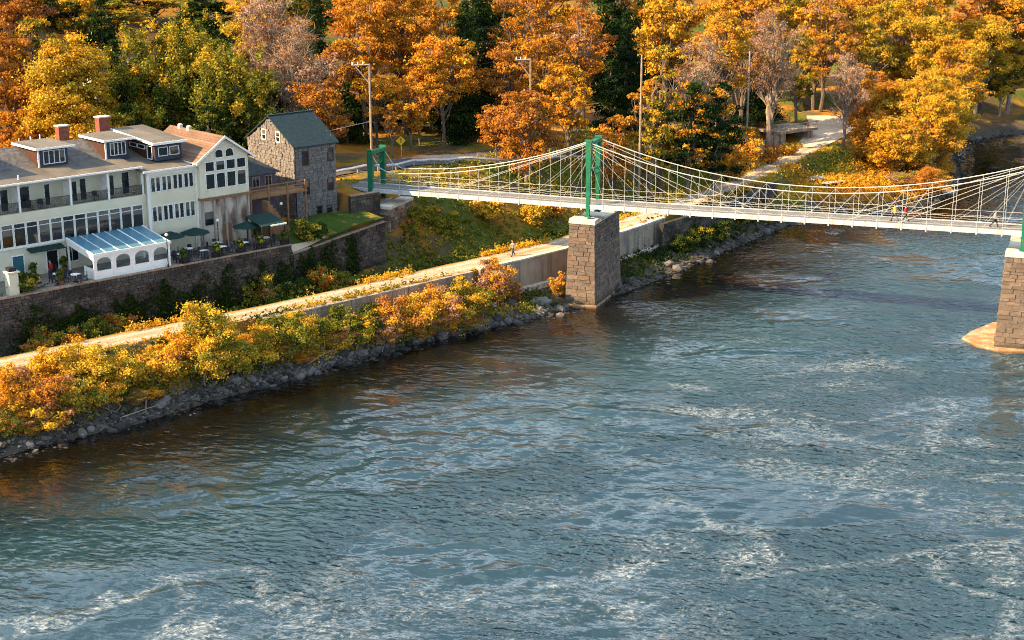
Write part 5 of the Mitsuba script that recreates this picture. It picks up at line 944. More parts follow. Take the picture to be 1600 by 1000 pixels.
TREES = [(-52.61, 182.0, 16.17, 11.23, 'full', 0.528, 0.3, 0.47, 0.25, 1.5, 'autumn_tree', 'big round golden maple behind the left end of the hotel', None, 0.35, 0), (-59.32, 181.0, 11.66, 7.11, 'full', 0.8, 0.35, 0.7, 0.25, 0.85, 'autumn_tree', 'dark rust tree at the left edge behind the hotel roof', None, 0.5, 0), (-64.56, 186.0, 15.46, 9.17, 'full', 0.815, 0.35, 0.7, 0.25, 0.85, 'autumn_tree', 'rust tree at the far left edge', None, 0.5, 0), (-69.85, 222.0, 10.59, 9.95, 'round', 0.794, 0.35, 0.7, 0.25, 0.8, 'autumn_tree', 'tall rust brown tree behind the golden maple at the top left corner', None, 0.35, 0), (-66.71, 226.0, 11.81, 9.2, 'tall', 0.091, 0.22, 0.6, 0.25, 1.1, 'green_tree', 'tall dark green tree above the golden maple', None, 0.5, 0), (-62.08, 224.0, 13.49, 7.3, 'round', 0.255, 0.45, 0.5, 0.25, 0.95, 'autumn_tree', 'tall olive tree right above the golden maple', None, 0.2, 0), (-48.82, 190.0, 13.82, 4.54, 'conifer', 0.049, 0.2, 0.1, 0.25, 1.0, 'conifer_tree', 'dark spruce in the gap right of the golden maple', None, 0.2, 0), (-58.49, 222.0, 12.58, 6.35, 'conifer', 0.035, 0.2, 0.1, 0.25, 1.0, 'conifer_tree', 'tall dark spruce behind the gap right of the golden maple', None, 0.5, 0), (-43.96, 190.0, 16.26, 10.13, 'willow', 0.285, 0.25, 0.42, 0.25, 1.0, 'willow_tree', 'yellow green willow nearest the hotel chimneys', None, 0.2, 0), (-39.51, 193.0, 18.09, 11.85, 'willow', 0.302, 0.25, 0.42, 0.25, 1.0, 'willow_tree', 'tallest yellow green willow in the middle of the willow group', None, 0.2, 0), (-33.88, 188.0, 16.04, 10.44, 'willow', 0.294, 0.25, 0.42, 0.25, 1.0, 'willow_tree', 'yellow green willow above the gabled hotel section', None, 0.2, 0), (-31.99, 195.0, 13.61, 7.64, 'willow', 0.303, 0.25, 0.42, 0.25, 1.0, 'willow_tree', 'greener willow just left of the stone mill roof', None, 0.2, 0), (-27.68, 194.0, 17.75, 10.34, 'sparse', 0.971, 0.3, 0.86, 0.25, 0.9, 'bare_tree', 'large half bare pinkish tree with white limbs behind the stone mill', None, 0.75, 0), (-32.87, 212.0, 18.35, 9.52, 'sparse', 0.988, 0.3, 0.86, 0.25, 0.9, 'bare_tree', 'tall half bare pinkish tree above the willows', None, 0.75, 0), (-23.12, 186.0, 11.48, 6.47, 'full', 0.818, 0.35, 0.7, 0.25, 0.85, 'autumn_tree', 'russet tree at the right shoulder of the mill roof', None, 0.35, 0), (-23.73, 206.0, 13.83, 7.63, 'thin', 0.724, 0.4, 0.92, 0.25, 0.9, 'autumn_tree', 'thin orange pink tree right of the half bare tree', None, 0.5, 0), (-37.59, 228.0, 19.82, 9.28, 'round', 0.534, 0.35, 0.44, 0.25, 1.15, 'autumn_tree', 'tall golden tree behind the willows at the top', None, 0.35, 0), (-28.55, 226.0, 19.62, 6.45, 'conifer', 0.034, 0.2, 0.1, 0.25, 1.0, 'conifer_tree', 'dark spruce between the pinkish and the orange trees', None, 0.2, 0), (-19.94, 208.0, 20.31, 10.18, 'round', 0.669, 0.3, 0.6, 0.25, 1.0, 'autumn_tree', 'big bright orange oak above the left cross arm pole', None, 0.5, 0), (-14.6, 211.0, 22.12, 11.16, 'round', 0.663, 0.3, 0.6, 0.25, 1.0, 'autumn_tree', 'tallest bright orange oak left of the dark spruces', None, 0.2, 0), (-9.07, 204.0, 14.5, 10.07, 'round', 0.664, 0.3, 0.6, 0.25, 1.0, 'autumn_tree', 'broad orange oak with a rounded top right of the cross arm pole', None, 0.35, 0), (-13.25, 200.0, 10.36, 8.28, 'round', 0.653, 0.3, 0.6, 0.25, 1.0, 'autumn_tree', 'lower orange oak above the village road', None, 0.5, 0), (-17.35, 198.0, 12.16, 5.73, 'round', 0.674, 0.3, 0.6, 0.25, 1.0, 'autumn_tree', 'orange oak just behind the cross arm pole', None, 0.2, 0), (-15.26, 195.0, 7.2, 2.76, 'round', 0.657, 0.3, 0.6, 0.25, 1.0, 'autumn_tree', 'small round orange tree behind the yellow warning sign', None, 0.5, 0), (-12.42, 206.0, 6.59, 5.14, 'round', 0.269, 0.45, 0.5, 0.25, 0.95, 'autumn_tree', 'olive tree over the dark village road', None, 0.5, 0), (-6.49, 212.0, 19.46, 6.06, 'conifer', 0.066, 0.2, 0.1, 0.25, 1.0, 'conifer_tree', 'dark spruce right of the rounded orange oak', None, 0.5, 0), (-4.7, 222.0, 22.09, 8.13, 'conifer', 0.046, 0.2, 0.1, 0.25, 1.0, 'conifer_tree', 'tallest dark spruce at the top middle', None, 0.5, 0), (-6.84, 206.0, 7.65, 5.13, 'conifer', 0.043, 0.2, 0.1, 0.25, 1.0, 'conifer_tree', 'dark low spruce beside the village road', None, 0.35, 0), (-22.01, 204.0, 7.98, 5.08, 'conifer', 0.068, 0.2, 0.1, 0.25, 1.0, 'conifer_tree', 'dark spruce left of the cross arm pole', None, 0.2, 0), (-0.85, 207.0, 13.66, 7.67, 'round', 0.781, 0.35, 0.7, 0.25, 0.8, 'autumn_tree', 'rust brown tree with a pale trunk behind the middle of the left span', None, 0.2, 0), (0.45, 222.0, 21.06, 9.96, 'thin', 0.715, 0.4, 0.92, 0.25, 0.9, 'autumn_tree', 'tall thin orange brown tree at the top left of the river tower', None, 0.2, 0), (4.36, 212.0, 14.78, 8.71, 'round', 0.662, 0.3, 0.6, 0.25, 1.0, 'autumn_tree', 'orange tree left of and above the river tower', None, 0.2, 0), (9.26, 216.0, 19.41, 7.94, 'round', 0.807, 0.35, 0.7, 0.25, 0.8, 'autumn_tree', 'tall rust tree right above the river tower', None, 0.35, 0), (3.74, 230.0, 23.97, 10.29, 'round', 0.657, 0.3, 0.6, 0.25, 1.0, 'autumn_tree', 'tallest orange tree behind the second cross arm pole', None, 0.5, 0), (7.43, 204.0, 12.68, 8.02, 'round', 0.645, 0.3, 0.6, 0.25, 1.0, 'autumn_tree', 'orange tree directly behind the river tower top', None, 0.35, 0), (-2.06, 198.0, 7.79, 4.94, 'full', 0.786, 0.35, 0.7, 0.25, 0.85, 'autumn_tree', 'brown tree hanging over the left span', None, 0.5, 0), (1.77, 194.0, 13.45, 7.4, 'full', 0.792, 0.35, 0.7, 0.25, 0.85, 'autumn_tree', 'dark rust tree below the second cross arm pole', None, 0.5, 0), (14.33, 224.0, 11.6, 5.55, 'conifer', 0.037, 0.2, 0.1, 0.25, 1.0, 'conifer_tree', 'dark spruce right of the river tower', None, 0.5, 0), (17.4, 236.0, 19.14, 6.77, 'conifer', 0.057, 0.2, 0.1, 0.25, 1.0, 'conifer_tree', 'dark spruce wood above the river tower', None, 0.35, 0), (-22.32, 213.0, 4.36, 6.2, 'full', 0.048, 0.3, 0.12, 0.25, 1.0, 'green_tree', 'dark evergreen thicket under the orange oaks, first from the left', None, 0.5, 0), (-18.7, 216.0, 3.57, 6.29, 'full', 0.033, 0.3, 0.12, 0.25, 1.0, 'green_tree', 'dark evergreen thicket under the orange oaks, second from the left', None, 0.2, 0), (-13.99, 217.0, 4.45, 7.22, 'full', 0.049, 0.3, 0.12, 0.25, 1.0, 'green_tree', 'dark evergreen thicket under the orange oaks, third from the left', None, 0.2, 0), (-8.94, 215.0, 5.01, 6.26, 'full', 0.062, 0.3, 0.12, 0.25, 1.0, 'green_tree', 'dark evergreen thicket under the orange oaks, fourth from the left', None, 0.2, 0), (-5.49, 213.0, 5.65, 5.31, 'full', 0.066, 0.3, 0.12, 0.25, 1.0, 'green_tree', 'dark evergreen thicket under the orange oaks, fifth from the left', None, 0.5, 0), (-45.04, 182.0, 8.71, 4.54, 'full', 0.107, 0.35, 0.22, 0.25, 1.0, 'green_tree', 'low dark green tree between the hotel chimney and the willows', None, 0.35, 0), (-49.74, 184.0, 8.46, 3.83, 'full', 0.085, 0.35, 0.22, 0.25, 1.0, 'green_tree', 'low green tree between the golden maple and the right chimney', None, 0.35, 0), (-35.18, 180.0, 10.9, 5.24, 'full', 0.112, 0.35, 0.22, 0.25, 1.0, 'green_tree', 'low green tree behind the long hotel dormer', None, 0.35, 0), (-31.41, 184.0, 9.53, 4.6, 'full', 0.119, 0.35, 0.22, 0.25, 1.0, 'green_tree', 'low green tree behind the gable of the hotel', None, 0.5, 0), (-56.52, 178.0, 6.24, 4.46, 'full', 0.664, 0.3, 0.6, 0.25, 1.0, 'autumn_tree', 'low orange tree behind the left hotel dormer', None, 0.2, 0), (13.46, 202.0, 13.15, 5.05, 'full', 0.675, 0.3, 0.6, 0.25, 1.0, 'autumn_tree', 'low orange tree behind the bridge just right of the river tower', None, 0.2, 0), (18.52, 211.0, 16.12, 6.11, 'round', 0.644, 0.3, 0.6, 0.25, 1.0, 'autumn_tree', 'orange tree around the bare tall pole', None, 0.35, 0), (20.63, 209.0, 22.43, 4.47, 'tall', 0.311, 0.3, 0.42, 0.25, 1.1, 'autumn_tree', 'narrow yellow green tree right of the bare tall pole', None, 0.35, 0), (18.61, 203.0, 13.79, 6.34, 'round', 0.237, 0.45, 0.5, 0.25, 0.95, 'autumn_tree', 'olive and orange tree overhanging the bridge right of the tower', None, 0.5, 0), (23.64, 205.0, 15.36, 7.14, 'full', 0.084, 0.3, 0.62, 0.25, 1.05, 'green_tree', 'dark green tree mottled with orange right of the yellow green tree', None, 0.5, 0), (27.46, 207.0, 15.32, 7.9, 'full', 0.064, 0.3, 0.62, 0.25, 1.05, 'green_tree', 'broad dark green tree left of the thin bare pole', None, 0.35, 0), (27.6, 224.0, 20.5, 9.2, 'sparse', 0.958, 0.3, 0.86, 0.25, 0.9, 'bare_tree', 'half bare pinkish tree above the dark green trees', None, 0.75, 0), (31.56, 231.0, 24.68, 9.42, 'round', 0.523, 0.35, 0.44, 0.25, 1.15, 'autumn_tree', 'tall golden tree above the dark green trees', None, 0.2, 0), (35.56, 238.0, 20.53, 6.82, 'thin', 0.713, 0.4, 0.92, 0.25, 0.9, 'autumn_tree', 'thin pale orange tree left of the thin bare pole', None, 0.35, 0), (40.92, 243.0, 24.57, 9.93, 'sparse', 0.989, 0.3, 0.86, 0.25, 0.9, 'bare_tree', 'half bare tree with a forked trunk over the canal bridge', None, 0.75, 0), (40.23, 250.0, 11.72, 7.22, 'conifer', 0.034, 0.2, 0.1, 0.25, 1.0, 'conifer_tree', 'dark spruce behind the thin bare pole', None, 0.35, 0), (47.58, 256.0, 15.69, 7.37, 'round', 0.245, 0.45, 0.5, 0.25, 0.95, 'autumn_tree', 'olive tree right of the forked bare tree', None, 0.5, 0), (53.43, 266.0, 20.61, 11.95, 'thin', 0.735, 0.4, 0.92, 0.25, 0.9, 'autumn_tree', 'tall thin orange brown tree behind the gravel clearing', None, 0.2, 0), (52.71, 243.0, 15.6, 7.21, 'sparse', 0.98, 0.3, 0.86, 0.25, 0.9, 'bare_tree', 'half bare twin stemmed tree at the right end of the gravel clearing', None, 0.75, 0), (53.04, 276.0, 22.68, 12.36, 'round', 0.25, 0.45, 0.5, 0.25, 0.95, 'autumn_tree', 'tall olive tree behind the forked bare tree', None, 0.35, 0), (62.47, 268.0, 21.59, 10.96, 'round', 0.508, 0.35, 0.44, 0.25, 1.15, 'autumn_tree', 'tall golden tree right of the gravel clearing', None, 0.8, 0), (58.41, 256.0, 10.84, 7.41, 'round', 0.668, 0.3, 0.6, 0.25, 1.0, 'autumn_tree', 'orange tree beside the gravel clearing', None, 0.8, 0), (67.59, 272.0, 27.52, 12.19, 'round', 0.537, 0.35, 0.44, 0.25, 1.15, 'autumn_tree', 'tallest golden tree over the wooded point', None, 0.8, 0), (71.49, 268.0, 23.65, 13.16, 'round', 0.504, 0.35, 0.44, 0.25, 1.15, 'autumn_tree', 'wide golden tree in the middle of the wooded point', None, 0.8, 0), (61.41, 250.0, 11.8, 10.37, 'round', 0.503, 0.35, 0.44, 0.25, 1.15, 'autumn_tree', 'golden tree low on the left of the wooded point', None, 0.8, 0), (65.22, 246.0, 14.11, 12.74, 'round', 0.538, 0.35, 0.44, 0.25, 1.15, 'autumn_tree', 'big bushy golden tree at the front of the wooded point', None, 0.8, 0), (75.42, 262.0, 20.8, 11.85, 'round', 0.534, 0.35, 0.44, 0.25, 1.15, 'autumn_tree', 'golden tree leaning over the river at the tip of the point', None, 0.8, 0), (71.88, 254.0, 12.24, 10.01, 'round', 0.518, 0.35, 0.44, 0.25, 1.15, 'autumn_tree', 'low golden tree at the river edge of the wooded point', None, 0.8, 0), (87.36, 290.0, 20.18, 13.07, 'round', 0.536, 0.35, 0.44, 0.25, 1.15, 'autumn_tree', 'golden tree on the far bank right of the point', None, 0.8, 0), (96.06, 298.0, 24.26, 14.59, 'round', 0.52, 0.35, 0.44, 0.25, 1.15, 'autumn_tree', 'tall golden tree on the far bank at the right edge', None, 0.8, 0), (94.09, 296.0, 11.84, 9.78, 'round', 0.235, 0.45, 0.5, 0.25, 0.95, 'autumn_tree', 'olive tree low on the far bank at the right edge', None, 0.8, 0), (101.94, 300.0, 20.43, 14.74, 'round', 0.656, 0.3, 0.6, 0.25, 1.0, 'autumn_tree', 'orange tree beyond the right edge of the far bank', None, 0.8, 0), (56.76, 238.0, 9.1, 6.95, 'full', 0.652, 0.3, 0.6, 0.25, 1.0, 'autumn_tree', 'orange tree at the left front of the wooded point', None, 0.8, 0), (59.12, 233.0, 9.37, 8.95, 'full', 0.572, 0.4, 0.48, 0.25, 1.0, 'autumn_tree', 'bushy golden tree at the front of the wooded point, above the bridge rail', None, 0.8, 0), (65.8, 239.0, 11.5, 8.95, 'full', 0.567, 0.4, 0.48, 0.25, 1.0, 'autumn_tree', 'bushy golden tree near the river corner of the wooded point', None, 0.8, 0), (60.1, 250.0, 12.61, 9.33, 'full', 0.785, 0.35, 0.7, 0.25, 0.85, 'autumn_tree', 'rust tree inside the wooded point', None, 0.8, 0), (-66.3, 200.0, 13.33, 7.8, 'full', 0.781, 0.35, 0.7, 0.25, 0.85, 'autumn_tree', 'rust tree left of and behind the golden maple', None, 0.35, 0), (-63.49, 206.0, 12.76, 6.75, 'round', 0.234, 0.45, 0.5, 0.25, 0.95, 'autumn_tree', 'olive tree behind the golden maple near the left edge', None, 0.35, 0), (57.32, 238.55, 3.78, 3.38, 'bush', 0.869, 0.4, 0.3, 0.27, 0.45, 'autumn_shrub', 'brown shrub in the thicket on the wooded point, first from the left', 'thicket on the wooded point', 0.2, 1), (66.04, 241.39, 3.05, 4.56, 'bush', 0.695, 0.4, 0.84, 0.27, 0.5, 'autumn_shrub', 'orange shrub in the thicket on the wooded point, third from the left', 'thicket on the wooded point', 0.2, 1), (60.97, 222.34, 5.04, 2.92, 'bush', 0.701, 0.4, 0.84, 0.27, 0.5, 'autumn_shrub', 'orange shrub in the thicket on the wooded point, fourth from the left', 'thicket on the wooded point', 0.2, 1), (66.16, 244.12, 4.01, 6.33, 'bush', 0.682, 0.4, 0.84, 0.27, 0.5, 'autumn_shrub', 'orange shrub in the thicket on the wooded point, second from the left', 'thicket on the wooded point', 0.5, 1), (63.3, 231.76, 2.99, 3.69, 'bush', 0.842, 0.4, 0.3, 0.27, 0.45, 'autumn_shrub', 'brown shrub in the thicket on the wooded point, fourth from the left', 'thicket on the wooded point', 0.5, 1), (58.22, 224.78, 2.47, 4.99, 'bush', 0.852, 0.4, 0.3, 0.27, 0.45, 'autumn_shrub', 'brown shrub in the thicket on the wooded point, second from the left', 'thicket on the wooded point', 0.5, 1), (57.0, 241.41, 3.62, 4.64, 'bush', 0.702, 0.4, 0.84, 0.27, 0.5, 'autumn_shrub', 'orange shrub in the thicket on the wooded point, first from the left', 'thicket on the wooded point', 0.2, 1), (58.35, 233.63, 4.42, 4.21, 'bush', 0.595, 0.35, 0.72, 0.27, 0.5, 'autumn_shrub', 'golden shrub in the thicket on the wooded point, first from the left', 'thicket on the wooded point', 0.5, 1), (61.77, 223.79, 4.34, 5.74, 'bush', 0.593, 0.35, 0.72, 0.27, 0.5, 'autumn_shrub', 'golden shrub in the thicket on the wooded point, second from the left', 'thicket on the wooded point', 0.35, 1), (66.8, 240.12, 5.77, 2.87, 'bush', 0.719, 0.4, 0.84, 0.27, 0.5, 'autumn_shrub', 'orange shrub in the thicket on the wooded point, fifth from the left', 'thicket on the wooded point', 0.2, 1), (61.58, 235.41, 3.08, 5.86, 'bush', 0.848, 0.4, 0.3, 0.27, 0.45, 'autumn_shrub', 'brown shrub in the thicket on the wooded point, third from the left', 'thicket on the wooded point', 0.2, 1), (34.84, 222.0, 5.84, 3.72, 'bush', 0.59, 0.35, 0.72, 0.27, 0.5, 'autumn_shrub', 'low golden shrub on the canal side of the far towpath, second from the left', 'shrubs along the canal', 0.35, 0), (31.44, 214.0, 4.64, 3.59, 'bush', 0.599, 0.35, 0.72, 0.27, 0.5, 'autumn_shrub', 'low golden shrub on the canal side of the far towpath, first from the left', 'shrubs along the canal', 0.2, 0), (42.09, 236.0, 1.38, 3.56, 'bush', 0.585, 0.35, 0.72, 0.27, 0.5, 'autumn_shrub', 'low golden shrub on the canal side of the far towpath, fourth from the left', 'shrubs along the canal', 0.35, 0), (38.25, 228.0, 2.98, 3.83, 'bush', 0.701, 0.4, 0.84, 0.27, 0.5, 'autumn_shrub', 'low golden shrub on the canal side of the far towpath, third from the left', 'shrubs along the canal', 0.2, 0), (-84.68, 237.65, 2.11, 9.52, 'round', 0.259, 0.45, 0.5, 0.38, 0.95, 'autumn_tree', 'olive green tree in the wood above the golden maple, second from the left', 'olive trees of the back rows', 0.2, 1), (-76.18, 244.79, 4.43, 12.19, 'round', 0.267, 0.45, 0.5, 0.38, 0.95, 'autumn_tree', 'olive green tree in the wood above the golden maple, third from the left', 'olive trees of the back rows', 0.2, 1), (-62.82, 244.59, 7.82, 12.39, 'round', 0.258, 0.45, 0.5, 0.38, 0.95, 'autumn_tree', 'olive green tree in the wood above the willows, second from the left', 'olive trees of the back rows', 0.35, 1), (-51.69, 251.09, 8.86, 12.65, 'conifer', 0.064, 0.2, 0.1, 0.38, 1.0, 'conifer_tree', 'dark conifer in the wood above the willows, second from the left', 'conifers of the back rows', 0.5, 1), (-34.46, 239.09, 19.07, 12.22, 'round', 0.244, 0.45, 0.5, 0.38, 0.95, 'autumn_tree', 'olive green tree in the wood above the village road', 'olive trees of the back rows', 0.35, 1), (-22.62, 249.58, 20.63, 11.81, 'round', 0.795, 0.35, 0.7, 0.38, 0.8, 'autumn_tree', 'rust brown tree in the wood above the village road, third from the left', 'rust trees of the back rows', 0.5, 1), (-11.37, 244.1, 21.23, 10.42, 'round', 0.669, 0.3, 0.6, 0.38, 1.0, 'autumn_tree', 'orange broadleaf tree in the wood above the village road, third from the left', 'orange trees of the back rows', 0.2, 1), (2.26, 249.09, 18.62, 9.7, 'conifer', 0.061, 0.2, 0.1, 0.38, 1.0, 'conifer_tree', 'dark conifer in the wood above the river tower, second from the left', 'conifers of the back rows', 0.35, 1), (11.37, 247.28, 19.86, 11.41, 'round', 0.803, 0.35, 0.7, 0.38, 0.8, 'autumn_tree', 'rust brown tree in the wood above the river tower', 'rust trees of the back rows', 0.2, 1), (24.19, 245.58, 22.11, 10.34, 'round', 0.533, 0.35, 0.44, 0.38, 1.15, 'autumn_tree', 'golden broadleaf tree in the wood above the canal bridge, first from the left', 'golden trees of the back rows', 0.2, 1), (39.58, 272.76, 22.91, 12.98, 'round', 0.661, 0.3, 0.6, 0.38, 1.0, 'autumn_tree', 'orange broadleaf tree in the wood above the canal bridge, third from the left', 'orange trees of the back rows', 0.35, 1), (52.73, 268.55, 19.55, 10.98, 'round', 0.533, 0.35, 0.44, 0.38, 1.15, 'autumn_tree', 'golden broadleaf tree in the wood above the canal bridge, third from the left', 'golden trees of the back rows', 0.2, 1), (-94.64, 269.42, 1.2, 13.89, 'round', 0.667, 0.3, 0.6, 0.38, 1.0, 'autumn_tree', 'orange broadleaf tree in the wood above the golden maple', 'orange trees of the back rows', 0.35, 1), (-82.56, 260.99, 4.97, 12.23, 'conifer', 0.06, 0.2, 0.1, 0.38, 1.0, 'conifer_tree', 'dark conifer in the wood above the golden maple', 'conifers of the back rows', 0.2, 1), (-68.06, 261.95, 8.67, 10.21, 'conifer', 0.069, 0.2, 0.1, 0.38, 1.0, 'conifer_tree', 'dark conifer in the wood above the willows, first from the left', 'conifers of the back rows', 0.35, 1), (-60.0, 261.32, 8.33, 13.69, 'round', 0.265, 0.45, 0.5, 0.38, 0.95, 'autumn_tree', 'olive green tree in the wood above the willows, third from the left', 'olive trees of the back rows', 0.35, 1), (-51.69, 264.62, 9.44, 11.79, 'conifer', 0.037, 0.2, 0.1, 0.38, 1.0, 'conifer_tree', 'dark conifer in the wood above the willows, third from the left', 'conifers of the back rows', 0.2, 1), (-36.35, 269.93, 16.44, 12.77, 'thin', 0.711, 0.4, 0.92, 0.38, 0.9, 'autumn_tree', 'thin orange tree in the wood above the village road', 'thin trees of the back rows', 0.2, 1), (-25.09, 264.67, 18.41, 13.84, 'round', 0.815, 0.35, 0.7, 0.38, 0.8, 'autumn_tree', 'rust brown tree in the wood above the village road, second from the left', 'rust trees of the back rows', 0.2, 1), (-16.95, 260.15, 21.34, 11.4, 'round', 0.644, 0.3, 0.6, 0.38, 1.0, 'autumn_tree', 'orange broadleaf tree in the wood above the village road, first from the left', 'orange trees of the back rows', 0.5, 1), (-3.96, 275.95, 22.9, 14.49, 'conifer', 0.04, 0.2, 0.1, 0.38, 1.0, 'conifer_tree', 'dark conifer in the wood above the river tower, first from the left', 'conifers of the back rows', 0.35, 1), (5.0, 263.33, 25.04, 12.9, 'round', 0.663, 0.3, 0.6, 0.38, 1.0, 'autumn_tree', 'orange broadleaf tree in the wood above the river tower, second from the left', 'orange trees of the back rows', 0.35, 1), (17.5, 275.53, 25.24, 12.54, 'conifer', 0.035, 0.2, 0.1, 0.38, 1.0, 'conifer_tree', 'dark conifer in the wood above the river tower, third from the left', 'conifers of the back rows', 0.35, 1), (27.04, 275.96, 21.09, 11.84, 'round', 0.65, 0.3, 0.6, 0.38, 1.0, 'autumn_tree', 'orange broadleaf tree in the wood above the canal bridge, first from the left', 'orange trees of the back rows', 0.35, 1), (45.38, 294.43, 22.26, 12.39, 'round', 0.665, 0.3, 0.6, 0.38, 1.0, 'autumn_tree', 'orange broadleaf tree in the wood above the canal bridge, fourth from the left', 'orange trees of the back rows', 0.35, 1), (52.17, 284.59, 23.16, 13.62, 'round', 0.532, 0.35, 0.44, 0.38, 1.15, 'autumn_tree', 'golden broadleaf tree in the wood above the canal bridge, second from the left', 'golden trees of the back rows', 0.2, 1), (64.46, 287.45, 29.83, 12.11, 'round', 0.65, 0.3, 0.6, 0.38, 1.0, 'autumn_tree', 'orange broadleaf tree in the wood above the wooded point, first from the left', 'orange trees of the back rows', 0.8, 1), (75.32, 287.33, 27.46, 12.17, 'round', 0.648, 0.3, 0.6, 0.38, 1.0, 'autumn_tree', 'orange broadleaf tree in the wood above the wooded point, third from the left', 'orange trees of the back rows', 0.8, 1), (91.04, 298.26, 26.87, 15.74, 'round', 0.785, 0.35, 0.7, 0.38, 0.8, 'autumn_tree', 'rust brown tree in the wood above the wooded point', 'rust trees of the back rows', 0.8, 1), (104.04, 298.42, 25.01, 14.61, 'round', 0.269, 0.45, 0.5, 0.38, 0.95, 'autumn_tree', 'olive green tree in the wood above the wooded point, first from the left', 'olive trees of the back rows', 0.8, 1), (-105.13, 294.2, 1.2, 14.95, 'round', 0.23, 0.45, 0.5, 0.38, 0.95, 'autumn_tree', 'olive green tree in the wood above the golden maple, first from the left', 'olive trees of the back rows', 0.5, 1), (-90.59, 302.79, 1.2, 13.67, 'round', 0.241, 0.45, 0.5, 0.38, 0.95, 'autumn_tree', 'olive green tree in the wood above the golden maple, fourth from the left', 'olive trees of the back rows', 0.35, 1), (-75.77, 293.04, 2.25, 14.01, 'round', 0.232, 0.45, 0.5, 0.38, 0.95, 'autumn_tree', 'olive green tree in the wood above the willows, first from the left', 'olive trees of the back rows', 0.2, 1), (-65.02, 292.29, 2.78, 11.6, 'round', 0.235, 0.45, 0.5, 0.38, 0.95, 'autumn_tree', 'olive green tree in the wood above the willows, fourth from the left', 'olive trees of the back rows', 0.2, 1), (-53.01, 303.39, 9.17, 13.36, 'round', 0.654, 0.3, 0.6, 0.38, 1.0, 'autumn_tree', 'orange broadleaf tree in the wood above the willows', 'orange trees of the back rows', 0.2, 1), (-42.42, 300.27, 9.38, 11.83, 'round', 0.796, 0.35, 0.7, 0.38, 0.8, 'autumn_tree', 'rust brown tree in the wood above the village road, first from the left', 'rust trees of the back rows', 0.2, 1), (-32.58, 298.16, 13.52, 13.19, 'conifer', 0.041, 0.2, 0.1, 0.38, 1.0, 'conifer_tree', 'dark conifer in the wood above the village road', 'conifers of the back rows', 0.2, 1), (-19.22, 300.77, 14.13, 11.67, 'round', 0.66, 0.3, 0.6, 0.38, 1.0, 'autumn_tree', 'orange broadleaf tree in the wood above the village road, second from the left', 'orange trees of the back rows', 0.5, 1), (-3.74, 289.85, 20.95, 12.75, 'thin', 0.73, 0.4, 0.92, 0.38, 0.9, 'autumn_tree', 'thin orange tree in the wood above the river tower, first from the left', 'thin trees of the back rows', 0.5, 1), (4.29, 288.85, 25.69, 13.59, 'round', 0.654, 0.3, 0.6, 0.38, 1.0, 'autumn_tree', 'orange broadleaf tree in the wood above the river tower, first from the left', 'orange trees of the back rows', 0.5, 1), (20.19, 297.0, 24.7, 13.66, 'thin', 0.721, 0.4, 0.92, 0.38, 0.9, 'autumn_tree', 'thin orange tree in the wood above the river tower, second from the left', 'thin trees of the back rows', 0.2, 1), (26.76, 288.55, 27.83, 13.38, 'conifer', 0.043, 0.2, 0.1, 0.38, 1.0, 'conifer_tree', 'dark conifer in the wood above the canal bridge', 'conifers of the back rows', 0.35, 1), (41.61, 300.39, 26.28, 14.83, 'round', 0.65, 0.3, 0.6, 0.38, 1.0, 'autumn_tree', 'orange broadleaf tree in the wood above the canal bridge, second from the left', 'orange trees of the back rows', 0.5, 1), (57.71, 312.17, 26.1, 12.34, 'thin', 0.733, 0.4, 0.92, 0.38, 0.9, 'autumn_tree', 'thin orange tree in the wood above the canal bridge', 'thin trees of the back rows', 0.2, 1), (75.14, 319.26, 22.91, 13.73, 'round', 0.67, 0.3, 0.6, 0.38, 1.0, 'autumn_tree', 'orange broadleaf tree in the wood above the wooded point, second from the left', 'orange trees of the back rows', 0.8, 1), (83.33, 319.79, 27.34, 12.8, 'round', 0.53, 0.35, 0.44, 0.38, 1.15, 'autumn_tree', 'golden broadleaf tree in the wood above the wooded point', 'golden trees of the back rows', 0.8, 1), (101.45, 326.17, 20.86, 14.53, 'conifer', 0.044, 0.2, 0.1, 0.38, 1.0, 'conifer_tree', 'dark conifer in the wood above the wooded point', 'conifers of the back rows', 0.35, 1), (112.89, 319.11, 24.84, 13.21, 'round', 0.235, 0.45, 0.5, 0.38, 0.95, 'autumn_tree', 'olive green tree in the wood above the wooded point, second from the left', 'olive trees of the back rows', 0.8, 1)]
PROTO = {}
for i, (x, y, h, wd, kind, tone, mx, t2, leaf, dens, name, label, group, tt, back) in enumerate(TREES):
    key = thing(name, label, 'tree' if 'tree' in name else 'shrub', group)
    if not back: plant(key, x, y, h, wd, kind, tone, 100 + i, leaf, mx, t2, trunk_tone=tt, dens=dens); continue
    pk = (kind, round(tone, 1), i % 2 if kind == 'round' else 0)
    if pk not in PROTO: gid = f'tree_model_{len(PROTO)}'; PROTO[pk] = (gid, proto(gid, 20.0, 10.0, kind, tone, 500 + i, leaf, mx, t2, trunk_tone=tt, dens=dens))
    copy_of(*PROTO[pk], key, x, y, h, wd, (i * 77) % 360)
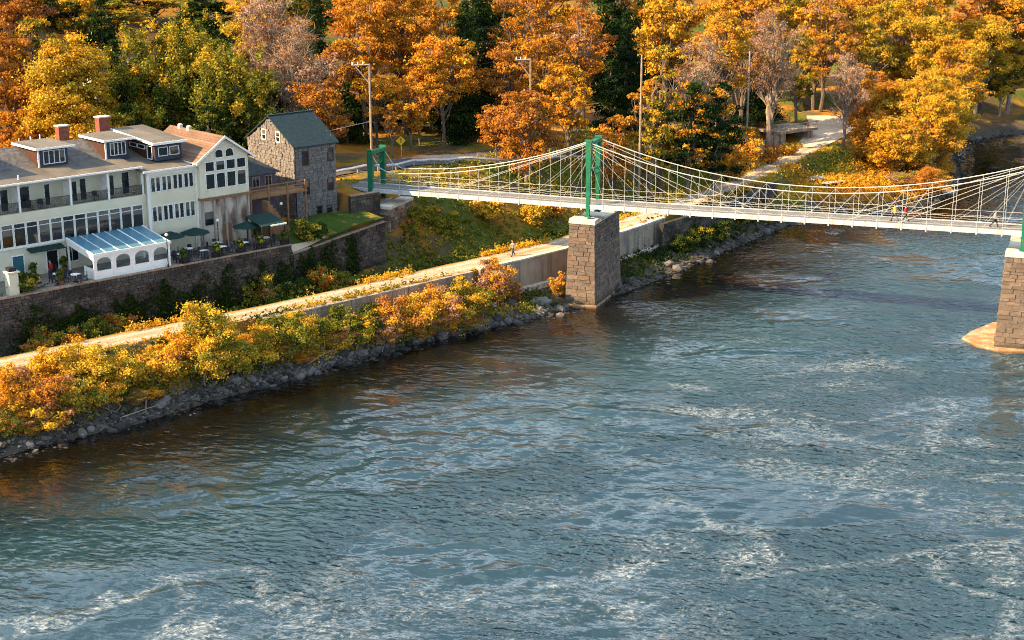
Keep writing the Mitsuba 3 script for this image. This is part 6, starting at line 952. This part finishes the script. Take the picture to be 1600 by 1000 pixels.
SHRUBS = [(-27.96, 133.5, np.float64(7.43), np.float64(5.15), 0.42, 0.35, 0.27, 0.17, 'tallest yellow shrub on the bank, below the marquee', None), (-29.61, 134.5, np.float64(3.37), np.float64(4.11), 0.46, 0.3, 0.56, 0.17, 'golden shrub left of the tallest yellow shrub', None), (-25.5, 135.5, np.float64(3.83), np.float64(4.15), 0.33, 0.4, 0.45, 0.17, 'yellow green shrub right of the tallest yellow shrub', None), (-37.57, 128.0, np.float64(3.5), np.float64(4.49), 0.5, 0.3, 0.42, 0.17, 'bright golden shrub in the left part of the bank', None), (-39.79, 127.0, np.float64(2.78), np.float64(3.67), 0.53, 0.3, 0.62, 0.17, 'golden orange shrub left of the bright golden shrub', None), (-34.52, 129.0, np.float64(2.71), np.float64(3.96), 0.48, 0.35, 0.36, 0.17, 'golden shrub right of the bright golden shrub', None), (-32.15, 131.0, np.float64(2.75), np.float64(3.79), 0.55, 0.4, 0.36, 0.17, 'orange gold shrub in the middle of the left bank', None), (-41.81, 122.5, np.float64(2.92), np.float64(4.32), 0.68, 0.4, 0.84, 0.17, 'rusty orange shrub at the left edge of the bank', None), (-39.59, 123.0, np.float64(3.39), np.float64(3.8), 0.72, 0.4, 0.85, 0.17, 'rust brown shrub low on the left bank', None), (-43.43, 124.0, np.float64(2.04), np.float64(3.27), 0.66, 0.4, 0.5, 0.17, 'orange shrub at the left edge beside the towpath', None), (-37.3, 124.5, np.float64(2.86), np.float64(3.84), 0.3, 0.5, 0.45, 0.17, 'olive green shrub low on the left bank', None), (-34.95, 126.0, np.float64(2.89), np.float64(3.33), 0.33, 0.4, 0.6, 0.17, 'yellow green shrub low on the left bank', None), (-22.06, 140.5, np.float64(3.96), np.float64(4.9), 0.33, 0.4, 0.22, 0.17, 'yellow green shrub in the middle of the bank', None), (-18.74, 143.5, np.float64(3.9), np.float64(3.75), 0.27, 0.4, 0.42, 0.17, 'light green shrub in the middle of the bank', None), (-17.18, 146.5, np.float64(3.45), np.float64(2.55), 0.2, 0.3, 0.3, 0.17, 'green shrub beside the concrete edge of the towpath', None), (-14.46, 148.0, np.float64(3.68), np.float64(2.89), 0.19, 0.3, 0.45, 0.17, 'dark green shrub in front of the concrete edge', None), (-10.46, 150.5, np.float64(3.95), np.float64(4.57), 0.52, 0.45, 0.74, 0.17, 'orange shrub at the broken concrete wall', None), (-7.32, 153.5, np.float64(4.02), np.float64(4.39), 0.58, 0.5, 0.9, 0.17, 'rust and orange shrub right of the orange shrub', None), (-5.43, 157.0, np.float64(4.24), np.float64(2.72), 0.2, 0.4, 0.45, 0.17, 'green shrub below the concrete wall', None), (-1.74, 161.0, np.float64(5.65), np.float64(3.62), 0.6, 0.5, 0.9, 0.17, 'tall thin orange shrub in front of the river wall', None), (0.0, 163.0, np.float64(3.3), np.float64(2.81), 0.84, 0.4, 0.62, 0.17, 'brown shrub at the foot of the river wall', None), (-4.07, 156.5, np.float64(3.53), np.float64(3.39), 0.52, 0.5, 0.3, 0.17, 'golden green shrub at the foot of the river wall', None), (-12.84, 147.5, np.float64(3.01), np.float64(3.21), 0.86, 0.4, 0.62, 0.17, 'brown shrub low on the middle bank', None), (-20.48, 142.5, np.float64(3.62), np.float64(3.1), 0.46, 0.4, 0.62, 0.17, 'golden brown shrub before the low broken path edge', None), (-12.34, 149.5, np.float64(3.92), np.float64(3.9), 0.6, 0.4, 0.85, 0.17, 'orange brown shrub before the low broken path edge', None), (-15.25, 146.0, np.float64(2.91), np.float64(3.18), 0.3, 0.4, 0.5, 0.17, 'yellow green shrub low in the middle of the bank', None), (-8.01, 154.0, np.float64(4.17), np.float64(3.34), 0.56, 0.5, 0.84, 0.17, 'gold and rust shrub before the right end of the low path edge', None), (-23.52, 138.0, np.float64(3.77), np.float64(3.62), 0.5, 0.4, 0.33, 0.17, 'golden shrub between the yellow green shrubs of the middle bank', None), (5.01, 166.0, np.float64(2.53), np.float64(2.15), 0.45, 0.5, 0.8, 0.17, 'small golden shrub at the foot of the riverbank pier', None), (-27.09, 135.0, np.float64(1.26), np.float64(3.05), 0.45029953070109285, 0.4, 0.85, 0.17, 'yellow shrub on the lower bank below the terrace tables', 'shrubs of the bank belt'), (-7.88, 152.0, np.float64(2.65), np.float64(3.45), 0.8536915341223864, 0.4, 0.45, 0.17, 'rust brown shrub on the lower bank left of the riverbank pier, fourth from the left', 'shrubs of the bank belt'), (-17.07, 144.5, np.float64(1.71), np.float64(2.42), 0.5230800414581362, 0.4, 0.45, 0.17, 'golden shrub on the lower bank below the bridge abutment', 'shrubs of the bank belt'), (-25.81, 139.5, np.float64(1.11), np.float64(3.15), 0.6373756963369676, 0.4, 0.3, 0.17, 'orange shrub on the upper bank below the terrace tables', 'shrubs of the bank belt'), (-6.85, 153.0, np.float64(2.31), np.float64(2.98), 0.5952627429839582, 0.4, 0.6, 0.17, 'orange shrub on the lower bank left of the riverbank pier', 'shrubs of the bank belt'), (-7.26, 153.5, np.float64(2.46), np.float64(2.61), 0.3231839838647566, 0.4, 0.85, 0.17, 'yellow green shrub on the lower bank left of the riverbank pier, fourth from the left', 'shrubs of the bank belt'), (-41.52, 121.0, np.float64(1.08), np.float64(2.14), 0.5641740159272003, 0.4, 0.3, 0.17, 'golden shrub on the lower bank at the left edge', 'shrubs of the bank belt'), (-4.56, 154.5, np.float64(1.45), np.float64(3.76), 0.8298130019046005, 0.4, 0.3, 0.17, 'rust brown shrub on the lower bank left of the riverbank pier, fifth from the left', 'shrubs of the bank belt'), (-39.45, 125.5, np.float64(1.03), np.float64(2.58), 0.645255579142947, 0.4, 0.85, 0.17, 'orange shrub on the upper bank below the marquee left end', 'shrubs of the bank belt'), (-40.98, 121.0, np.float64(1.02), np.float64(2.62), 0.8203533115713516, 0.4, 0.3, 0.17, 'rust brown shrub on the lower bank at the left edge, first from the left', 'shrubs of the bank belt'), (-41.83, 122.0, np.float64(2.04), np.float64(2.87), 0.6342129451013583, 0.4, 0.3, 0.17, 'orange shrub on the middle bank at the left edge, first from the left', 'shrubs of the bank belt'), (-39.71, 124.5, np.float64(1.13), np.float64(2.58), 0.4741597427573563, 0.4, 0.3, 0.17, 'yellow shrub on the middle bank below the marquee left end', 'shrubs of the bank belt'), (-9.38, 150.5, np.float64(1.69), np.float64(2.58), 0.8219263306197844, 0.4, 0.3, 0.17, 'rust brown shrub on the lower bank left of the riverbank pier, second from the left', 'shrubs of the bank belt'), (-30.4, 132.5, np.float64(1.59), np.float64(2.29), 0.4566408681584764, 0.4, 0.6, 0.17, 'yellow shrub on the middle bank below the terrace tables, first from the left', 'shrubs of the bank belt'), (-11.95, 149.0, np.float64(1.25), np.float64(3.52), 0.2715234653866508, 0.4, 0.85, 0.17, 'yellow green shrub on the lower bank below the bridge abutment, second from the left', 'shrubs of the bank belt'), (-25.99, 138.0, np.float64(1.85), np.float64(2.15), 0.4688711779852003, 0.4, 0.3, 0.17, 'yellow shrub on the middle bank below the terrace tables, third from the left', 'shrubs of the bank belt'), (-4.59, 156.0, np.float64(2.74), np.float64(3.28), 0.27834814474024117, 0.4, 0.6, 0.17, 'yellow green shrub on the lower bank left of the riverbank pier, seventh from the left', 'shrubs of the bank belt'), (-38.11, 126.5, np.float64(0.97), np.float64(3.24), 0.568575171905498, 0.4, 0.6, 0.17, 'golden shrub on the upper bank below the marquee left end', 'shrubs of the bank belt'), (-5.6, 158.5, np.float64(1.4), np.float64(2.42), 0.837026269827158, 0.4, 0.85, 0.17, 'rust brown shrub on the middle bank left of the riverbank pier', 'shrubs of the bank belt'), (-33.14, 127.5, np.float64(1.43), np.float64(2.11), 0.843715928917107, 0.4, 0.45, 0.17, 'rust brown shrub on the lower bank below the marquee', 'shrubs of the bank belt'), (-4.77, 158.0, np.float64(2.33), np.float64(2.44), 0.2970840266984048, 0.4, 0.85, 0.17, 'yellow green shrub on the lower bank left of the riverbank pier, sixth from the left', 'shrubs of the bank belt'), (-22.12, 140.5, np.float64(2.12), np.float64(3.31), 0.5728153435625793, 0.4, 0.85, 0.17, 'golden shrub on the middle bank below the lawn', 'shrubs of the bank belt'), (-31.82, 133.0, np.float64(1.74), np.float64(2.24), 0.557781023898891, 0.4, 0.3, 0.17, 'golden shrub on the upper bank below the marquee', 'shrubs of the bank belt'), (-38.36, 126.0, np.float64(0.94), np.float64(2.13), 0.8374018503389611, 0.4, 0.85, 0.17, 'rust brown shrub on the middle bank below the marquee left end', 'shrubs of the bank belt'), (-40.76, 122.5, np.float64(2.18), np.float64(2.59), 0.6464772428502428, 0.4, 0.3, 0.17, 'orange shrub on the middle bank at the left edge, second from the left', 'shrubs of the bank belt'), (-22.33, 139.5, np.float64(1.84), np.float64(2.9), 0.3022274385280678, 0.4, 0.3, 0.17, 'yellow green shrub on the lower bank below the lawn', 'shrubs of the bank belt'), (-8.99, 153.0, np.float64(1.21), np.float64(2.64), 0.2782471713885114, 0.4, 0.3, 0.17, 'yellow green shrub on the lower bank left of the riverbank pier, first from the left', 'shrubs of the bank belt'), (-17.27, 144.5, np.float64(2.45), np.float64(3.33), 0.3107275770319631, 0.4, 0.3, 0.17, 'yellow green shrub on the lower bank below the bridge abutment, first from the left', 'shrubs of the bank belt'), (-30.95, 134.0, np.float64(1.52), np.float64(3.45), 0.4643904447369215, 0.4, 0.85, 0.17, 'yellow shrub on the upper bank below the terrace tables', 'shrubs of the bank belt'), (-8.98, 151.0, np.float64(1.23), np.float64(2.31), 0.8345857440263077, 0.4, 0.3, 0.17, 'rust brown shrub on the lower bank left of the riverbank pier, third from the left', 'shrubs of the bank belt'), (-40.35, 120.5, np.float64(1.13), np.float64(1.9), 0.8312876534273921, 0.4, 0.85, 0.17, 'rust brown shrub on the lower bank at the left edge, second from the left', 'shrubs of the bank belt'), (-23.85, 139.0, np.float64(2.19), np.float64(2.59), 0.3169692480511114, 0.4, 0.3, 0.17, 'yellow green shrub on the middle bank below the lawn', 'shrubs of the bank belt'), (-27.14, 135.5, np.float64(2.43), np.float64(3.53), 0.47996706313099297, 0.4, 0.3, 0.17, 'yellow shrub on the middle bank below the terrace tables, second from the left', 'shrubs of the bank belt'), (-8.25, 154.0, np.float64(2.41), np.float64(2.6), 0.28326926847194506, 0.4, 0.3, 0.17, 'yellow green shrub on the lower bank left of the riverbank pier, second from the left', 'shrubs of the bank belt'), (-41.36, 120.0, np.float64(2.18), np.float64(2.32), 0.31446337224101456, 0.4, 0.85, 0.17, 'yellow green shrub on the lower bank at the left edge', 'shrubs of the bank belt'), (-20.33, 140.5, np.float64(1.15), np.float64(2.1), 0.5658013410200896, 0.4, 0.45, 0.17, 'golden shrub on the lower bank below the lawn', 'shrubs of the bank belt'), (-42.7, 119.5, np.float64(0.91), np.float64(1.94), 0.637998216785708, 0.4, 0.3, 0.17, 'orange shrub on the lower bank at the left edge', 'shrubs of the bank belt'), (-7.91, 153.5, np.float64(2.12), np.float64(2.64), 0.2735165578191844, 0.4, 0.6, 0.17, 'yellow green shrub on the lower bank left of the riverbank pier, third from the left', 'shrubs of the bank belt'), (-38.64, 122.0, np.float64(2.21), np.float64(2.93), 0.48410498801017443, 0.4, 0.3, 0.17, 'yellow shrub on the lower bank below the marquee left end', 'shrubs of the bank belt'), (-9.08, 154.0, np.float64(1.16), np.float64(3.03), 0.5449946580547856, 0.4, 0.6, 0.17, 'golden shrub on the middle bank left of the riverbank pier', 'shrubs of the bank belt'), (-25.95, 136.0, np.float64(2.32), np.float64(2.69), 0.8147133467836924, 0.4, 0.6, 0.17, 'rust brown shrub on the lower bank below the terrace tables', 'shrubs of the bank belt'), (-27.3, 136.0, np.float64(1.67), np.float64(2.61), 0.6097685574302819, 0.4, 0.3, 0.17, 'orange shrub on the middle bank below the terrace tables', 'shrubs of the bank belt'), (-32.11, 129.0, np.float64(0.98), np.float64(2.24), 0.611876267787261, 0.4, 0.45, 0.17, 'orange shrub on the lower bank below the marquee', 'shrubs of the bank belt'), (-5.61, 154.0, np.float64(2.72), np.float64(3.31), 0.3264320884124523, 0.4, 0.85, 0.17, 'yellow green shrub on the lower bank left of the riverbank pier, fifth from the left', 'shrubs of the bank belt'), (-36.42, 126.5, np.float64(1.03), np.float64(2.86), 0.5453094089644837, 0.4, 0.45, 0.17, 'golden shrub on the middle bank below the marquee left end', 'shrubs of the bank belt'), (-9.46, 151.5, np.float64(1.92), np.float64(3.03), 0.8101918290337882, 0.4, 0.45, 0.17, 'rust brown shrub on the lower bank left of the riverbank pier, first from the left', 'shrubs of the bank belt'), (23.54, 190.0, np.float64(2.88), np.float64(3.25), 0.13, 0.3, 0.3, 0.17, 'dark green shrub on the bank upstream of the riverbank pier, second from the left', 'shrubs upstream of the pier'), (26.49, 194.0, np.float64(2.59), np.float64(3.31), 0.1, 0.3, 0.3, 0.17, 'dark green shrub on the bank upstream of the riverbank pier, third from the left', 'shrubs upstream of the pier'), (21.19, 187.0, np.float64(2.33), np.float64(2.88), 0.13, 0.3, 0.3, 0.17, 'dark green shrub on the bank upstream of the riverbank pier, first from the left', 'shrubs upstream of the pier'), (30.94, 202.0, np.float64(2.33), np.float64(3.09), 0.2, 0.3, 0.3, 0.17, 'dark green shrub on the bank upstream of the riverbank pier, fourth from the left', 'shrubs upstream of the pier'), (-27.91, 152.0, np.float64(1.23), np.float64(1.84), 0.12, 0.4, 0.35, 0.26, 'dark green shrub beside the golden weeds near the right end of the terrace', None), (-44.98, 137.5, np.float64(2.1), np.float64(2.37), 0.15, 0.4, 0.35, 0.26, 'green shrub growing at the left end of the terrace wall', None), (-21.4, 161.0, np.float64(2.16), np.float64(3.45), 0.12, 0.4, 0.35, 0.26, 'dark green bush below the lawn wall', None), (-10.51, 176.5, np.float64(2.03), np.float64(3.76), 0.28, 0.4, 0.35, 0.26, 'yellow green bush under the left bridge span', None), (-3.11, 183.0, np.float64(2.43), np.float64(3.89), 0.5, 0.4, 0.35, 0.26, 'golden bush under the left bridge span nearer the pier', None), (-7.55, 177.0, np.float64(1.89), np.float64(3.77), 0.2, 0.4, 0.35, 0.26, 'green bush low under the left bridge span', None), (2.39, 187.0, np.float64(2.49), np.float64(3.5), 0.56, 0.4, 0.35, 0.26, 'golden bush left of the riverbank pier', None), (4.86, 190.5, np.float64(2.19), np.float64(3.24), 0.62, 0.4, 0.35, 0.26, 'orange bush just behind the riverbank pier', None), (-28.96, 180.0, np.float64(1.59), np.float64(1.98), 0.45, 0.4, 0.35, 0.26, 'yellow shrub beside the timber deck', None), (-41.86, 136.58, 1.4, 2.04, 0.16, 0.4, 0.2, 0.2, 'green shrub at the foot of the terrace wall, second from the left', 'shrubs along the terrace wall'), (-39.43, 138.96, 2.79, 2.43, 0.24, 0.4, 0.2, 0.2, 'olive shrub at the foot of the terrace wall, first from the left', 'shrubs along the terrace wall'), (-20.33, 157.81, 2.47, 2.37, 0.12, 0.4, 0.2, 0.2, 'dark green shrub at the foot of the terrace wall, sixth from the left', 'shrubs along the terrace wall'), (-18.73, 159.28, 2.6, 3.08, 0.24, 0.4, 0.2, 0.2, 'olive shrub at the foot of the terrace wall, third from the left', 'shrubs along the terrace wall'), (-22.95, 154.58, 1.32, 2.89, 0.12, 0.4, 0.2, 0.2, 'dark green shrub at the foot of the terrace wall, fourth from the left', 'shrubs along the terrace wall'), (-43.5, 135.55, 2.28, 3.36, 0.84, 0.4, 0.2, 0.2, 'brown shrub at the foot of the terrace wall, first from the left', 'shrubs along the terrace wall'), (-41.41, 137.3, 2.34, 2.89, 0.3, 0.4, 0.2, 0.2, 'yellow green shrub at the foot of the terrace wall, second from the left', 'shrubs along the terrace wall'), (-37.71, 140.84, 2.86, 2.99, 0.84, 0.4, 0.2, 0.2, 'brown shrub at the foot of the terrace wall, second from the left', 'shrubs along the terrace wall'), (-42.56, 136.21, 1.36, 2.1, 0.16, 0.4, 0.2, 0.2, 'green shrub at the foot of the terrace wall, first from the left', 'shrubs along the terrace wall'), (-23.18, 154.9, 2.34, 2.35, 0.12, 0.4, 0.2, 0.2, 'dark green shrub at the foot of the terrace wall, third from the left', 'shrubs along the terrace wall'), (-23.72, 153.81, 1.8, 2.12, 0.24, 0.4, 0.2, 0.2, 'olive shrub at the foot of the terrace wall, second from the left', 'shrubs along the terrace wall'), (-25.54, 152.41, 3.6, 3.3, 0.3, 0.4, 0.2, 0.2, 'yellow green shrub at the foot of the terrace wall, fourth from the left', 'shrubs along the terrace wall'), (-24.78, 153.21, 2.16, 3.08, 0.12, 0.4, 0.2, 0.2, 'dark green shrub at the foot of the terrace wall, second from the left', 'shrubs along the terrace wall'), (-20.33, 157.72, 3.52, 2.69, 0.84, 0.4, 0.2, 0.2, 'brown shrub at the foot of the terrace wall, third from the left', 'shrubs along the terrace wall'), (-19.86, 158.9, 3.35, 2.22, 0.12, 0.4, 0.2, 0.2, 'dark green shrub at the foot of the terrace wall, seventh from the left', 'shrubs along the terrace wall'), (-37.38, 141.3, 1.73, 2.65, 0.3, 0.4, 0.2, 0.2, 'yellow green shrub at the foot of the terrace wall, third from the left', 'shrubs along the terrace wall'), (-19.26, 159.07, 1.81, 3.4, 0.84, 0.4, 0.2, 0.2, 'brown shrub at the foot of the terrace wall, fourth from the left', 'shrubs along the terrace wall'), (-43.42, 135.89, 2.64, 2.12, 0.3, 0.4, 0.2, 0.2, 'yellow green shrub at the foot of the terrace wall, first from the left', 'shrubs along the terrace wall'), (-21.58, 156.1, 2.06, 2.43, 0.12, 0.4, 0.2, 0.2, 'dark green shrub at the foot of the terrace wall, fifth from the left', 'shrubs along the terrace wall'), (-42.17, 137.18, 2.34, 3.34, 0.12, 0.4, 0.2, 0.2, 'dark green shrub at the foot of the terrace wall, first from the left', 'shrubs along the terrace wall')]
for i, (x, y, h, wd, tone, mx, t2, leaf, label, group) in enumerate(SHRUBS):
    key = thing('bank_shrub', label, 'shrub', group)
    if not group: plant(key, x, y, h, wd, 'bush', tone, 900 + i, leaf, mx, t2, sink=.2, trunk_tone=.5); continue
    pk = ('bush', round(tone, 1), i % 2)
    if pk not in PROTO: gid = f'shrub_model_{len(PROTO)}'; PROTO[pk] = (gid, proto(gid, 2.6, 3.0, 'bush', tone, 700 + i, leaf, mx, t2, trunk_tone=.5))
    copy_of(*PROTO[pk], key, x, y, h, wd, (i * 77) % 360)
for k, u, w in POTS:
    x, y = at(u, w); plant(k, x, y, 1.1, .9, 'bush', .14, 77, .12, z=9.25, sink=.05)
# ivy on walls, weeds, golden fringe, rocks
rng = np.random.default_rng(5)
def scatter(poly, lo, hi, n, rng, i0=0, i1=None):
    p = smooth_line(poly); nn = normals2(p); i = rng.integers(0, len(p), n); o = rng.uniform(lo, hi, n)
    return p[i] + nn[i] * o[:, None] + rng.normal(size=(n, 2)) * .5
def weeds(name, label, pts, hgt, leaf, tone, tsd, seed, per=10, v=(.3, .7)):
    rng = np.random.default_rng(seed); n = len(pts); z = terrain(pts[:, 0], pts[:, 1]); h = hgt * rng.uniform(.3, 1.3, n); tn = tone + (meshkit.fbm(np.c_[pts * .25, pts[:, :1] * 0], 3, seed) - .5) * tsd * 4
    i = np.repeat(np.arange(n), per); N = len(i)
    c = np.c_[pts[i] + rng.normal(size=(N, 2)) * h[i, None] * .42, z[i] + np.abs(rng.normal(size=N)) * h[i] * .55 + .05]
    obj(name, cards(c, leaf, rng, tn[i] + rng.normal(size=N) * .03, rng.uniform(*v, N), .5), 'mat_foliage', kind='stuff', label=label)
def patchy(p, s): n = meshkit.fbm(np.c_[p * .22, p[:, :1] * 0 + s], 3, s); return p[n > .52]
near_path = [tuple(q) for q in PATH[1:9]]
weeds('golden_weeds', 'ragged golden weeds along the inland edge of the towpath', patchy(scatter(near_path, 2.0, 3.3, 1500, rng), 1), .62, .20, .53, .05, 1, 14, (.4, .8))
weeds('path_grass', 'dry yellow grass along the river edge of the towpath', patchy(scatter([tuple(q) for q in PATH[1:14]], -2.35, -1.9, 1200, rng), 2), .24, .14, .5, .05, 2, 9, (.4, .8))
weeds('canal_weeds', 'dark green weeds filling the canal bed below the terrace wall', scatter(near_path, 3.2, 7.0, 2000, rng), .55, .22, .14, .05, 3, 10, (.2, .6))
pts = scatter([tuple(q) for q in PATH[5:14]], 4.0, 21, 5200, rng); a_, b_ = pts[:, 0] + 36.82, pts[:, 1] - 152.17
uu, ww = a_ * .7278 + b_ * .6858, -a_ * .6858 + b_ * .7278
sS, tT = (pts - BO) @ BD, (pts - BO) @ BA
ok = ~((uu < 29.8) & (ww > -7)) & ~((sS > -30) & (sS < -22) & (tT > -3) & (tT < 6)) & (pts[:, 1] < 238)
weeds('embankment_weeds', 'green and golden weeds on the embankment behind the bridge', pts[ok], .38, .19, .29, .055, 4, 15, (.6, 1.1))
pts = scatter([tuple(q) for q in PATH[3:7]], 3.3, 15, 1500, rng); a_, b_ = pts[:, 0] + 36.82, pts[:, 1] - 152.17; uu, ww = a_ * .7278 + b_ * .6858, -a_ * .6858 + b_ * .7278; sS, tT = (pts - BO) @ BD, (pts - BO) @ BA
ok = (uu > 24) & ~((uu < 27.8) & (ww > -5)) & ~((uu < 30) & (ww > -1)) & ~((sS > -29.5) & (sS < -22.8) & (tT > -2) & (tT < 5.5))
weeds('slope_grass', 'green grass and weeds on the slope below the bridge abutment', pts[ok], .45, .22, .22, .08, 14, 12, (.3, .7))
weeds('far_path_grass', 'yellow grass beside the far stretch of the towpath', scatter([tuple(q) for q in PATH[8:14]], 1.6, 4.0, 900, rng), .45, .2, .40, .08, 6, 10, (.4, .8))
p = scatter([(-50, 109), (-41.8, 117.6), (-23.7, 135.3), (-11.3, 148.2), (0, 157.1), (6, 162.5)], 1.1, 5.6, 3600, rng)
weeds('bank_undergrowth', 'tangled brown and green undergrowth between the bank shrubs', p, .55, .22, .30, .13, 7, 10, (.15, .6))
p = scatter([(13.6, 171.0), (19.2, 178.5), (25.8, 188.4), (34.3, 201.3), (39.1, 206.6)], 1.5, 6.0, 700, rng)
weeds('bank_creeper', 'dark green creeper on the bank upstream of the pier', p, .6, .24, .13, .06, 8, 11, (.2, .6))
p = scatter([tuple(q) for q in PATH[11:14]], -8.5, -2.6, 900, rng)
weeds('clearing_grass', 'golden green grass on the slope beside the gravel clearing', p, .5, .24, .36, .09, 15, 10, (.45, .9))
p = scatter([(44.6, 209.9), (52.4, 212.5), (58.7, 216), (62.5, 221.5), (67.2, 230.3), (71.9, 240.9), (75.3, 255.5)], 2.0, 16, 2600, rng); p = p[np.hypot(p[:, 0] - 48.5, p[:, 1] - 235.5) > 5.5]
weeds('point_undergrowth', 'orange undergrowth on the wooded point behind the bridge', p, .8, .26, .60, .06, 9, 11, (.25, .75))
# ivy: leaves lying on the retaining wall
n = 11000; cx = rng.choice([-16, -12.6, -11.3, -7.0, -5.5, -2.2, 1.0, 4.5, 8.8, 12.0, 15.5, 18.5, 22], n); u = cx + rng.normal(size=n) * (.5 + .7 * meshkit.noise(np.c_[cx, cx, cx])); zz = 3.4 + 5.0 * rng.uniform(0, 1, n) ** 1.6 * (.45 + .55 * meshkit.noise(np.c_[u * 1.3, u * 0, u * 0], 4)); wv = np.where(u > 13.1, -5.75 + (u - 13) * .1, -6.32) - np.abs(rng.normal(size=n)) * .12
ok = zz > 3.2
obj('wall_ivy', cards(hotel(np.c_[u, wv, zz])[ok], .24, rng, .08 + rng.uniform(-.06, .12, ok.sum()), rng.uniform(.0, .35, ok.sum()), .2, np.r_[-HW, .2] * 1.2), 'mat_foliage', kind='stuff', label='dark ivy hanging over the terrace retaining wall')
# rocks at the waterline
ico = trimesh.creation.icosahedron()
def rocks(name, label, poly, lo, hi, n, seed, sz=(.14, .42)):
    rng = np.random.default_rng(seed); p = scatter(poly, lo, hi, n, rng); z = terrain(p[:, 0], p[:, 1]); V, F, U = [], [], []
    for i in range(n):
        s = rng.uniform(*sz) * (1 + (rng.uniform() > .93) * rng.uniform(.5, 2.6)); R = trimesh.transformations.random_rotation_matrix(rng.uniform(size=3))[:3, :3]
        v = ico.vertices * (1 + .28 * (meshkit.noise(ico.vertices * 1.6 + i * 7.3, 3)[:, None] - .5) * 2); v = (np.sign(v) * np.abs(v) ** .8) * [1.25, 1, .7]
        V.append((v @ R.T * [1, 1, .7]) * s + [p[i, 0], p[i, 1], max(z[i], -.12) + s * .18]); F.append(ico.faces + i * len(v)); U.append(np.tile([rng.uniform(0, 1) ** 1.4, .5], (len(v), 1)))
    obj(name, (np.vstack(V), np.vstack(F), np.vstack(U)), 'mat_rock', smooth=False, kind='stuff', label=label)
rocks('shore_rocks', 'band of grey rocks along the waterline below the shrubs', [(-70, 91), (-41.8, 117.6), (-33.2, 125.2), (-23.7, 135.3), (-11.3, 148.2), (0, 157.1), (7, 162.5)], -.5, 1.25, 4600, 21, (.07, .24))
rocks('shore_rocks', 'dark rocks along the waterline upstream of the riverbank pier', [(11.0, 168), (13.6, 171.0), (19.2, 178.5), (25.8, 188.4), (34.3, 201.3), (39.1, 206.6), (46, 210.5), (52.4, 212.5), (58.7, 216), (62.5, 221.5), (67.2, 230.3), (72, 241), (75.3, 255), (83, 277.5), (96, 287), (130, 296)], -.5, 1.7, 3200, 22, (.07, .22))
rocks('shore_rocks', 'pale rocks heaped on the bank left of the riverbank pier', [(-6, 152.5), (0, 157.1), (5, 161.5)], .3, 3.6, 700, 23, (.10, .32))
def driftwood(pts, r, label):
    k = thing('fallen_branch', label, 'branch'); rg = np.random.default_rng(len(label)); m = MB(); P3 = [(x, y, float(terrain(x, y)[0]) + z) for x, y, z in pts]; m.tube(P3, np.linspace(r, r * .35, len(P3)), 5, (1, .5)); obj('stem', m, 'mat_bark', k, uv=True)
driftwood([(-32.03, 127.0, 0.1), (-32.18, 128.0, 0.35), (-32.21, 129.0, 0.6)],.07,'pale bare stick standing in the shallows of the left bank')
driftwood([(-34.24, 125.0, 0.1), (-32.2, 127.0, 0.35), (-30.59, 128.5, 0.6)],.07,'pale fallen branch lying along the left waterline')
driftwood([(-19.65, 140.5, 0.1), (-18.59, 142.0, 0.35), (-17.21, 143.5, 0.6)],.07,'grey driftwood branch on the middle shore')
driftwood([(-0.97, 160.0, 0.1), (0.0, 162.0, 0.35), (1.06, 163.0, 0.6)],.07,'bleached branch on the rocks left of the pier')
